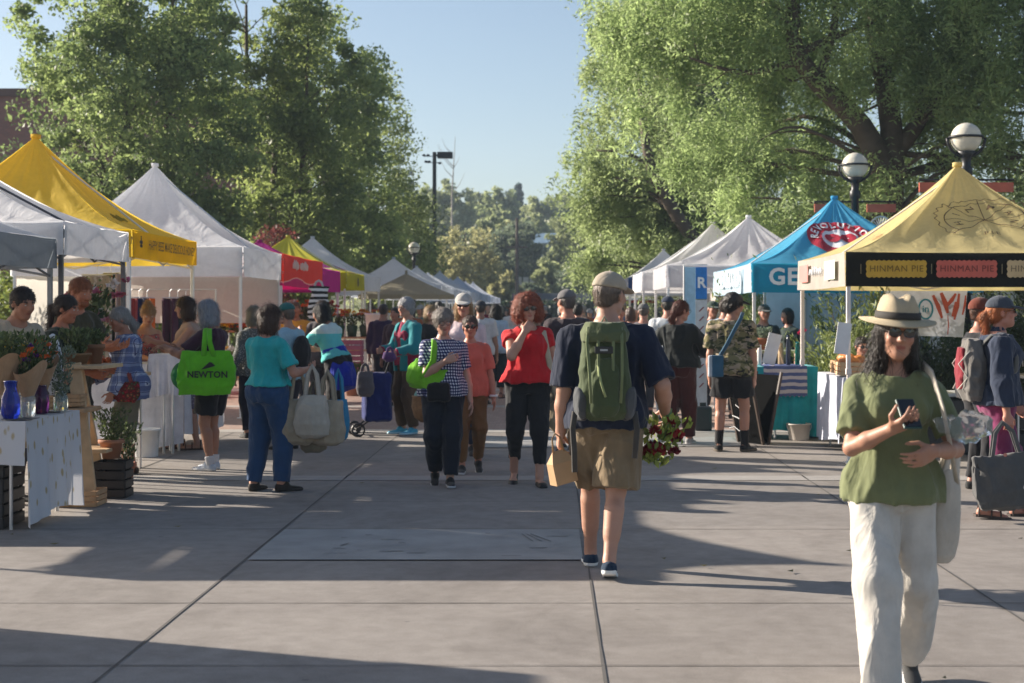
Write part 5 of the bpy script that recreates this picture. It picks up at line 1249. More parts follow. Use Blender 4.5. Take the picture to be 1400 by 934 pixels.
            hob = b.build('straw_hat', m, t, True)
            b = MB(); b.lathe([(.0975, .012), (.0995, .014), (.0975, .042), (.0955, .043)], n=48, fn=hp_); b.build('hat_band', mat((.03, .027, .025), .8), hob, True)
    # --- clothes
    if top:
        top = dict(sl='short', ease=.016, hem=-.10, flare=.01, neck=.075, col=(.5, .5, .5), fold=.011) | top
        e = top['ease']; mt = top['col'] if isinstance(top['col'], bpy.types.Material) else cloth(tuple(top['col']))
        o = [('u', torso(e, top['hem'], .470, top['flare'], low=.024 if top['hem'] < .06 else 0), .03)]
        for s in (1, -1):
            if not m_: o.append(('u', ell(T(.315, s * .066, .075 + e), (.062 * bust, .052 * bust, .064 * bust)), .045))
            if top['hem'] < -.06: o.append(('u', ell(T(-.03, s * .07, -.055), (.098 + e, .084 + e, .11), None), .08))
        for (s, a, b, c, sp_) in arms:
            if top['sl'] == 'none': o.append(('u', cone(T(.425, s * sh * .3), T(.428, s * sh * .90, -.01), .044 + e, .046), .03)); continue
            tk = (1.15 if m_ else 1.0) * (1 + (fat - 1) * .6)
            o.append(('u', cone(T(.438, s * sh * .25), a - Up * .004, .034 + e * .5, .045 * tk + e * .6), .04))
            L_ = {'cap': .30, 'short': .58, 'elbow': .92, 'three': 1.35, 'long': 1.97, 'half': .75}[top['sl']]; q = a + (b - a) * min(1, L_); se = top.get('se', .012)
            o.append(('u', cone(a, q, .046 * tk + e * .7, .040 * tk + e * .6 + se, fb=(L_ <= 1)), .02))
            if L_ > 1: q2 = b + (c - b) * (L_ - 1); o.append(('u', cone(b, q2, .042 * tk + e * .7 + se * .5, .030 * tk + e * .4 + se * .5, fb=True), .015))
        o.append(('i', half(-Up, T(top['hem']))))
        if top['neck']: o.append(('s', ell(T(.505, 0, .03), (top['neck'] * 1.0, top['neck'] * 1.0, top.get('nd', .055)), M)))
        if top.get('strapless'): o.append(('i', half(Up, T(.40))))
        if top.get('open'):   # open front jacket
            o.append(('s', rbox(T(.2, 0, .14), (top['open'], .12, .40), M, .01)))
        sh_ = shape('jacket' if top.get('open') else 'shirt', o, h, mt, t, S, folds(top['fold'], top.get('fx', 12), top.get('fz', 5), x * 3) if h < .02 else None)
        if top.get('collar'):
            shape('collar', [('u', cone(T(.455, 0, -.01), T(.52, 0, .0), .082 if m_ else .070, .066 if m_ else .058), .01), ('s', cone(T(.44, 0, 0), T(.56, 0, .005), .05, .050)), ('s', ell(T(.50, 0, .09), (.03, .05, .07), M))], min(h, .011), mt if top['collar'] is True else cloth(top['collar']), t, S)
    if jacket:      # a second, open layer
        e = jacket.get('ease', .03); mt = jacket['col'] if isinstance(jacket['col'], bpy.types.Material) else cloth(tuple(jacket['col']))
        o = [('u', torso(e, jacket.get('hem', -.12), .49, .015), .03)]
        for (s, a, b, c, sp_) in arms:
            o.append(('u', cone(T(.438, s * sh * .25), a - Up * .004, .036 + e * .5, .050 + e * .6), .035)); o.append(('u', cone(a, b, .048 + e * .7, .045 + e * .8, fb=jacket.get('sl') == 'none'), .02))
            if jacket.get('sl') != 'none': o.append(('u', cone(b, b + (c - b) * .95, .044 + e * .7, .034 + e * .5, fb=True), .015))
        if jacket.get('sl') == 'none': o = o[:1] + [('u', cone(T(.425, s * sh * .3), T(.428, s * sh * .90, -.01), .046 + e, .050), .03) for s in (1, -1)]
        o.append(('i', half(-Up, T(jacket.get('hem', -.12))))); o.append(('s', ell(T(.505, 0, .03), (.07, .08, .05), M))); w_ = jacket.get('open', .05)
        if w_: o.append(('s', rbox(T(.2, 0, .15), (w_, .13, .45), M, .01)))
        shape('jacket', o, h, mt, t, S, folds(.006, 12, 5, x))
    if apron:
        mt = cloth(apron)
        o = [('u', torso(.030, -.32, .36, .02), .02), ('i', half(-Fw, T(.1, 0, .02))), ('i', half(Rt, T(0, .13))), ('i', half(-Rt, T(0, -.13)))]
        shape('apron', o, h, mt, t, S)
    if bottom and not upper:
        bt = dict(kind='pants', col=(.05, .08, .15), ease=.012, len=.97, hem=.055, fold=.010, wide=0, top=.09) | bottom; e = bt['ease']
        if top and top['hem'] < .04: bt['top'] = min(bt['top'], top['hem'] + .055)
        mt = bt['col'] if isinstance(bt['col'], bpy.types.Material) else cloth(tuple(bt['col']), fold=.3)
        if bt['kind'] in ('pants', 'shorts'):
            o = [('u', torso(e * .9, -.10, bt['top']), .03)]
            for s in (1, -1): o.append(('u', ell(T(-.03, s * .075, -.058), (.088 + e, .078 + e, .085 + e)), .045))
            for (s, hj, kn, an, org, Mf) in legs:
                tk = 1 + (fat - 1) * .5; W_ = bt['wide']
                L_ = bt['len'] * 2
                if L_ <= 1.0 or bt['kind'] == 'shorts':
                    q = hj + (kn - hj) * min(1.15, L_) if L_ <= 1 else kn + (an - kn) * (L_ - 1); o.append(('u', cone(hj, q, .092 * tk + e, .074 * tk + e + W_, fb=True), .03))
                else:
                    q = kn + (an - kn) * (L_ - 1); ec = bt.get('cuff', .050)
                    o.append(('u', cone(hj, kn, .090 * tk + e, .062 * tk + e + W_ * .8), .03)); o.append(('u', cone(kn, q, .060 * tk + e + W_ * .8, ec + W_, fb=True), .03))
            o.append(('i', half(Up, T(bt['top']))))
            shape('shorts' if bt['kind'] == 'shorts' else 'trousers', o, h, mt, t, S, folds(bt['fold'], bt.get('fx', 12), bt.get('fz', 7), x * 2 + 5) if h < .02 else None)
        else:
            zl = -bt['len']; hm = bt['hem']
            o = [('u', loft(Hc, np.eye(3), [zl, zl * .6, -.12, 0, bt['top']], np.array([.17 + hm, .165 + hm * .7, .178, .17, .135]) * (1 + (fat - 1) * .6) + e, np.array([.14 + hm, .135 + hm * .7, .135, .122, .10]) * (1 + (fat - 1) * .6) + e, wob=(.07, 9, 1)), .02)]
            shape('skirt', o, h, mt, t, S, folds(.006, 14, 3, 2))
    if not upper:
        for (s, hj, kn, an, org, Mf) in legs:
            f = lambda a, b_, c_: org + Mf @ A3(a, b_, c_)
            kd, sc = shoes[0], shoes[1]; up_ = Mf[:, 2]; hsz = min(h, .008)
            base = [('u', loft(f(0, .062, .0), np.stack([Mf[:, 0], Mf[:, 2], -Mf[:, 1]], 1), [-.145, -.13, -.06, .02, .10, .125], [.018, .036, .046, .037, .034, .020], [.022, .034, .047, .056, .066, .05], [s * -.008, s * -.006, 0, 0, 0, 0], [.0] * 6, 2.4), .012)]
            if kd in ('shoe', 'boot'):
                o = base + [('u', cone(f(0, -.02, .04), f(0, .03, .062), .042, .036), .03)]
                if kd == 'boot': o.append(('u', cone(f(0, -.02, .05), f(0, -.02, .15), .046, .046, fb=True), .02))
                o += [('i', half(-up_, org + up_ * .002)), ('s', cone(f(0, -.014, .085), f(0, -.014, .16), .034, .034))] if kd == 'shoe' else [('i', half(-up_, org + up_ * .002))]
                sole = mat(shoes[2] if len(shoes) > 2 else cm(sc, .5), .7); shape('shoe', o, hsz, [cloth(sc), sole], t, S, sm=3, mi=lambda c_: ((c_ - org) @ Mf)[:, 2] < .026)
                if len(shoes) > 3:   # sock
                    shape('sock', [('u', cone(an - A3(0, 0, .03), an + (kn - an) * shoes[4], .042, .050, fb=True), .01)], h, cloth(shoes[3]), t, S)
            elif kd == 'flat':
                o = base + [('s', ell(f(0, .035, .065), (.030, .10, .040), Mf)), ('i', half(-up_, org + up_ * .002)), ('i', half(up_, org + up_ * .055))]
                shape('shoe', o, hsz, mat(sc, .5), t, S)
            elif kd == 'sandal':
                b = MB(); pr = [(.036, -.07), (.040, -.02), (.038, .05), (.048, .12), (.040, .175), (.015, .20), (-.02, .20), (-.042, .17), (-.046, .11), (-.036, .05), (-.038, -.02), (-.036, -.07), (0, -.088)]
                lo_ = [f(p * s, q, 0) * S for p, q in pr]; hi_ = [f(p * s, q, .02) * S for p, q in pr]; n_ = len(pr)
                b.add(lo_ + hi_, [tuple(range(n_)), tuple(range(n_, 2 * n_))[::-1]] + [(k_, k_ + n_, (k_ + 1) % n_ + n_, (k_ + 1) % n_) for k_ in range(n_)])
                for yy, hh2 in ((.115, .056), (.045, .072), (-.03, .10)): b.tube([f(.042 * math.cos(a) * (1 if yy > 0 else .95), yy - (.02 if yy < 0 else 0), hh2 * math.sin(a) * 1.0 + .005) * S for a in [PI * k_ / 10 for k_ in range(11)]], .007 * S, 6)
                b.build('sandal', mat(sc, .7), t)
    inf = dict(t=t, S=S, T=lambda a, b=0., c=0.: T(a, b, c) * S, M=M, hands=[a[3] * S for a in arms], arms=arms, C=C * S, Mh=Mh, Hd=lambda a, b, c: Hd(a, b, c) * S)
    return inf
def W2(inf, p):     # body-local point to world
    t = inf['t']; a = t.rotation_euler.z; c, s = math.cos(a), math.sin(a)
    return Vector((t.location.x + c * p[0] - s * p[1], t.location.y + s * p[0] + c * p[1], t.location.z + p[2]))
# ------------------------------------------------------------------ props
def mrot(yaw, tilt=0, ax=(1, 0, 0)): return np.array(Matrix.Rotation(yaw, 3, 'Z') @ Matrix.Rotation(tilt, 3, Vector(ax)))
def tote(label, hang, w, hgt, d, col, yaw=0, handle=.25, name='tote_bag', cat='bag', group=None, bulge=1.15, h=.009, m=None, tilt=0, hcol=None, lean=0, droop=.03):
    """soft bag hanging from the world point 'hang'; its handles run down to the mouth"""
    hang = Vector(hang); t = empty(name, (hang.x, hang.y, hang.z - handle - hgt), yaw); tag(t, label, cat, group)
    if lean: t.rotation_euler[1] = lean
    mt = m or cloth(tuple(col), fold=.5)
    o = [('u', loft((0, 0, 0), np.eye(3), [0, .03, hgt * .35, hgt * .8, hgt], [w * .30, w * .44 * bulge, w * .52 * bulge, w * .5, w * .40], [d * .22, d * .42, d * .55, d * .42, d * .16], pw=2.5), .02)]
    sc = float(hang.x * 7 + hang.y)
    shape('bag_body', o, h, mt, t, 1, folds(min(.014, .036 * w), 10, 4, sc, .4))
    b = MB()
    for s in (-1, 1):
        b.tube([(-w * .26, s * d * .13, hgt * .80), (-w * .25, s * d * .12, hgt), (-w * .16, s * .02, hgt + handle * .7), (0, s * .012, hgt + handle), (w * .16, s * .02, hgt + handle * .7), (w * .25, s * d * .12, hgt), (w * .26, s * d * .13, hgt * .80)], .016, 6, flat=(0, 1, 0))
    b.build('handle', cloth(tuple(hcol or col)), t, True)
    return t
def flowers(name, centres, rad, cols, parent, petals=16, flat=.6):
    n = len(centres); C = np.repeat(np.array(centres, float), petals, 0); rr_ = np.repeat(np.broadcast_to(np.array(rad, float), (n,)), petals)
    d = nr.normal(size=(n * petals, 3)); d[:, 2] = np.abs(d[:, 2]) * flat; d /= np.linalg.norm(d, axis=1, keepdims=True)
    V, F = quads_leaf(C + d * rr_[:, None] * .55, d, rr_ * 1.1, .75)
    me = np_mesh(name, V, F); ms = []
    for c in cols:
        m = mat(c, .6, var=.2, scale=40); ms.append(m)
    o = link(name, me, parent, ms); me.polygons.foreach_set('material_index', np.repeat(nr.integers(0, len(cols), n), petals).astype(np.int32)); return o
def sprig(name, parent, base, r, h, n, cols, l=.05, asp=.4, spread=1.0):
    a = nr.random(n) * 2 * PI; q = nr.random(n) ** .6; z = nr.random(n)
    C = np.stack([np.cos(a) * q * r * (.35 + .65 * z * spread), np.sin(a) * q * r * (.35 + .65 * z * spread), h * z], 1) + np.array(base)
    d = np.stack([np.cos(a) * .5, np.sin(a) * .5, .5 + nr.random(n)], 1) + nr.normal(0, .5, (n, 3))
    return leaf_obj(name, C, d, l * (.6 + .8 * nr.random(n)), leafmat(*cols, .3), parent, asp)
HERB = ((.03, .05, .02), (.13, .17, .06)); SAGE = ((.08, .11, .07), (.20, .24, .17)); LIME = ((.09, .13, .02), (.32, .38, .08))
KRAFT = cloth((.36, .22, .12), rough=.8, fold=.6)
def bouquet(label, p, r, h, cols, paper=True, group='paper wrapped bouquets on the flower table', tilt=0):
    t = empty('bouquet', p, rng.uniform(0, 6)); tag(t, label, 'bouquet', group); t.rotation_euler[0] = tilt
    if paper:
        b = MB(); ph_ = rng.uniform(0, 6)
        b.grid(lambda u, v: (( .03 + (r - .03) * v) * (1 + .08 * math.sin(u * 2 * PI * 3 + ph_) * v) * math.cos(u * 2 * PI), (.03 + (r - .03) * v) * (1 + .08 * math.sin(u * 2 * PI * 3 + ph_) * v) * math.sin(u * 2 * PI), h * .55 * v + .05 * v * math.sin(u * 4 * PI + ph_)), 28, 6)
        b.build('paper_wrap', KRAFT, t, True)
    sprig('greenery', t, (0, 0, h * .25), r * 1.15, h * .72, 380, HERB, .055)
    if cols:
        cs = [(r * .75 * nr.normal() * .6, r * .75 * nr.normal() * .6, h * (.62 + .25 * nr.random())) for _ in range(9)]
        flowers('blooms', cs, .032, cols, t)
    return t
def jar(label, p, r, h, col, clear=True, name='glass_jar', cat='jar', prof=None, contents=None):
    t = empty(name, p); tag(t, label, cat)
    if clear:
        k = ('glass', tuple(col))
        if k not in MC:
            m, nd, ln, bs = newmat('glass'); bs.inputs['Base Color'].default_value = (*col, 1); bs.inputs['Roughness'].default_value = .06; bs.inputs['Transmission Weight'].default_value = .8; bs.inputs['IOR'].default_value = 1.35; MC[k] = m
        m = MC[k]
    else: m = mat(col, .25, spec=.6)
    prof = prof or [(.8, 0), (1, .05), (1, .72), (.72, .86), (.72, 1)]
    b = MB(); b.lathe([(q[0] * r, q[1] * h) for q in prof], n=20); b.build('vessel', m, t, True)
    b = MB(); b.tube([(.9 * prof[-1][0] * r * math.cos(a), .9 * prof[-1][0] * r * math.sin(a), h) for a in [2 * PI * i / 16 for i in range(17)]], r * .09, 5); b.build('rim', m, t, True)
    if contents:
        sprig('stems', t, (0, 0, h * .5), r * contents[0], contents[1], contents[2], contents[3], contents[4] if len(contents) > 4 else .05)
    return t
def drape(x0, x1, y0, y1, zt, drops, m, label, seed=0, nm='tablecloth'):
    """cloth on a table; drops = hang length front, right, back, left"""
    cx, cy = (x0 + x1) / 2, (y0 + y1) / 2; t = None; b = MB(); hx, hy = (x1 - x0) / 2, (y1 - y0) / 2
    b.grid(lambda u, v: (-hx + 2 * hx * u, -hy + 2 * hy * v, zt + .003 * math.sin(u * 9 + seed) * math.sin(v * 7)), 12, 12)
    cs = [(-hx, -hy), (hx, -hy), (hx, hy), (-hx, hy)]
    for i in range(4):
        if drops[i] <= 0: continue
        (ax, ay), (bx, by) = cs[i], cs[(i + 1) % 4]; n_ = Vector((by - ay, -(bx - ax), 0)).normalized()
        def f(u, v, ax=ax, ay=ay, bx=bx, by=by, n_=n_, i=i):
            o = (.02 * v + .022 * v * math.sin(u * 17 + seed + i) + .012 * v * math.sin(u * 39 + seed)); L = drops[i] * (1 + .05 * math.sin(u * 5 + seed))
            return (ax + (bx - ax) * u + n_.x * o, ay + (by - ay) * u + n_.y * o, zt - .0 - L * v)
        b.grid(f, 40, 10)
    o = b.build(nm, m, None, True, (cx, cy, 0)); tag(o, label, 'tablecloth'); return o
def table(x0, x1, y0, y1, h, label, m=None):
    t = empty('folding_table', ((x0 + x1) / 2, (y0 + y1) / 2, 0)); tag(t, label, 'table'); w, d = x1 - x0, y1 - y0
    b = MB(); b.box((0, 0, h - .02), (w - .02, d - .02, .035), bev=.008); b.build('table_top', m or mat((.5, .5, .48), .6), t)
    for sx in (-1, 1):
        for sy in (-1, 1):
            b = MB(); b.tube([(sx * (w / 2 - .1), sy * (d / 2 - .08), 0), (sx * (w / 2 - .1), sy * (d / 2 - .08), h - .04)], .014, 6); b.build('leg', STEEL, t)
    return t
def crate(label, x, y, z, w, d, h, m, yaw=0, name='crate', cat='crate', slats=3):
    t = empty(name, (x, y, z), yaw); tag(t, label, cat); b = MB()
    for k in range(slats):
        zz = h * (k + .5) / slats; hh_ = h / slats * .78
        for s in (-1, 1): b.box((0, s * d / 2, zz), (w, .012, hh_)); b.box((s * w / 2, 0, zz), (.012, d - .014, hh_))
    b.build('slats', m, t); b = MB(); b.box((0, 0, .012), (w - .016, d - .016, .015)); b.build('base', m, t)
    for sx in (-1, 1):
        for sy in (-1, 1): b = MB(); b.box((sx * (w / 2 - .02), sy * (d / 2 - .02), h / 2), (.022, .022, h * .97)); b.build('corner_post', m, t)
    return t
def bucket(label, x, y, z, r, h, col=(.72, .72, .70), group=None):
    t = empty('bucket', (x, y, z)); tag(t, label, 'bucket', group); b = MB(); b.lathe([(r * .84, 0), (r * .86, .01), (r * .98, h * .92), (r * 1.06, h * .93), (r * 1.06, h), (r * .97, h), (r * .95, h * .93), (r * .84, .02), (.001, .02)], n=24); b.build('pail', mat(col, .45), t, True)
    b = MB(); b.tube([(r * 1.05 * math.cos(a), -.02 - .03 * math.sin(a), h * .9 - r * .9 * math.sin(a)) for a in [PI * k / 12 for k in range(13)]], .004, 5); b.build('handle', STEEL, t); return t
def pot(label, x, y, z, r, h, col, plant, group=None):
    t = empty('potted_plant', (x, y, z)); tag(t, label, 'potted plant', group); b = MB(); b.lathe([(r * .7, 0), (r * .92, h * .8), (r * 1.08, h * .8), (r * 1.08, h), (r * .9, h), (r * .88, h * .9), (.001, h * .9)], n=20); b.build('pot', mat(col, .8), t, True)
    sprig('foliage', t, (0, 0, h * .85), plant[0], plant[1], plant[2], plant[3], plant[4]); return t

# ---- bouquet stall at the left edge
m, nd, ln, bs = newmat('spotted_cloth'); v = coords(nd, ln, (1, 1, .55)); vo = nd.new('ShaderNodeTexVoronoi'); vo.inputs['Scale'].default_value = 13; ln.new(v, vo.inputs['Vector'])
n_ = noise(nd, ln, v, 18, 3); q = math_(nd, ln, 'ADD', vo.outputs['Distance'], math_(nd, ln, 'MULTIPLY', n_, .28))
c = ramp(nd, ln, q, [(0, (.40, .28, .12)), (.31, (.46, .38, .24)), (.40, (.60, .60, .63))], 'LINEAR'); ln.new(c, bs.inputs['Base Color']); bs.inputs['Roughness'].default_value = .85; bump(nd, ln, noise(nd, ln, v, 6, 3), bs, .3, .03); add_transl(m, nd, ln, bs, c, .15)
table(-5.6, -3.72, 11.05, 12.25, .76, 'folding table under the spotted white cloth')
drape(-5.62, -3.68, 11.02, 12.28, .775, (.30, .72, .3, .3), m, 'white tablecloth with gold brown spots hanging to the ground', 2)
b = MB(); b.grid(lambda u, v: (-3.66 + .10 * u + .01 * math.sin(v * 9), 11.0 + .02 * math.sin(v * 8) - .03 * v, .77 - .76 * v * (1 - .25 * u)), 4, 12)
crate('black plastic crate under the near end of the bouquet table', -4.15, 11.35, .0, .55, .45, .36, BLACK, slats=4)
crate('black plastic crate stacked on the one under the bouquet table', -4.15, 11.36, .365, .55, .45, .22, BLACK, slats=3)
tz = .782
OR, PU, WHF, PK, YE, RE = (.75, .13, .01), (.16, .03, .28), (.7, .7, .66), (.6, .2, .25), (.8, .5, .02), (.5, .02, .03)
jar('cobalt blue glass vase at the left edge of the table', (-3.82, 11.12, tz), .065, .27, (.02, .05, .55), prof=[(.7, 0), (1, .15), (1, .55), (.6, .8), (.75, 1)])
jar('terracotta coloured vase beside the blue vase', (P(16, 11.4), 11.4, tz), .05, .24, (.45, .17, .10), False)
jar('clear glass jar of bouquet stems near the front corner', (P(38, 11.35), 11.35, tz), .055, .19, (.85, .9, .9))
jar('deep purple glass jar in the middle of the table', (P(56, 11.75), 11.75, tz), .06, .21, (.10, .02, .14))
jar('clear jar of grey green herb stems at the back corner', (P(83, 12.05), 12.05, tz), .055, .15, (.8, .9, .85), contents=(2.4, .42, 700, SAGE, .035))
jar('small clear jar between the terracotta and clear jars', (P(26, 11.8), 11.8, tz), .045, .16, (.85, .9, .9))
for (px, z, zz, r, cols, w) in ((4, 11.3, .30, .13, None, 'leafy bouquet at the very left edge'), (19, 11.7, .27, .13, [YE, WHF], 'leafy bouquet with pale flowers second from the left'), (38, 11.35, .20, .13, [OR, PU, OR], 'bouquet with orange and purple flowers'), (57, 11.8, .24, .13, [OR], 'leafy bouquet above the purple jar'), (28, 12.1, .30, .15, None, 'tall feathery green bouquet at the back of the table')):
    bouquet(w + ', wrapped in brown paper', (P(px, z), z, tz + zz * .55), r, .46, cols)
b = MB(); b.box((0, 0, .004), (.22, .16, .004)); 
for i, (px, z, w) in enumerate(((28, 11.15, 'dark card lying flat at the front of the bouquet table'), (62, 11.9, 'dark card lying flat beside the purple jar'))):
    o = b.build('card', mat((.06, .06, .07), .4), None, loc=(P(px, z), z, tz)); o.rotation_euler[2] = .3 * i; tag(o, w, 'card')
# white printed paper sleeve standing behind the flowers
t = tote('white paper sleeve with dark speckles behind the bouquets', (P(72, 12.1), 12.1, 1.36), .13, .40, .08, (.7, .7, .72), handle=.06, m=patt('dots', (.62, .62, .66), (.05, .05, .07), scale=.8), name='paper_bag')
# plant shelf with the leaning board
t = empty('plant_stand', (P(128, 12.9), 12.9, 0)); tag(t, 'slanted raw wood plant stand holding potted herbs', 'plant stand')
def board(b, p, q, w=.11, th=.035):
    p, q = Vector(p), Vector(q); d = (q - p); L = d.length; d.normalize(); rt = Vector((1, 0, 0)) - d * d.x; rt.normalize(); u = rt.cross(d)
    b.box((p + q) / 2, (w, L, th), Matrix((rt, d, u)).transposed(), bev=.004)
b = MB(); board(b, (.04, -.22, .02), (-.14, -.06, 1.12)); b.build('board', PALEWOOD, t)
b = MB(); board(b, (-.10, .55, .02), (-.22, .25, 1.10)); b.build('board', PALEWOOD, t)
b = MB(); b.box((-.14, .18, 1.09), (.5, .62, .03), bev=.005); b.build('shelf', PALEWOOD, t)
b = MB(); b.box((-.06, .2, .40), (.36, .5, .03), bev=.005); b.build('shelf', PALEWOOD, t)
pz = 1.11
pot('bushy dark herb in a basket on top of the plant stand', P(103, 12.95), 13.0, pz, .11, .09, (.20, .11, .05), (.17, .22, 500, HERB, .05))
pot('herb in a brown pot on the plant stand edge', P(126, 13.15), 13.2, pz - .02, .085, .18, (.22, .10, .05), (.12, .14, 220, HERB, .05))
pot('trailing green herb in a low clay pot on the ground', P(152, 13.1), 13.1, .32, .10, .16, (.35, .15, .08), (.17, .28, 700, HERB, .035))
pot('second trailing herb in a small clay pot near the plaid jacket', P(172, 13.5), 13.5, .12, .085, .13, (.36, .12, .07), (.15, .36, 600, HERB, .035))
crate('black slatted crate standing under the herb pots', P(155, 13.1), 13.1, 0, .26, .26, .31, BLACK, slats=4)
crate('low wooden crate at the foot of the leaning board', P(112, 12.6), 12.55, 0, .34, .3, .13, WOOD)
crate('wooden box of small packets on the ledge behind the bouquets', P(92, 12.75), 12.75, .78, .26, .2, .1, WOOD)
table(-4.35, -3.7, 12.5, 13.0, .77, 'small bare table beside the plant stand', WOOD)
# tall lily arrangement on the counter behind
table(-5.3, -3.95, 14.9, 15.6, .95, 'counter table in the white covered vegetable stall', PALEWOOD)
jar('tall clear vase of pink and white lilies on the back counter', (P(128, 15.2), 15.2, .97), .07, .34, (.85, .9, .88), contents=(3.2, .62, 420, HERB, .09))
o = flowers('lily_bunch', [(P(128, 15.2) + nr.normal() * .16, 15.2 + nr.normal() * .1, 1.42 + .42 * nr.random()) for _ in range(26)], .06, [(.55, .22, .25), (.65, .55, .5), (.45, .10, .16)], None, 9); tag(o, 'loose pink and white lily flowers filling the tall vase', 'flowers')
crate('tray of orange peppers at the counter edge', P(146, 15.1), 15.1, .97, .32, .3, .09, WOOD)
o = MB()
for _ in range(34): o.ball((nr.normal() * .08, nr.normal() * .08, .07 + .03 * nr.random()), (.022, .03, .02), 8)
o = o.build('orange_peppers', mat((.65, .14, .02), .35), None, True, (P(146, 15.1), 15.1, .99)); tag(o, 'small orange peppers heaped in the counter tray', 'peppers')
# hanging textiles behind the left vendors
def hanging(label, px, z, w, top, bot, m, seed=0, name='hanging_cloth', cat='cloth', group='garments hanging behind the left stalls'):
    x = P(px, z); t = empty(name, (x, z, 0)); tag(t, label, cat, group); b = MB()
    b.grid(lambda u, v: (-w / 2 + w * u, .05 * math.sin(u * 11 + seed) * (.4 + v), top - (top - bot) * v), 26, 8); b.build('fabric', m, t, True)
    b = MB(); b.tube([(-w / 2, 0, top + .01), (w / 2, 0, top + .01)], .008, 5); b.tube([(0, 0, top), (0, .0, top + .10), (.03, 0, top + .13)], .004, 4); b.build('hanger', STEEL, t); return t
hanging('floral print garment hanging in the yellow stall', 133, 17.2, .34, 1.93, 1.02, patt('floral', (.30, .26, .22), (.35, .08, .08), (.12, .18, .1), (.45, .42, .4), scale=.7), 1)
hanging('dark teal garment hanging beside the floral one', 152, 17.3, .18, 1.95, 1.0, cloth((.03, .08, .10)), 2)
hanging('pale pink scarf hanging at the yellow stall post', 165, 17.2, .12, 1.95, 1.1, cloth((.45, .35, .33)), 3)
for i, (px, c_, nm_) in enumerate(((178, (.25, .04, .05), 'dark red'), (190, (.02, .03, .09), 'navy'), (201, (.62, .12, .02), 'orange'), (232, (.06, .02, .04), 'plum'), (243, (.015, .02, .03), 'black'), (254, (.60, .14, .03), 'bright orange'))):
    hanging('%s shirt on the rack behind the blonde vendor' % nm_, px, 21.6 + .1 * i, .22, 1.72, 1.0, cloth(c_), i)
t = empty('clothes_rack', (P(216, 22.1), 22.15, 0)); tag(t, 'metal clothes rack along the back of the white peaked stall', 'rack'); b = MB(); b.tube([(-.8, 0, 0), (-.8, 0, 1.85), (.8, 0, 1.85), (.8, 0, 0)], .015, 6); b.build('rail', STEEL, t)
# white covered table of the yellow stall and its bucket
table(-5.2, -4.05, 17.2, 19.2, .95, 'long table under the plain white cloth')
drape(-5.22, -4.0, 17.15, 19.25, .965, (.88, .80, .6, .6), cloth((.62, .62, .66), transl=.15), 'plain white tablecloth under the yellow canopy', 5)
bucket('white bucket with a red rim line on the pavement below the white cloth', P(199, 16.7), 16.7, 0, .15, .30)
o = drape(P(205, 17), P(250, 17), 16.95, 17.5, 1.08, (.45, .25, .2, .2), cloth((.60, .60, .65), transl=.1), 'white sheet bundled over the table end beside the brown haired shopper', 8, 'white_sheet')
t = table(P(205, 17) + .03, P(250, 17) - .03, 17.0, 17.45, 1.06, 'narrow stand under the bundled white sheet')
# black gripped tent weight at white post
b = MB(); b.box((0, 0, .55), (.05, .05, 1.1)); b.box((0, 0, .2), (.10, .1, .28)); 
# flower stall under the red and lime canopies
def fbucket(label, x, y, z, cols, r=.11, tall=.34, n=10, bc=(.05, .12, .06)):
    t = empty('flower_bucket', (x, y, z)); tag(t, label, 'flower bucket', 'flower buckets in the red and lime stalls'); b = MB(); b.lathe([(r * .75, 0), (r, .24), (r * .9, .24), (.001, .22)], n=14); b.build('pail', mat(bc, .6), t, True)
    sprig('stems', t, (0, 0, .2), r * 1.6, tall * .7, 220, HERB, .07)
    flowers('blooms', [(r * 1.7 * nr.normal() * .55, r * 1.7 * nr.normal() * .55, .24 + tall * (.5 + .3 * nr.random())) for _ in range(n)], .055, cols, t, 14)
tiers = [(.85, 27.2), (.45, 26.7), (1.2, 28.2)]
for i, (zz, y) in enumerate(tiers):
    t = table(-5.9, -3.9, y - .22, y + .22, zz, ['middle', 'lowest', 'highest'][i] + ' display shelf of the flower stall', WOOD)
cn = {'orange': [OR], 'yellow': [YE], 'orange and yellow': [OR, YE], 'red': [RE, (.6, .1, .02)], 'pink': [PK], 'white': [WHF], 'purple': [PU, PK], 'rust': [(.45, .1, .02), (.6, .25, .02)]}
ks = list(cn)
tn = ['middle', 'lowest', 'highest']
pn = ['first', 'second', 'third', 'fourth', 'fifth', 'sixth', 'seventh']
for i, (zz, y) in enumerate(tiers):
    for k in range(6):
        c_ = ks[(k * 3 + i * 2) % 8] if i else ['yellow', 'orange', 'orange and yellow', 'orange', 'red', 'pink'][k]
        fbucket('%s flowers, %s bucket from the left on the %s shelf' % (c_, pn[k], tn[i]), -5.7 + .34 * k, y, zz, cn[c_])
t = table(-5.4, -3.65, 33.0, 33.9, 1.0, 'flower table under the magenta canopy', WOOD)
for k in range(7):
    c_ = ['rust', 'orange', 'red', 'orange', 'yellow', 'rust', 'orange and yellow'][k]
    fbucket('%s flowers, %s bucket from the left on the table under the magenta canopy' % (c_, pn[k]), -5.3 + .27 * k, 33.4, 1.0, cn[c_], r=.12, tall=.4, n=12)
t = table(-5.2, -3.5, 30.6, 31.1, .8, 'pale produce table at the red stall end', PALEWOOD)
bucket('white bucket hanging from the lime canopy post', P(516, 33), 33, .98, .26, .52)
crate('woven pink crate stood on end by the flower stall post', P(481, 30), 30, .28, .42, .3, .72, mat((.35, .12, .18), .8), slats=7)
crate('wooden crate of gourds near the lime canopy post', P(506, 31), 30.4, .0, .5, .4, .4, WOOD)
pot('terracotta pot plant beside the wooden crate', P(488, 29), 28.6, .0, .2, .35, (.3, .15, .1), (.25, .3, 250, HERB, .08))
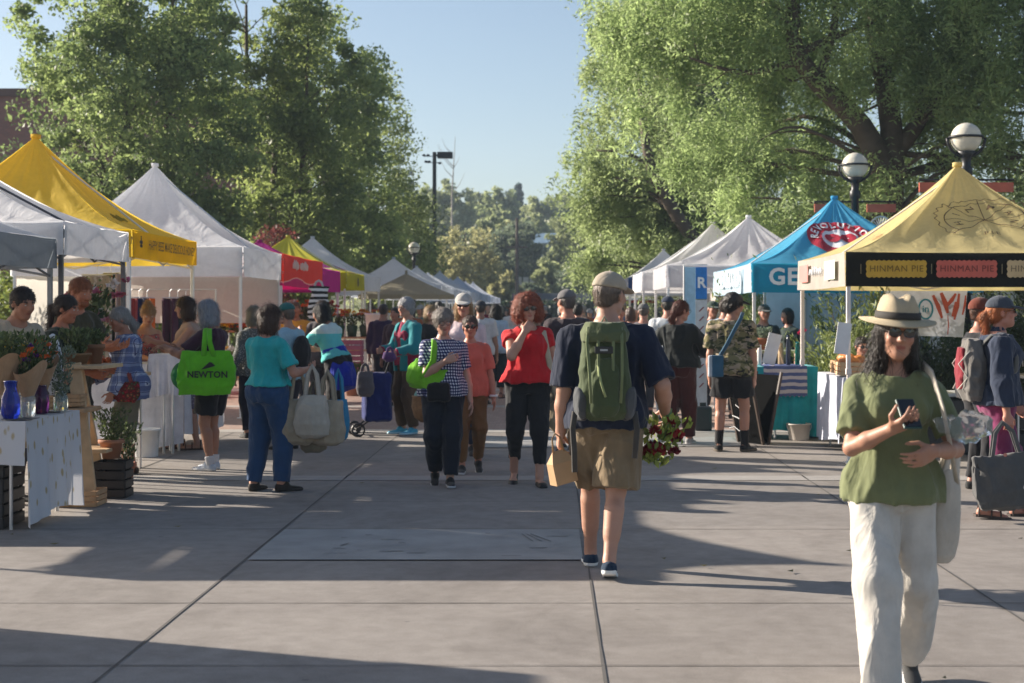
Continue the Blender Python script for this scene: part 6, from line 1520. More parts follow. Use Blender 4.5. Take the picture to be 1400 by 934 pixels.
pot('tall basket planter between the stall and the trolley', P(535, 28), 28.2, .0, .2, .45, (.32, .22, .12), (.3, .5, 350, HERB, .08))
# a striped black and white windsock bag hanging from the red canopy
tote('black and white striped bag hanging from the red canopy edge', (P(437, 26), 25.9, 2.05), .28, .6, .12, (.5, .5, .5), handle=.1, m=patt('stripes', (.7, .7, .7), (.02, .02, .02), scale=.5), name='striped_bag')

# ---- right side stalls
# tall light blue banner on a pole
t = empty('standing_banner', (P(951, 21.6), 21.6, 0)); tag(t, 'tall narrow pale blue standing banner left of the blue canopy', 'banner')
b = MB(); b.box((-.075, 0, 1.15), (.15, .03, 2.0), bev=.008); b.build('blue_panel', cloth((.38, .58, .74), transl=.1), t)
b = MB(); b.box((.08, .01, 1.93), (.155, .03, .44), bev=.006); b.build('logo_panel', cloth((.04, .22, .60), transl=.1), t)
b = MB(); b.box((.08, .01, .92), (.155, .03, 1.56), bev=.006); b.build('white_panel', cloth((.62, .64, .68), transl=.1), t)
b = MB(); b.tube([(-.16, 0, 0), (-.16, 0, 2.18), (.16, 0, 2.18)], .012, 6); b.box((0, 0, .03), (.4, .4, .05)); b.build('pole', STEEL, t)
text_on('R', flat_plane((.08, -.012, 1.93), (1, 0, 0), (0, 0, 1)), WHM, t, .2, bold=.03)
for k in range(9): b = MB(); b.tube([(.05, -.012, .5 + .13 * k), (.11, -.012, .56 + .13 * k)], .008, 4); b.build('tick_mark', mat((.25, .06, .08), .8), t)
b = MB(); b.box((0, 0, .16), (.22, .2, .32), bev=.03); b.box((0, 0, .34), (.08, .03, .05)); o = b.build('sandbag_weight', BLACK, None, loc=(P(961, 20.3), 20.3, 0)); tag(o, 'black block weight holding down the blue canopy leg', 'weight')
# A-frame chalkboard
CHK = mat((.005, .005, .005), .95, spec=.02)
t = empty('sandwich_board', (P(1030, 18.4), 18.4, 0), R(-62)); tag(t, 'black chalkboard sandwich board standing open beside the teal table', 'sandwich board'); t.scale = (.85, .85, .88)
for s in (-1, 1):
    a = R(13) * s; Mx = Matrix.Rotation(-a, 3, 'X')
    b = MB(); b.box(Vector((0, s * .15, .46)), (.56, .02, .92), Mx, bev=.004); b.build('panel', CHK, t)
    b = MB()
    for sx in (-1, 1): b.box(Vector((sx * .29, s * .15, .46)), (.03, .035, 1.0), Mx)
    b.build('frame', mat((.05, .03, .02), .6), t)
for k in range(3): 
    b = MB(); b.tube([(-.18 + .12 * j, -.275 + .0 * j + .05 * k - .0, .20 + .14 * k + .03 * math.sin(j * 2 + k)) for j in range(4)], .006, 4); b.build('chalk_mark', mat((.6, .6, .6), .9), t)
# teal table
table(2.62, 3.2, 19.0, 19.8, .86, 'table hidden under the teal cloth')
tc = drape(2.46, 3.22, 18.95, 19.85, .875, (.80, .7, .3, .80), cloth((.02, .36, .42), transl=.1), 'bright teal tablecloth reaching nearly to the pavement', 3)
m_r = patt('stripes', (.10, .13, .28), (.55, .50, .52), scale=.55)
b = MB(); b.grid(lambda u, v: (-.30 + .52 * u, -.02 - .03 * v + .008 * math.sin(u * 12), .015 - .36 * v + (.012 * math.sin(u * 60) if v > .95 else 0)), 30, 8); b.grid(lambda u, v: (-.30 + .52 * u, -.02 + .7 * v, .016), 4, 3)
o = b.build('table_runner', m_r, None, True, (2.86, 18.93, .87)); tag(o, 'fringed blue and white woven runner over the teal table', 'table runner')
t = empty('easel_frame', (2.70, 19.2, .895)); tag(t, 'white leaning picture frame on the teal table', 'frame'); b = MB(); b.box((0, 0, .19), (.16, .02, .38), Matrix.Rotation(R(14), 3, 'Y'), bev=.003); b.build('picture', mat((.65, .66, .68), .5), t); b = MB(); b.box((.10, .05, .18), (.02, .02, .36), Matrix.Rotation(R(-16), 3, 'Y')); b.build('prop_leg', PALEWOOD, t)
jar('slim teal bottle on the teal table', (3.02, 19.25, .89), .03, .28, (.02, .3, .3))
jar('slim dark bottle on the teal table', (2.9, 19.2, .89), .03, .36, (.02, .03, .06), False)
jar('tan paper cup stack on the teal table', (2.83, 19.35, .89), .035, .26, (.4, .3, .18), False)
jar('small white bottle left of the picture frame', (2.55, 19.2, .89), .03, .24, (.6, .6, .6), False)
o = flowers('small_flower', [(3.08, 19.2, 1.30), (3.06, 19.22, 1.27)], .05, [(.6, .05, .15)], None, 14); tag(o, 'single pink flower standing in the teal bottle', 'flower')
table(2.75, 3.5, 20.9, 21.5, 1.02, 'back counter of the blue stall', mat((.42, .40, .25), .7))
pot('small succulent in a square rust coloured box on the back counter', 2.83, 20.9, 1.03, .13, .16, (.35, .11, .05), (.14, .16, 260, SAGE, .05))
# white folding partition behind the blue stall
t = empty('display_panel', (4.35, 23.2, 0)); tag(t, 'pale grey folding display panel behind the junipers', 'display panel')
for k in range(4): b = MB(); b.box((-.9 + k * .6, (.05 if k % 2 else -.05), 1.15), (.56, .03, 1.5)); b.build('panel', mat((.50, .52, .58), .6), t)
for k in range(5): b = MB(); b.tube([(-1.2 + k * .6, 0, 0), (-1.2 + k * .6, 0, 1.95)], .018, 6); b.build('post', STEEL, t)
# bread table of the pie stall
table(3.12, 3.9, 16.7, 18.2, .82, 'table under the white and blue cloth')
drape(3.1, 3.95, 16.65, 18.25, .84, (.66, .5, .5, .72), cloth((.55, .57, .66), transl=.1), 'pale blue white tablecloth on the bread table', 7)
b = MB(); b.grid(lambda u, v: (.02 * v, -.6 + 1.2 * u, .0 - .5 * v), 8, 6)
crate('wooden crate of bread on the pale tablecloth', 3.28, 17.0, .85, .34, .3, .15, PALEWOOD)
crate('second wooden crate, farther along the bread table', 3.34, 17.6, .85, .36, .3, .15, WOOD)
for i, (x, y, z, s) in enumerate(((3.22, 16.95, 1.0, 1), (3.34, 17.04, 1.02, .9), (3.30, 17.55, 1.02, 1.1))):
    o = shape('bread_loaf', [('u', ell((0, 0, 0), (.11 * s, .065 * s, .05 * s)), .01)], .008, mat((.50, .17, .04), .5, var=.35, scale=14), None, 1, folds(.01, 22, 20, i), (x, y, z)); o.rotation_euler[2] = i * 1.1
    tag(o, ['crusty orange brown loaf in the nearer bread crate', 'smaller loaf leaning in the nearer bread crate', 'large loaf in the farther crate on the bread table'][i], 'bread')
t = empty('price_card', (3.02, 15.93, 0)); tag(t, 'blank white card tied to the front leg of the pie stall', 'card'); b = MB(); b.box((-.06, 0, 1.27), (.14, .012, .32), Matrix.Rotation(R(8), 3, 'Y')); b.build('card', mat((.7, .7, .7), .7), t)
bucket('cream bucket of sand beside the far leg of the pie stall', P(1086, 19.2), 18.85, 0, .14, .2, (.55, .50, .45))
t = empty('leg_weight', (3.05, 15.85, 0)); tag(t, 'white frame weight around the front leg of the pie stall', 'weight'); b = MB()
for s in (-1, 1): b.box((s * .045, 0, .16), (.025, .05, .32))
b.box((0, 0, .31), (.13, .05, .03)); b.box((0, 0, .02), (.15, .07, .03)); b.build('frame', WHITE, t)
crate('black storage bin between the teal table and bread table', P(1116, 19.4), 19.4, .22, .55, .4, .52, BLACK, slats=2)
crate('low blue grey bin under the black storage bin', P(1116, 19.4), 19.4, .0, .62, .45, .20, mat((.08, .18, .28), .6), slats=2)
# painted banner
t = empty('painted_banner', (P(1268, 19.3), 19.3, 0)); tag(t, 'white painted banner with red strokes and a blue ring hanging behind the straw hat', 'banner')
b = MB(); b.grid(lambda u, v: (-.53 + 1.02 * u - .05 * v * u, .02 * math.sin(u * 9) * v, 1.80 - .58 * v + .02 * math.sin(u * 3)), 30, 8); b.build('fabric', cloth((.60, .62, .68), transl=.2), t, True)
b = MB()
for (x0_, z0_, x1_, z1_, w) in ((.06, 1.74, .17, 1.46, .028), (.16, 1.77, .24, 1.52, .032), (.22, 1.60, .34, 1.76, .026), (.30, 1.48, .34, 1.66, .026), (.38, 1.76, .32, 1.44, .022), (.42, 1.5, .46, 1.74, .016), (.24, 1.26, .24, 1.5, .008)):
    b.tube([(x0_, -.035, z0_), ((x0_ + x1_) / 2 + .01, -.035, (z0_ + z1_) / 2), (x1_, -.035, z1_)], [w * .6, w, w * .5], 6, flat=(0, 1, 0))
b.build('red_strokes', mat((.50, .10, .06), .8), t)
BL = mat((.04, .25, .36), .8); b = MB(); b.tube([(-.03 + .085 * math.cos(a), -.035, 1.57 + .12 * math.sin(a)) for a in [2 * PI * k / 24 for k in range(25)]], .012, 5); b.build('ring_emblem', BL, t)
text_on('in', flat_plane((-.03, -.036, 1.57), (1, 0, 0), (0, 0, 1)), BL, t, .12, bold=.02)
scribble(t, lambda x, y: (-.29 + x, -.036, 1.60 + y), .36, .07, mat((.20, .45, .45), .8), .008, 24, 'painted_script'); scribble(t, lambda x, y: (-.24 + x, -.036, 1.48 + y), .26, .035, mat((.45, .55, .6), .8), .006, 20, 'painted_script')
# equipment at the right edge
crate('black wheeled chest behind the magenta trousers', 4.45, 17.2, .0, .8, .6, .62, BLACK, slats=2, name='storage_chest', cat='chest')
crate('black storage bin stacked with a pale lid beside the wheeled chest', 5.3, 17.2, .0, .8, .6, .5, BLACK, slats=2)
b = MB(); b.box((0, 0, 0), (.84, .64, .04), bev=.01); o = b.build('bin_lid', mat((.4, .42, .44), .5), None, loc=(4.45, 17.2, .645)); tag(o, 'pale grey lid lying on the black wheeled chest', 'lid')
crate('white produce tray on the right edge table', 5.6, 16.6, .9, .5, .4, .15, WHITE)
table(4.9, 6.0, 16.2, 16.9, .88, 'dark table at the right end of the pie stall', BLACK)
# ------------------------------------------------------------------ the people
def strap(name, parent, pts, r, m, flat=(0, 1, 0)): b = MB(); b.tube(pts, r, 6, flat=flat); return b.build(name, m, parent, True)
V3 = Vector
# woman with the straw hat (front)
I = person('woman in a straw hat and green tee walking with a phone in her hand', 1.395, 6.4, -4, H=1.60, fat=.90, sw=.94, skin=(.40, .205, .135), hair=('long', (.020, .013, .010), 1.15), vox=.0066, glasses='sun', hat=('fedora', (.7, .65, .5)), head=(-4, 3, -3),
    top=dict(col=cloth((.150, .168, .080), fold=.6), sl='half', hem=-.075, flare=.022, se=.014, neck=.098, nd=.06, fold=.012, ease=.020), bottom=dict(kind='pants', col=cloth((.60, .57, .52), fold=.55, transl=.12), wide=.024, ease=.008, cuff=.066, len=.985, fold=.016, fx=9, fz=1.8), shoes=('shoe', (.06, .06, .06), (.6, .6, .6)),
    rh=dict(p=(.045, .30, 1.175), pole=(.7, -.25, -1), n=(-.35, -.1, .9), dir=(-.55, .75, .35), curl=.55, thumb=(0, .1, 1)), lh=dict(p=(-.13, .24, 1.075), pole=(-.7, -.3, -1), n=(.2, -.7, .2), dir=(.75, .45, -.35), curl=.75, thumb=(.2, .3, 1)),
    feet=((.09, .27, 0, 4, -4), (-.10, -.30, 0, -4, 34)), lean=2)
w = W2(I, I['hands'][0]) ; t = empty('phone', w + V3((.055, -.055, .035)), .15); tag(t, 'dark green smartphone held in the straw hat woman hand', 'phone'); t.rotation_euler[0] = R(-42)
b = MB(); b.box((0, 0, .03), (.074, .010, .145), bev=.004); b.build('case', mat((.015, .06, .05), .35), t); b = MB(); b.box((0, -.0065, .03), (.066, .002, .135)); b.build('screen', GLASS, t)
b = MB(); b.box((-.018, .007, .08), (.024, .003, .026), bev=.001); b.build('camera_bump', BLACK, t)
sh_ = W2(I, I['T'](.46, -.125, .0)); bg_ = V3((sh_.x + .085, sh_.y + .06, .74))
t = tote('soft off white tote bag hanging at the straw hat woman side', (bg_.x, bg_.y, 1.02), .11, .38, .09, (.55, .50, .43), handle=.12, lean=.12, h=.008, m=cloth((.55, .50, .43), fold=.6, transl=.15), yaw=.4)
b = MB(); b.tube([V3((0, 0, 0)), V3((.01, -.105, -.03)), V3((.04, -.155, -.16)), V3((.09, -.10, -.34)), V3((.13, -.02, -.47))], .022, 6, flat=(1, .2, 0)); o = b.build('shoulder_strap', cloth((.55, .50, .42)), t, True); o.matrix_parent_inverse = Matrix.Identity(4)
bpy.context.view_layer.update(); o.matrix_world = Matrix.Translation(sh_ + V3((0, 0, .045)))
m, nd, ln, bs = newmat('clear_plastic'); bs.inputs['Base Color'].default_value = (.85, .88, .9, 1); bs.inputs['Transmission Weight'].default_value = .9; bs.inputs['Roughness'].default_value = .15; bs.inputs['IOR'].default_value = 1.12
o = shape('plastic_bag', [('u', ell((0, 0, 0), (.085, .05, .055)), .01), ('u', cone((-.05, 0, 0), (-.12, 0, .01), .03, .015), .02)], .007, m, None, 1, folds(.016, 20, 20, 3), (w.x + .33, w.y + .12, 1.09)); tag(o, 'crumpled clear plastic bag at the straw hat woman elbow', 'plastic bag')

# man with the green backpack
I = person('man in a tan cap, navy sweater and khaki shorts walking away with a green backpack', .33, 9.25, 180, H=1.80, sex='m', sw=1.06, fat=1.04, skin=(.45, .245, .17), hair=('short', (.20, .15, .12)), vox=.0072, hat=('cap', (.36, .30, .23)), head=(38, 2, 3),
    top=dict(col=cloth((.008, .014, .035), fold=.5), sl='elbow', hem=-.085, ease=.024, se=.012, fold=.015), bottom=dict(kind='shorts', col=cloth((.20, .145, .085), fold=.6), len=.475, wide=.028, ease=.020, fold=.015, fz=5), shoes=('shoe', (.012, .03, .06), (.70, .70, .68)),
    rh=dict(p=(.335, .10, .90), n=(-1, .1, 0), curl=.85, pole=(.2, -1, 0)), lh=dict(p=(-.26, .04, .79), n=(1, .1, 0), curl=.9, pole=(-.3, -1, 0)), feet=((.005, -.22, 0, 5, 14), (-.085, .30, 0, -4, 0)))
rw, lw = W2(I, I['hands'][0]), W2(I, I['hands'][1])
GR1, GR2, GY = cloth((.060, .080, .035), fold=.5), cloth((.095, .115, .055), fold=.4), cloth((.075, .08, .085), fold=.5)
c0 = W2(I, I['T'](.215, 0, -.215)); t = empty('backpack', (c0.x - .02, c0.y + .01, c0.z - .27)); t.scale = (.86, .92, .90); tag(t, 'green and grey hiking backpack on the man in the tan cap', 'backpack')
o = [('u', loft((0, 0, .30), np.eye(3), [-.29, -.24, -.1, .12, .25], [.115, .165, .175, .155, .135], [.06, .105, .115, .10, .08], pw=2.6), .02)]
shape('pack_body', o, .008, GR1, t, 1, folds(.008, 12, 8, 2))
shape('top_lid', [('u', loft((0, -.01, .565), np.eye(3), [-.055, .0, .06], [.15, .155, .12], [.11, .115, .075], pw=2.6), .01)], .008, GR2, t, 1, folds(.007, 16, 12, 5))
shape('front_pocket', [('u', loft((0, -.105, .20), np.eye(3), [-.17, -.1, .1, .2], [.07, .095, .085, .06], [.02, .045, .035, .02], pw=2.6), .01)], .008, GR1, t, 1, folds(.006, 18, 10, 8))
for s in (-1, 1): shape('side_pocket', [('u', ell((s * .155, -.01, .13), (.05, .085, .12)), .01), ('i', half((0, 0, 1), (0, 0, .21)))], .008, GY, t, 1, folds(.008, 20, 10, s + 4))
b = MB(); b.box((-.01, -.128, .455), (.12, .012, .045), bev=.004); b.build('name_patch', mat((.02, .02, .02), .5), t)
b = MB(); b.box((-.01, -.136, .455), (.05, .004, .012)); b.build('patch_print', mat((.4, .4, .4), .5), t)
for (x0_, x1_) in ((-.115, -.095), (.105, .10), (-.045, -.04), (.05, .045)): strap('compression_strap', t, [(x0_, -.085, .60), (x0_ * 1.05, -.125, .50), (x1_ * 1.1, -.135, .3), (x1_, -.14, .12)], .010, cloth((.16, .19, .09)), (0, 1, 0))
strap('hanging_cord', t, [(-.05, -.13, .36), (-.03, -.165, .25), (.0, -.17, .16)], .008, cloth((.28, .32, .14)))
strap('haul_loop', t, [(-.03, .05, .61), (0, .06, .665), (.03, .05, .61)], .008, cloth((.3, .3, .2)))
for s in (-1, 1):
    strap('shoulder_strap', t, [(s * .10, .07, .56), (s * .12, .14, .61), (s * .13, .24, .60), (s * .14, .345, .48), (s * .16, .33, .33), (s * .17, .2, .22), (s * .15, .09, .14)], .028, GY, (0, 1, .3))
    shape('hip_wing', [('u', cone((s * .14, .03, .045), (s * .21, .14, .02), .045, .035, sq=((1, 0, 0), 1.6)), .01)], .009, cloth((.045, .045, .05)), t, 1, folds(.006, 20, 12))
    strap('hip_strap', t, [(s * .20, .0, .06), (s * .215, -.02, -.05), (s * .205, -.0, -.18), (s * .20, .02, -.33 if s < 0 else -.24)], .020, cloth((.06, .055, .05)), (0, 1, 0))
# paper bag in his left hand
t = empty('paper_bag', (lw.x + .02, lw.y - .03, lw.z - .30), .5); t.scale = (.85, .85, .85); tag(t, 'small brown paper bag hanging from the man left hand', 'paper bag'); t.rotation_euler[1] = R(-12)
b = MB(); w_, d_, h_ = .085, .05, .15
b.add([(-w_, -d_, 0), (w_, -d_, 0), (w_, d_, 0), (-w_, d_, 0), (-w_, -d_ * .9, h_), (w_, -d_ * .9, h_), (w_, d_ * .9, h_), (-w_, d_ * .9, h_), (-w_ * .55, 0, h_ + .08), (w_ * .55, 0, h_ + .08)], [(0, 3, 2, 1), (0, 1, 5, 4), (1, 2, 6, 5), (2, 3, 7, 6), (3, 0, 4, 7), (4, 5, 9, 8), (6, 7, 8, 9), (5, 6, 9), (7, 4, 8)])
b.build('bag_body', mat((.46, .29, .15), .75, var=.12), t)
for s in (-1, 1): strap('handle', t, [(-.045, s * .01, h_ + .04), (-.03, 0, h_ + .17), (0, 0, h_ + .20), (.03, 0, h_ + .17), (.045, s * .01, h_ + .04)], .006, mat((.36, .22, .11), .8))
# flowers in his right hand
t = empty('flower_bunch', (rw.x - .0, rw.y - .03, rw.z - .17)); tag(t, 'bunch of red dahlias held upside down by the man', 'bouquet')
strap('stems', t, [(.02, .02, .20), (.0, .0, .08), (-.03, -.02, .02)], .022, mat((.08, .16, .03), .6), None)
flowers('blooms', [(-.03 + nr.normal() * .05, -.04 + nr.normal() * .045, -.0 + nr.normal() * .055) for _ in range(15)], .045, [(.30, .012, .02), (.38, .02, .025), (.16, .008, .02)], t, 26, 1.0)
sprig('leaves', t, (-.05, -.02, -.13), .23, .30, 240, LIME, .05, .55, 1.0)

# woman in red
I = person('woman with curly auburn hair, sunglasses and a red blouse, hand at her chin', -.203, 14.06, 6, H=1.72, fat=1.16, skin=(.50, .27, .19), hair=('curly', (.30, .075, .035)), vox=.0082, glasses='sun', head=(-6, 4, 4), bust=1.15,
    top=dict(col=cloth((.52, .010, .016), fold=.6), sl='cap', hem=-.005, ease=.022, flare=.055, neck=.10, nd=.06, fold=.014), bottom=dict(kind='pants', col=(.012, .012, .014), len=.86, ease=.010, top=.06, cuff=.046), shoes=('flat', (.012, .012, .012)),
    rh=dict(p=(.05, .22, 1.365), pole=(.5, .1, -1), n=(-.3, -1, .2), dir=(-.55, -.25, .8), curl=.9, thumb=(-.2, 0, .9)), lh=dict(p=(-.27, .03, .84), curl=.4), feet=((.11, -.16, 0, 10, 24), (-.09, .16, 0, -6, 0)))
a = W2(I, I['T'](.45, -.13, .0)); t = empty('shoulder_bag', (a.x + .16, a.y + .05, .65)); tag(t, 'cream shoulder bag strap and bag at the side of the woman in red', 'bag')
strap('strap', t, [(-.16, -.02, a.z - .65 + .035), (-.15, -.13, a.z - .67), (-.10, -.17, .45), (-.05, -.10, .2), (-.02, -.05, .05)], .026, cloth((.50, .42, .30)), (0, 1, 0))
shape('bag_body', [('u', ell((0, 0, -.05), (.12, .06, .16)), .02)], .01, cloth((.45, .36, .24)), t, 1, folds(.012, 12, 7))

# gingham woman
I = person('grey haired woman in a navy gingham shirt walking toward the camera', -.957, 14.0, 6, H=1.595, fat=1.14, skin=(.47, .26, .19), hair=('wavy', (.26, .22, .19)), vox=.0085, glasses='clear', head=(-8, 12, 3),
    top=dict(col=patt('gingham', (.58, .58, .62), (.07, .08, .18), (.012, .016, .05)), sl='half', hem=-.06, ease=.022, flare=.02, collar=True, neck=.07, se=.016), bottom=dict(kind='pants', col=(.010, .013, .022), len=.96, wide=.012, ease=.016, cuff=.058), shoes=('shoe', (.02, .02, .02), (.4, .4, .4)),
    rh=dict(p=(-.02, .23, 1.20), pole=(.8, -.3, -.8), n=(-.2, -1, 0), dir=(-.9, .1, .3), curl=.9), lh=dict(p=(-.27, .06, .74), curl=.35), feet=((.075, -.14, 0, 3, 20), (-.06, .16, 0, -3, 0)))
t = tote('lime green cloth bag tucked under the gingham woman arm', W2(I, A3(.19, .03, 1.12)) , .30, .24, .16, (.18, .48, .02), handle=.03, yaw=-.3, m=cloth((.18, .48, .02), fold=.6, transl=.1), lean=.35)
a = W2(I, I['T'](.44, .07, .13)); t2 = strap('shoulder_strap', t, [(0, 0, 0)] * 2, .02, cloth((.18, .48, .02)))
D.objects.remove(t2)
b = MB(); b.tube([W2(I, I['T'](q, xx, yy)) for q, xx, yy in ((.455, .085, -.02), (.47, .085, .06), (.40, .09, .155), (.28, .10, .185), (.15, .17, .16), (.06, .21, .08))], .030, 6, flat=(0, 1, .1)); o = b.build('shoulder_strap', cloth((.18, .48, .02)), t, True)
bpy.context.view_layer.update(); o.matrix_world = Matrix.Identity(4)
o = shape('waist_pouch', [('u', rbox((0, 0, 0), (.10, .03, .085), None, .03), .01)], .009, cloth((.01, .01, .012)), None, 1, folds(.006, 14, 12), W2(I, I['T'](-.02, .05, .175))); tag(o, 'black pouch worn in front by the gingham woman', 'pouch')

I = person('short woman in a coral shirt and sunglasses right behind the gingham woman', -.775, 15.1, 4, H=1.53, fat=1.05, skin=(.46, .20, .13), hair=('short', (.09, .05, .035)), vox=.0095, glasses='sun', head=(0, 4, 0), top=dict(col=(.60, .13, .09), sl='half', hem=-.09, ease=.02), bottom=dict(kind='pants', col=(.17, .09, .035), len=.95, ease=.014), shoes=('shoe', (.03, .03, .03), (.5, .5, .5)), lh=dict(p=(-.26, .10, .76), curl=.3), feet=((.09, .12, 0, 4, 0), (-.09, -.15, 0, -4, 22)))
b = MB(); lwp = W2(I, I['hands'][1]); b.tube([lwp + V3((.03 * math.cos(a), .03 * math.sin(a), .015)) for a in [2 * PI * k / 14 for k in range(15)]], .012, 6); o = b.build('wristband', WHITE, None, True); tag(o, 'white wristband on the coral shirt woman', 'wristband')
I = person('tall woman in a white cap with long blonde hair and a pale pink shirt', -.93, 16.8, 3, H=1.76, fat=1.0, skin=(.50, .25, .17), hair=('long', (.36, .22, .10)), vox=.0095, glasses='sun', hat=('cap', (.42, .40, .37)), head=(2, 3, 0), top=dict(col=(.62, .50, .52), sl='long', hem=-.10, ease=.024), bottom=dict(kind='pants', col=(.05, .06, .09)), rh=dict(p=(.34, .16, .88), curl=1.0), feet=((.09, .12, 0, 4, 0), (-.09, -.12, 0, -4, 10)))
w = W2(I, I['hands'][0]); t = empty('market_basket', (w.x - .0, w.y - .05, w.z - .52)); tag(t, 'round brown basket full of greens carried behind the gingham woman', 'basket')
b = MB(); b.lathe([(.11, 0), (.17, .05), (.20, .16), (.19, .26), (.20, .27), (.185, .28), (.17, .2), (.12, .06), (.001, .05)], n=24); b.build('bowl', mat((.20, .11, .05), .8, var=.3, scale=25, bmp=.5), t, True)
for s in (-1, 1): strap('handle', t, [(-.15, s * .03, .26), (-.10, s * .02, .42), (0, 0, .49), (.10, s * .02, .42), (.15, s * .03, .26)], .012, mat((.22, .10, .05), .8), None)
shape('cloth_lining', [('u', ell((.0, 0, .27), (.16, .15, .09)), .02)], .01, cloth((.16, .36, .34)), t, 1, folds(.02, 14, 12, 4))
o = shape('paper_packet', [('u', rbox((0, 0, 0), (.07, .03, .14), mrot(.3, .3), .02), .01)], .01, cloth((.55, .55, .58)), None, 1, folds(.01, 14, 9), (w.x + .0, w.y - .1, w.z + .02)); tag(o, 'white paper packet sticking out of the round basket', 'packet')

# teal tee woman with many bags
I = person('woman in a teal tee and blue jeans with several canvas bags on her arm', -2.43, 13.5, 148, H=1.63, fat=1.12, skin=(.44, .22, .15), hair=('bob', (.075, .038, .025)), vox=.0085, glasses='clear', head=(28, 3, 0), top=dict(col=cloth((.02, .36, .37), fold=.55), sl='half', hem=.045, ease=.020, fold=.013), bottom=dict(kind='pants', col=cloth((.018, .055, .135), fold=.5), len=.99, wide=.010, ease=.016, cuff=.058), shoes=('shoe', (.03, .022, .018)),
    rh=dict(p=(.24, .26, 1.10), pole=(.5, -.9, -.6), n=(-.3, 0, 1), curl=.7), lh=dict(p=(-.12, .30, 1.13), pole=(-.6, -.8, -.5), n=(.3, 0, 1), curl=.8), feet=((.12, .06, 0, 24, 0), (-.13, -.04, 0, -14, 0)))
a = W2(I, I['hands'][0])
for i, (dx, dy, dz, w_, h_, c_, lab, yw) in enumerate(((-.06, -.08, -.02, .26, .38, (.34, .28, .20), 'khaki canvas bag nearest the jeans, leftmost of the bunch', .2), (.07, -.16, .02, .24, .36, (.42, .38, .32), 'cream canvas bag in front of the bunch', -.1), (.19, -.07, -.03, .26, .38, (.36, .30, .22), 'tan canvas bag on the right of the bunch', -.3), (.27, .0, -.02, .16, .36, (.03, .20, .36), 'blue nylon bag at the right end of the bunch', .3), (.05, .04, -.12, .20, .36, (.20, .17, .12), 'olive bag hanging lowest behind the canvas bags', 0))):
    tote(lab, (a.x + dx, a.y + dy, a.z + dz + .02), w_, h_, .17, c_, handle=.26, yaw=yw, group='canvas bags on the teal tee woman arm', bulge=1.2, m=cloth(c_, fold=.7))
# woman with the lime green tote
I = person('silver haired woman in a plum top and black shorts carrying a big lime green tote', -3.28, 15.3, -112, H=1.69, fat=1.04, skin=(.34, .17, .11), hair=('bob', (.36, .38, .42), 1.1), vox=.0088, head=(0, 8, 0), top=dict(col=(.035, .010, .028), sl='half', hem=-.06, ease=.018), bottom=dict(kind='shorts', col=(.012, .012, .016), len=.40, wide=.018), shoes=('shoe', (.45, .50, .58), (.65, .65, .65), (.5, .5, .52), .16),
    lh=dict(p=(-.20, .44, 1.22), pole=(-.6, -.3, -1), n=(0, 0, -1), dir=(.1, 1, 0), curl=.5), rh=dict(p=(.05, .45, 1.18), pole=(.6, -.3, -1), curl=.5), feet=((.08, .05, 0, 10, 0), (-.10, -.02, 0, 0, 0)), lean=4)
w = W2(I, I['T'](.44, -.15, .0)); t = empty('tote_bag', (w.x + .07, w.y - .10, .80), R(-4)); tag(t, 'huge lime green tote with black lettering on the silver haired woman shoulder', 'bag')
GRN = cloth((.13, .52, .02), fold=.6, transl=.1)
shape('bag_body', [('u', loft((0, 0, 0), np.eye(3), [-.05, .03, .2, .36], [.235, .265, .255, .185], [.05, .085, .08, .035], pw=3), .02)], .009, GRN, t, 1, folds(.010, 9, 6, 3))
shape('side_gusset', [('u', ell((-.27, .05, .12), (.09, .08, .13)), .01)], .01, cloth((.02, .20, .06)), t, 1, folds(.008, 12, 8))
strap('shoulder_strap', t, [(-.02, -.05, .30), (-.01, -.055, .45), (-.02, .02, w.z - .80 + .045), (-.03, .11, w.z - .80 + .03), (-.03, .15, .45)], .026, GRN, (0, 1, 0)); strap('shoulder_strap', t, [(.08, -.05, .30), (.04, -.06, .45), (.02, .0, w.z - .80 + .04)], .026, GRN, (0, 1, 0))
text_on('NEWTON', flat_plane((.03, -.098, .14), (1, 0, 0), (0, 0, 1)), INK, t, .085, bold=.03, space=1.05)
b = MB()
for k in range(3): b.add([(-.03 + .035 * k, -.1, .19 + .008 * k), (.02 + .035 * k, -.1, .20 + .01 * k), (.085 + .012 * k, -.1, .255 - .012 * k), (.05 + .015 * k, -.1, .262 - .01 * k)], [(0, 1, 2, 3)])
b.build('logo_stroke', INK, t)
# purple mesh bag, brown haired shopper
I = person('brown haired woman in a sleeveless beige top and patterned skirt at the white table', -4.05, 17.6, -78, H=1.74, fat=1.0, skin=(.40, .21, .14), hair=('bob', (.055, .028, .018), 1.1), vox=.0095, head=(0, 6, 0), top=dict(col=(.36, .24, .18), sl='none', hem=-.04, ease=.016), bottom=dict(kind='skirt', col=patt('dots', (.16, .14, .19), (.42, .38, .40), scale=1.4), len=.46, hem=.015), shoes=('sandal', (.05, .03, .02)),
    lh=dict(p=(-.16, .36, .93), pole=(-.5, -.6, -.8), curl=.9), rh=dict(p=(.1, .40, 1.2), pole=(.5, -.5, -.8), curl=.5), feet=((.09, .10, 0, 10, 0), (-.09, -.08, 0, 0, 0)))
w = W2(I, I['hands'][1]); tote('dusky purple string bag hanging from the brown haired woman hand', (w.x, w.y - .02, w.z), .22, .34, .10, (.12, .05, .08), handle=.26, name='string_bag')
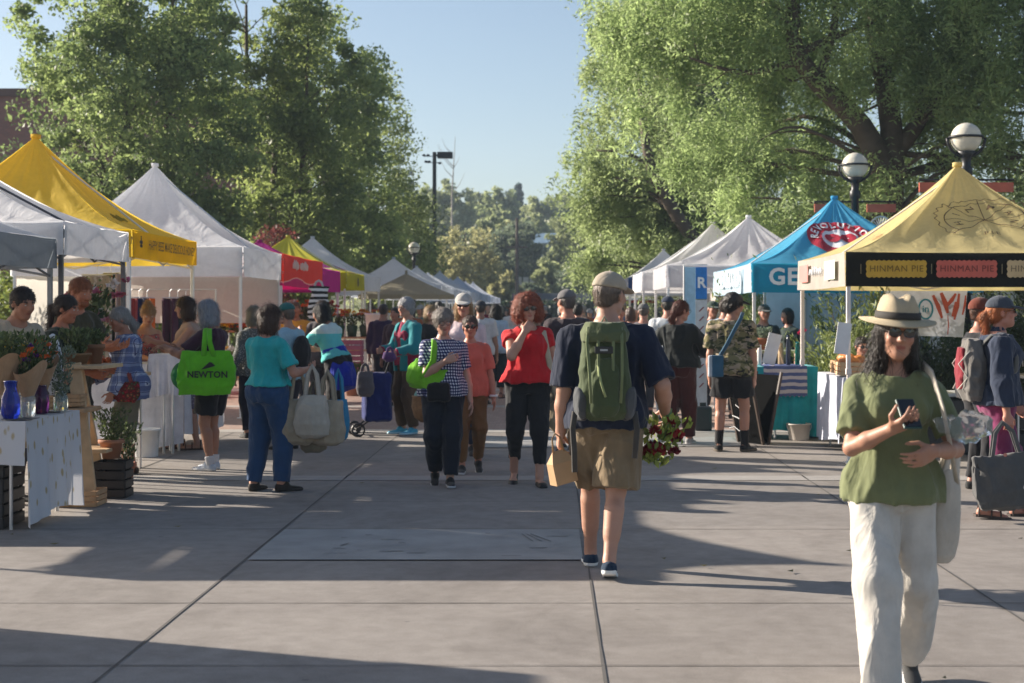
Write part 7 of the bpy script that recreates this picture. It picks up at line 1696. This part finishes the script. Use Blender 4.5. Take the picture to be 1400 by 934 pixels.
I = person('blonde vendor with a topknot in a strapless floral dress leaning over the table', -4.75, 18.3, 42, H=1.68, fat=.96, skin=(.47, .22, .12), hair=('bun', (.38, .20, .08)), vox=.0095, head=(20, 22, 0), lean=12, top=dict(col=patt('floral', (.42, .12, .10), (.5, .35, .3), (.08, .08, .08), (.35, .05, .08), scale=1.1), sl='none', strapless=True, hem=-.05), bottom=dict(kind='skirt', col=patt('floral', (.42, .12, .10), (.5, .35, .3), (.08, .08, .08), (.35, .05, .08), scale=1.1), len=.6), rh=dict(p=(.12, .42, 1.02), curl=.5), lh=dict(p=(-.12, .40, 1.02), curl=.5))
# plaid woman
I = person('grey ponytailed woman in a blue plaid jacket bent over the herb pots', -4.02, 15.0, -66, H=1.62, fat=1.05, skin=(.36, .17, .11), hair=('backbraid', (.30, .30, .30)), vox=.0092, head=(-5, 16, 0), lean=4, top=dict(col=patt('plaid', (.10, .13, .26), (.20, .24, .38), (.40, .44, .54), (.05, .06, .15)), sl='long', hem=-.16, ease=.034, fold=.016), bottom=dict(kind='pants', col=(.13, .12, .08), len=.7, wide=.03), shoes=('shoe', (.05, .03, .02)),
    lh=dict(p=(-.20, .20, .82), pole=(-.5, -.8, -.3), curl=.8), rh=dict(p=(.15, .33, .95), curl=.6))
w = W2(I, I['T'](-.02, -.19, .06)); o = tote('small dark red floral shoulder bag against the plaid jacket', (w.x, w.y - .04, w.z + .14), .22, .19, .08, (.2, .04, .04), handle=.10, m=patt('floral', (.10, .015, .015), (.4, .08, .05), (.05, .08, .04), (.3, .02, .03), scale=1.2), name='shoulder_bag')
# vendors at left
person('tall red haired vendor in an olive apron reaching over the counter', -4.50, 14.75, 62, H=1.90, sex='m', fat=1.05, skin=(.46, .18, .10), hair=('short', (.30, .09, .03), 1, 'beard'), vox=.0095, head=(6, 16, 0), lean=6, top=dict(col=(.055, .048, .025), sl='half', hem=-.12, ease=.022, collar=True), apron=(.07, .058, .03), bottom=dict(kind='pants', col=(.03, .03, .03)), rh=dict(p=(.12, .46, 1.12), pole=(.5, -.3, -1), n=(-.2, 0, 1), curl=.5), lh=dict(p=(-.10, .44, 1.10), pole=(-.5, -.3, -1), n=(.2, 0, 1), curl=.6))
person('dark ponytailed vendor in a dark green tee beside the canopy post', -4.22, 13.55, 78, H=1.72, fat=1.0, skin=(.42, .16, .09), hair=('ponytail', (.03, .015, .012)), vox=.0092, head=(0, 12, 0), top=dict(col=(.012, .022, .014), sl='half', hem=-.1), bottom=dict(kind='pants', col=(.02, .02, .03)), rh=dict(p=(.14, .36, 1.02), curl=.5), lh=dict(p=(-.14, .36, 1.05), curl=.5))
I = person('young dark haired vendor in a cream tee leaning over the bouquets', -4.42, 12.75, 58, H=1.80, sex='m', fat=.95, skin=(.36, .16, .095), hair=('short', (.025, .014, .01)), vox=.0088, head=(8, 16, 0), lean=16, top=dict(col=(.42, .34, .25), sl='half', hem=-.12, ease=.026, fold=.015), bottom=dict(kind='pants', col=(.03, .03, .04)), rh=dict(p=(.22, .40, .98), curl=.4), lh=dict(p=(-.2, .42, .98), curl=.4))
# middle left shoppers
person('ash blonde shopper in a speckled blouse behind the teal tee woman', -3.62, 19.2, -150, H=1.64, skin=(.40, .2, .13), hair=('bob', (.22, .20, .15), 1.05), vox=.011, top=dict(col=patt('dots', (.10, .11, .11), (.35, .35, .33), scale=1.2), sl='long', hem=-.12), bottom=dict(kind='pants', col=(.02, .02, .03)), feet=((.1, .05, 0, 5, 0), (-.1, 0, 0, -5, 0)))
I = person('shopper in a teal cap and pale blue jacket wearing black straps', -2.93, 17.6, -120, H=1.66, skin=(.42, .22, .15), hair=('short', (.15, .12, .1)), vox=.011, hat=('cap', (.015, .12, .12)), head=(0, 5, 0), top=dict(col=(.25, .42, .52), sl='long', hem=-.1, ease=.03), bottom=dict(kind='pants', col=(.03, .03, .04)), rh=dict(p=(.2, .3, 1.1), curl=.5))
w = W2(I, I['T'](.2, 0, -.19)); o = shape('daypack', [('u', ell((0, 0, 0), (.13, .075, .19), mrot(R(60))), .01)], .012, cloth((.012, .012, .015)), None, 1, folds(.008, 12, 9), w); tag(o, 'small black daypack on the shopper in the teal cap', 'backpack')
person('vendor in a bright orange shirt among the flower buckets', P(404, 25.4), 25.4, 8, H=1.72, sex='m', skin=(.45, .14, .07), hair=('short', (.15, .05, .02)), vox=.014, top=dict(col=(.75, .28, .03), sl='short', hem=-.1), bottom=dict(kind='pants', col=(.03, .03, .04)), rh=dict(p=(.15, .35, 1.15)))
I = person('black haired woman in a mint tee with a royal blue jacket tied round her waist', -2.72, 20.0, -118, H=1.72, fat=1.05, skin=(.38, .18, .12), hair=('bob', (.012, .010, .012), 1.1), vox=.0105, head=(-10, 20, 0), lean=20, top=dict(col=patt('yoke', (.50, .62, .62), (.12, .50, .50), scale=1.26), sl='half', hem=.02, ease=.022), bottom=dict(kind='pants', col=(.012, .012, .014), wide=.02, len=.93), shoes=('shoe', (.02, .22, .26), (.3, .5, .5)),
    lh=dict(p=(-.10, .50, 1.28), pole=(-.5, -.2, -1), curl=.7), rh=dict(p=(.15, .42, 1.05), pole=(.5, -.5, -1), curl=.6), feet=((.10, .18, 0, 10, 0), (-.12, -.22, 0, -5, 16)))
o = shape('tied_jacket', [('u', loft(I['T'](0) / I['S'], I['M'], [-.38, -.2, -.02, .14], [.17, .19, .185, .165], [.135, .15, .15, .13], wob=(.06, 7, 2)), .02)], .011, cloth((.012, .03, .36), fold=.6), None, I['S'], folds(.016, 11, 5)); o.location = I['t'].location; o.rotation_euler = I['t'].rotation_euler; tag(o, 'royal blue jacket tied round the mint tee woman waist', 'jacket')
person('brown haired shopper seen from behind past the mint tee woman', P(441, 21.6), 21.6, 176, H=1.72, skin=(.4, .2, .14), hair=('bob', (.07, .04, .025), 1.1), vox=.012, top=dict(col=(.05, .04, .045), sl='long'), bottom=dict(kind='pants', col=(.03, .03, .04)))
# teal vest woman and her trolley
I = person('silver short haired woman in a teal quilted jacket over a dark red scarf', -1.80, 19.8, -52, H=1.74, fat=1.06, skin=(.47, .25, .18), hair=('wavy', (.36, .36, .38)), vox=.0095, glasses='clear', head=(-14, 2, 0), top=dict(col=(.24, .012, .05), sl='long', hem=-.06), jacket=dict(col=(.012, .20, .23), open=.055, hem=-.13, ease=.036), bottom=dict(kind='pants', col=(.085, .055, .035), wide=.015), shoes=('shoe', (.08, .40, .58), (.4, .6, .7)),
    rh=dict(p=(.20, .26, 1.04), curl=.8), lh=dict(p=(-.20, .30, 1.02), curl=.8))
t = empty('shopping_trolley', (-2.22, 19.55, 0), .25); tag(t, 'navy two wheeled shopping trolley beside the teal jacket woman', 'shopping trolley')
shape('bag_body', [('u', rbox((.06, 0, .48), (.17, .14, .30), None, .05), .02)], .012, cloth((.010, .02, .12), fold=.6), t, 1, folds(.012, 9, 7))
b = MB(); b.tube([(-.22, -.12, .07), (-.05, -.12, .2), (.22, -.12, .98)], .012, 6); b.tube([(-.22, .12, .07), (-.05, .12, .2), (.22, .12, .98), (.22, -.12, .98)], .012, 6); b.tube([(-.2, -.2, .085), (-.2, .2, .085)], .01, 6); b.build('frame', BLACK, t)
for s in (-1, 1): b = MB(); b.tube([(-.2 + .075 * math.cos(a), s * .19, .085 + .075 * math.sin(a)) for a in [2 * PI * k / 18 for k in range(19)]], .016, 6); b.tube([(-.2, s * .18, .085), (-.2, s * .2, .085)], .03, 8); b.build('wheel', BLACK, t)
tote('grey mesh bag of produce tied to the trolley', (-2.28, 19.30, .90), .18, .30, .14, (.10, .09, .10), handle=.10, name='mesh_bag')
tote('purple knitted bag in front of the teal jacket', (-1.98, 19.35, 1.10), .14, .12, .08, (.09, .04, .14), handle=.06)
person('shopper in dark purple facing the stalls beyond the trolley', P(524, 27), 27, 170, H=1.70, sex='m', skin=(.3, .15, .1), hair=('short', (.03, .02, .02)), vox=.015, top=dict(col=(.03, .015, .05), sl='long'), bottom=dict(kind='pants', col=(.02, .02, .03)))
person('dark haired shopper partly hidden by the silver haired woman', P(541, 25.6), 25.6, -20, H=1.64, skin=(.35, .16, .11), hair=('short', (.02, .015, .012)), vox=.014, top=dict(col=(.04, .02, .03), sl='long'), bottom=dict(kind='pants', col=(.02, .02, .03)))
person('blonde woman in a black top behind the gingham woman shoulder', P(588, 24), 24, 12, H=1.66, skin=(.46, .25, .17), hair=('bob', (.42, .28, .14), 1.05), vox=.012, top=dict(col=(.012, .012, .014), sl='short'), bottom=dict(kind='pants', col=(.02, .02, .03)))
person('man in a white tee and dark cap walking away down the aisle', P(657, 26), 26, 178, H=1.74, sex='m', skin=(.35, .18, .12), hair=('short', (.08, .06, .05)), vox=.013, hat=('cap', (.03, .035, .05)), top=dict(col=(.60, .58, .58), sl='half', ease=.03), bottom=dict(kind='pants', col=(.03, .03, .04)))
I = person('dark haired woman in a pale blue shirt walking away with a black crossbody bag', P(678, 27.8), 27.8, 172, H=1.70, skin=(.40, .2, .14), hair=('long', (.012, .01, .01)), vox=.013, top=dict(col=(.38, .50, .62), sl='long', hem=-.10, ease=.034), bottom=dict(kind='pants', col=(.015, .025, .035), wide=.03, len=.85), shoes=('sandal', (.03, .02, .02)))
w = W2(I, I['T'](.08, -.17, -.10)); t = empty('crossbody_bag', w); tag(t, 'black crossbody bag on the pale blue shirt back', 'bag'); shape('bag_body', [('u', rbox((0, 0, 0), (.10, .05, .09), None, .03), .01)], .013, cloth((.01, .01, .012)), t); strap('strap', t, [(.02, 0, .05), (.15, -.04, .20), (.30, .02, .38)], .018, cloth((.01, .01, .012)))
I = person('man in a grey cap and dark brown tee walking away behind the woman in red', P(776, 17), 17, -158, H=1.80, sex='m', fat=1.08, skin=(.44, .2, .13), hair=('short', (.14, .12, .11)), vox=.0095, hat=('cap', (.13, .125, .13)), head=(-14, 0, 0), top=dict(col=(.045, .032, .038), sl='half', ease=.026), bottom=dict(kind='shorts', col=(.12, .10, .07), len=.48, wide=.02), shoes=('shoe', (.03, .03, .03), (.3, .3, .3)), feet=((.1, .1, 0, 5, 0), (-.1, -.12, 0, -5, 20)))
# right side shoppers
I = person('woman in a loose black top and maroon trousers with pinned red brown hair', 1.48, 18.2, 165, H=1.70, fat=1.14, skin=(.46, .22, .15), hair=('backbraid', (.13, .035, .02)), vox=.0095, glasses='clear', head=(48, 8, 0), top=dict(col=(.014, .018, .018), sl='long', hem=.0, ease=.040, se=.02, fold=.016), bottom=dict(kind='pants', col=cloth((.055, .014, .014), fold=.5), wide=.018, len=.98), shoes=('shoe', (.3, .3, .3), (.5, .5, .5)),
    rh=dict(p=(.22, .26, 1.08), pole=(1, -.6, -.5), curl=.5), lh=dict(p=(-.24, .24, 1.08), pole=(-1, -.6, -.5), curl=.5), feet=((.11, .1, 0, 8, 0), (-.11, -.04, 0, -8, 0)))
I = person('man in a camouflage tee, black shorts and black cap with curly dark hair', 1.99, 17.3, 168, H=1.77, sex='m', sw=.97, fat=.98, skin=(.42, .21, .14), hair=('wavy', (.018, .014, .012)), vox=.009, hat=('cap', (.010, .011, .012)), head=(62, 4, 0), top=dict(col=patt('camo', (.17, .15, .075), (.30, .24, .17), (.055, .060, .028), (.018, .018, .020)), sl='half', hem=-.10, ease=.032, fold=.015, se=.02), bottom=dict(kind='shorts', col=(.010, .010, .012), len=.36, wide=.025, ease=.02), shoes=('shoe', (.012, .012, .012), (.10, .08, .06), (.012, .012, .013), .42),
    rh=dict(p=(.235, .02, .80), curl=.5), lh=dict(p=(-.235, .02, .80), curl=.4), feet=((.14, .03, 0, 30, 0), (-.14, .0, 0, -14, 0)))
w = W2(I, I['T'](-.0, -.15, -.19)); t = empty('crossbody_bag', w); tag(t, 'small blue and pale crossbody bag on the camouflage tee', 'bag')
shape('bag_body', [('u', rbox((0, 0, 0), (.085, .035, .12), None, .02), .01)], .009, [cloth((.03, .10, .17)), cloth((.4, .45, .5))], t, mi=lambda c_: c_[:, 0] < -.045)
strap('strap', t, [(.04, -.0, .10), (.12, -.035, .24), (.20, -.05, .40), (.27, -.02, .52), (.30, .04, .585)], .022, cloth((.04, .10, .16)))
# navy hoodie woman at the right edge
I = person('red haired woman in a navy hoodie, cap and magenta leggings walking right', 3.36, 11.8, 88, H=1.68, fat=.98, skin=(.46, .21, .15), hair=('ponytail', (.42, .13, .04)), vox=.0078, glasses='sun', hat=('cap', (.045, .055, .075)), head=(4, -4, 0), top=dict(col=cloth((.022, .032, .060), fold=.6), sl='long', hem=-.04, ease=.034, collar=True, fold=.016, se=.014), bottom=dict(kind='pants', col=cloth((.17, .025, .085), fold=.5), len=.93, ease=.012, cuff=.044), shoes=('sandal', (.05, .035, .03)),
    rh=dict(p=(.26, .0, .80), curl=1.1, n=(-1, 0, 0)), lh=dict(p=(-.22, .18, .86), curl=.6), feet=((.09, -.13, 0, 4, 6), (-.09, .17, 0, -4, 0)))
w = W2(I, I['hands'][0]); t = tote('big dark grey tote with a pale hexagon mark held by the hoodie woman', (w.x + .02, w.y - .02, w.z - .05), .42, .40, .14, (.10, .10, .10), handle=.24, yaw=.12, lean=-.10, m=cloth((.085, .085, .085), fold=.6), bulge=1.05)
b = MB(); b.add([(.10 + .028 * math.cos(a), -.088, .16 + .028 * math.sin(a)) for a in [PI * k / 3 for k in range(6)]], [(0, 1, 2, 3, 4, 5)]); b.build('hexagon_mark', mat((.5, .45, .42), .8), t)
b = MB(); b.add([(-.03 + .016 * math.cos(a), -.07, .41 + .016 * math.sin(a)) for a in [PI * k / 3 for k in range(6)]], [(0, 1, 2, 3, 4, 5)]); b.build('hexagon_mark', mat((.5, .2, .15), .8), t)
for s in (-1, 1): 
    a_ = I['T'](.44, s * .03, .13); b = MB(); b.tube([W2(I, I['T'](.45, s * .025, .10)), W2(I, I['T'](.36, s * .03, .17)), W2(I, I['T'](.24, s * .035, .175))], .005, 5); o = b.build('hood_cord', cloth((.5, .45, .42)), None, True); o.parent = I['t']; bpy.context.view_layer.update(); o.matrix_world = Matrix.Identity(4)
w = W2(I, I['T'](.22, 0, -.205)); t = empty('backpack', (w.x, w.y, w.z - .22), I['t'].rotation_euler.z); tag(t, 'grey and dark red backpack with elastic cord on the hoodie woman', 'backpack')
shape('pack_body', [('u', loft((0, 0, .22), np.eye(3), [-.23, -.15, .08, .22], [.12, .15, .14, .10], [.06, .10, .09, .05], pw=2.5), .02)], .008, cloth((.14, .13, .12), fold=.6), t, 1, folds(.010, 14, 9))
shape('front_panel', [('u', loft((0, -.075, .22), np.eye(3), [-.15, 0, .16], [.09, .10, .07], [.03, .04, .02], pw=2.5), .02)], .008, cloth((.20, .015, .025), fold=.6), t, 1, folds(.006, 14, 9))
for s in (-1, 1):
    strap('elastic_cord', t, [(s * .13, -.04, .36), (s * .10, -.12, .26), (s * .14, -.06, .16), (s * .08, -.12, .07)], .005, cloth((.5, .48, .42)), None)
    strap('shoulder_strap', t, [(s * .09, .05, .40), (s * .105, .12, .475), (s * .115, .22, .46), (s * .13, .31, .36), (s * .15, .29, .22), (s * .16, .16, .10)], .026, cloth((.10, .10, .095)), (0, 1, .3))
person('person in a russet knit cap behind the red haired woman', P(1338, 13.6), 13.6, 100, H=1.68, skin=(.42, .2, .14), hair=('short', (.1, .04, .02)), vox=.011, hat=('beanie', (.14, .03, .015)), top=dict(col=(.015, .015, .018), sl='long'), bottom=dict(kind='pants', col=(.015, .015, .018)))
I = person('dark haired vendor in sunglasses sitting behind the bread table', 3.72, 18.9, 20, H=1.66, skin=(.42, .2, .14), hair=('short', (.02, .015, .012)), vox=.011, glasses='sun', crouch=.40, head=(10, 10, 0), top=dict(col=(.20, .24, .24), sl='long'), bottom=dict(kind='pants', col=(.03, .03, .04)), rh=dict(p=(.15, .3, .8)), lh=dict(p=(-.15, .3, .8)), feet=((.12, .42, 0, 5, 0), (-.12, .42, 0, -5, 0)))
t = empty('stool', (3.72, 18.95, 0)); tag(t, 'low dark stool under the sitting vendor', 'stool'); b = MB(); b.lathe([(.16, .36), (.17, .38), (.17, .405), (.001, .41)], n=20); b.build('seat', BLACK, t)
for k in range(4): a = PI / 4 + k * PI / 2; b = MB(); b.tube([(.18 * math.cos(a), .18 * math.sin(a), 0), (.12 * math.cos(a), .12 * math.sin(a), .37)], .014, 6); b.build('leg', BLACK, t)
bk = [(1044, 22.4, 10, 'vendor in a dark cap at the back counter of the blue stall', dict(sex='m', hair=('short', (.03, .02, .02)), hat=('cap', (.05, .045, .04)), top=dict(col=(.015, .02, .025), sl='short')), 1.66),
      (1078, 22.9, -60, 'dark haired vendor beside the capped one in the blue stall', dict(hair=('bob', (.015, .01, .01)), top=dict(col=(.02, .035, .03), sl='short')), 1.62),
      (974, 24.2, 15, 'shopper in a green cap under the left edge of the blue canopy', dict(sex='m', hair=('short', (.03, .02, .02)), hat=('cap', (.03, .05, .04)), top=dict(col=(.03, .02, .025), sl='long')), 1.72),
      (991, 22.6, 160, 'shopper in a pale blue shirt just beyond the camouflage tee', dict(sex='m', hair=('short', (.06, .04, .03)), top=dict(col=(.35, .45, .58), sl='half')), 1.76),
      (880, 23.5, 178, 'man in a grey cap and grey tee walking away right of the backpack', dict(sex='m', hair=('short', (.1, .08, .07)), hat=('cap', (.12, .12, .12)), top=dict(col=(.12, .11, .12), sl='half')), 1.68),
      (862, 26.5, -170, 'shopper in a striped brown top beside the grey capped man', dict(hair=('bob', (.08, .04, .03)), top=dict(col=(.15, .08, .07), sl='half')), 1.64),
      (913, 22.4, 174, 'man in a white tee and navy cap left of the standing banner', dict(sex='m', hair=('short', (.03, .025, .02)), hat=('cap', (.02, .03, .06)), top=dict(col=(.58, .60, .62), sl='half')), 1.78),
      (930, 24.5, 150, 'dark bunned shopper next to the man in the white tee', dict(hair=('bun', (.03, .02, .018)), top=dict(col=(.30, .12, .10), sl='long')), 1.72),
      (790, 24, 176, 'dark haired shopper just right of the grey cap', dict(hair=('short', (.012, .01, .01)), top=dict(col=(.03, .02, .05), sl='long')), 1.70),
      (848, 29, 10, 'shopper in a rust red shirt facing the camera far right', dict(hair=('short', (.06, .03, .02)), top=dict(col=(.35, .07, .05), sl='half')), 1.66)]
for (px, z, fc, lab, kw, H_) in bk:
    person(lab, P(px, z), z, fc, H=H_, skin=(.42, .2, .14), vox=.0135, bottom=dict(kind='pants', col=(.03, .035, .05)), **kw)
# far crowd
cols = [('maroon', (.22, .02, .04)), ('black', (.015, .015, .018)), ('white', (.6, .6, .6)), ('grey', (.18, .18, .19)), ('navy', (.02, .03, .08)), ('denim blue', (.10, .18, .32)), ('pink', (.5, .2, .25)), ('olive', (.10, .11, .05)), ('rust', (.30, .10, .04)), ('teal', (.02, .2, .2)), ('purple', (.12, .05, .2)), ('tan', (.32, .24, .15))]
spots = [(668, 44), (684, 50), (700, 39), (712, 46), (702, 62), (676, 66), (768, 34), (782, 48), (797, 36), (806, 42), (815, 55), (826, 33), (838, 38), (820, 30), (636, 44), (622, 52), (718, 58), (851, 36), (867, 33), (600, 33), (560, 31), (575, 38), (778, 62), (730, 70), (692, 74), (746, 66)]
for i, (px, z) in enumerate(spots):
    cnm, cc_ = cols[i % 12]; cnm2, cc2 = cols[(i * 5 + 1 + i // 12) % 12]; away = i % 3 != 0
    hn, hc_ = [('dark', (.02, .015, .012)), ('brown', (.08, .045, .03)), ('grey', (.3, .3, .3)), ('fair', (.4, .27, .14))][(i * 7 // 3) % 4]
    st = ['short', 'bob', 'long', 'short', 'ponytail'][i % 5]; m_ = st == 'short'; cap_ = i % 4 == 1
    wh = 'left' if px < 640 else ('middle' if px < 760 else 'right')
    lab = 'far %s with %s hair, %s top, %s trousers%s, %s of aisle' % ('walker' if away else 'stroller', hn, cnm, cnm2, ', cap' if cap_ else '', wh)
    person(lab, P(px, z), z, (180 if away else 0) + rng.uniform(-25, 25), H=rng.uniform(1.60, 1.80), sex='m' if m_ else 'f', fat=rng.uniform(.95, 1.15), skin=rng.choice([SK_L, SK_M, SK_T]), hair=(st, hc_), vox=.019, hat=('cap', (.3, .3, .3)) if cap_ else None,
           top=dict(col=cc_, sl=rng.choice(['half', 'long'])), bottom=dict(kind='pants', col=cm(cc2, .5)), group='people far down the aisle', feet=((.1, rng.uniform(0, .2), 0, 4, 0), (-.1, -rng.uniform(0, .2), 0, -4, 12)))

# ------------------------------------------------------------------ air
b = MB(); b.box((0, 200, 24), (760, 560, 51)); m = D.materials.new('air'); m.use_nodes = True; nd = m.node_tree.nodes; nd.clear()
o_ = nd.new('ShaderNodeOutputMaterial'); v_ = nd.new('ShaderNodeVolumePrincipled'); v_.inputs['Color'].default_value = (.66, .82, 1, 1); v_.inputs['Density'].default_value = .0006; v_.inputs['Anisotropy'].default_value = .0
m.node_tree.links.new(v_.outputs[0], o_.inputs['Volume']); o = b.build('haze', m); tag(o, kind='stuff')
SC.cycles.volume_bounces = 0; SC.cycles.volume_step_rate = 4
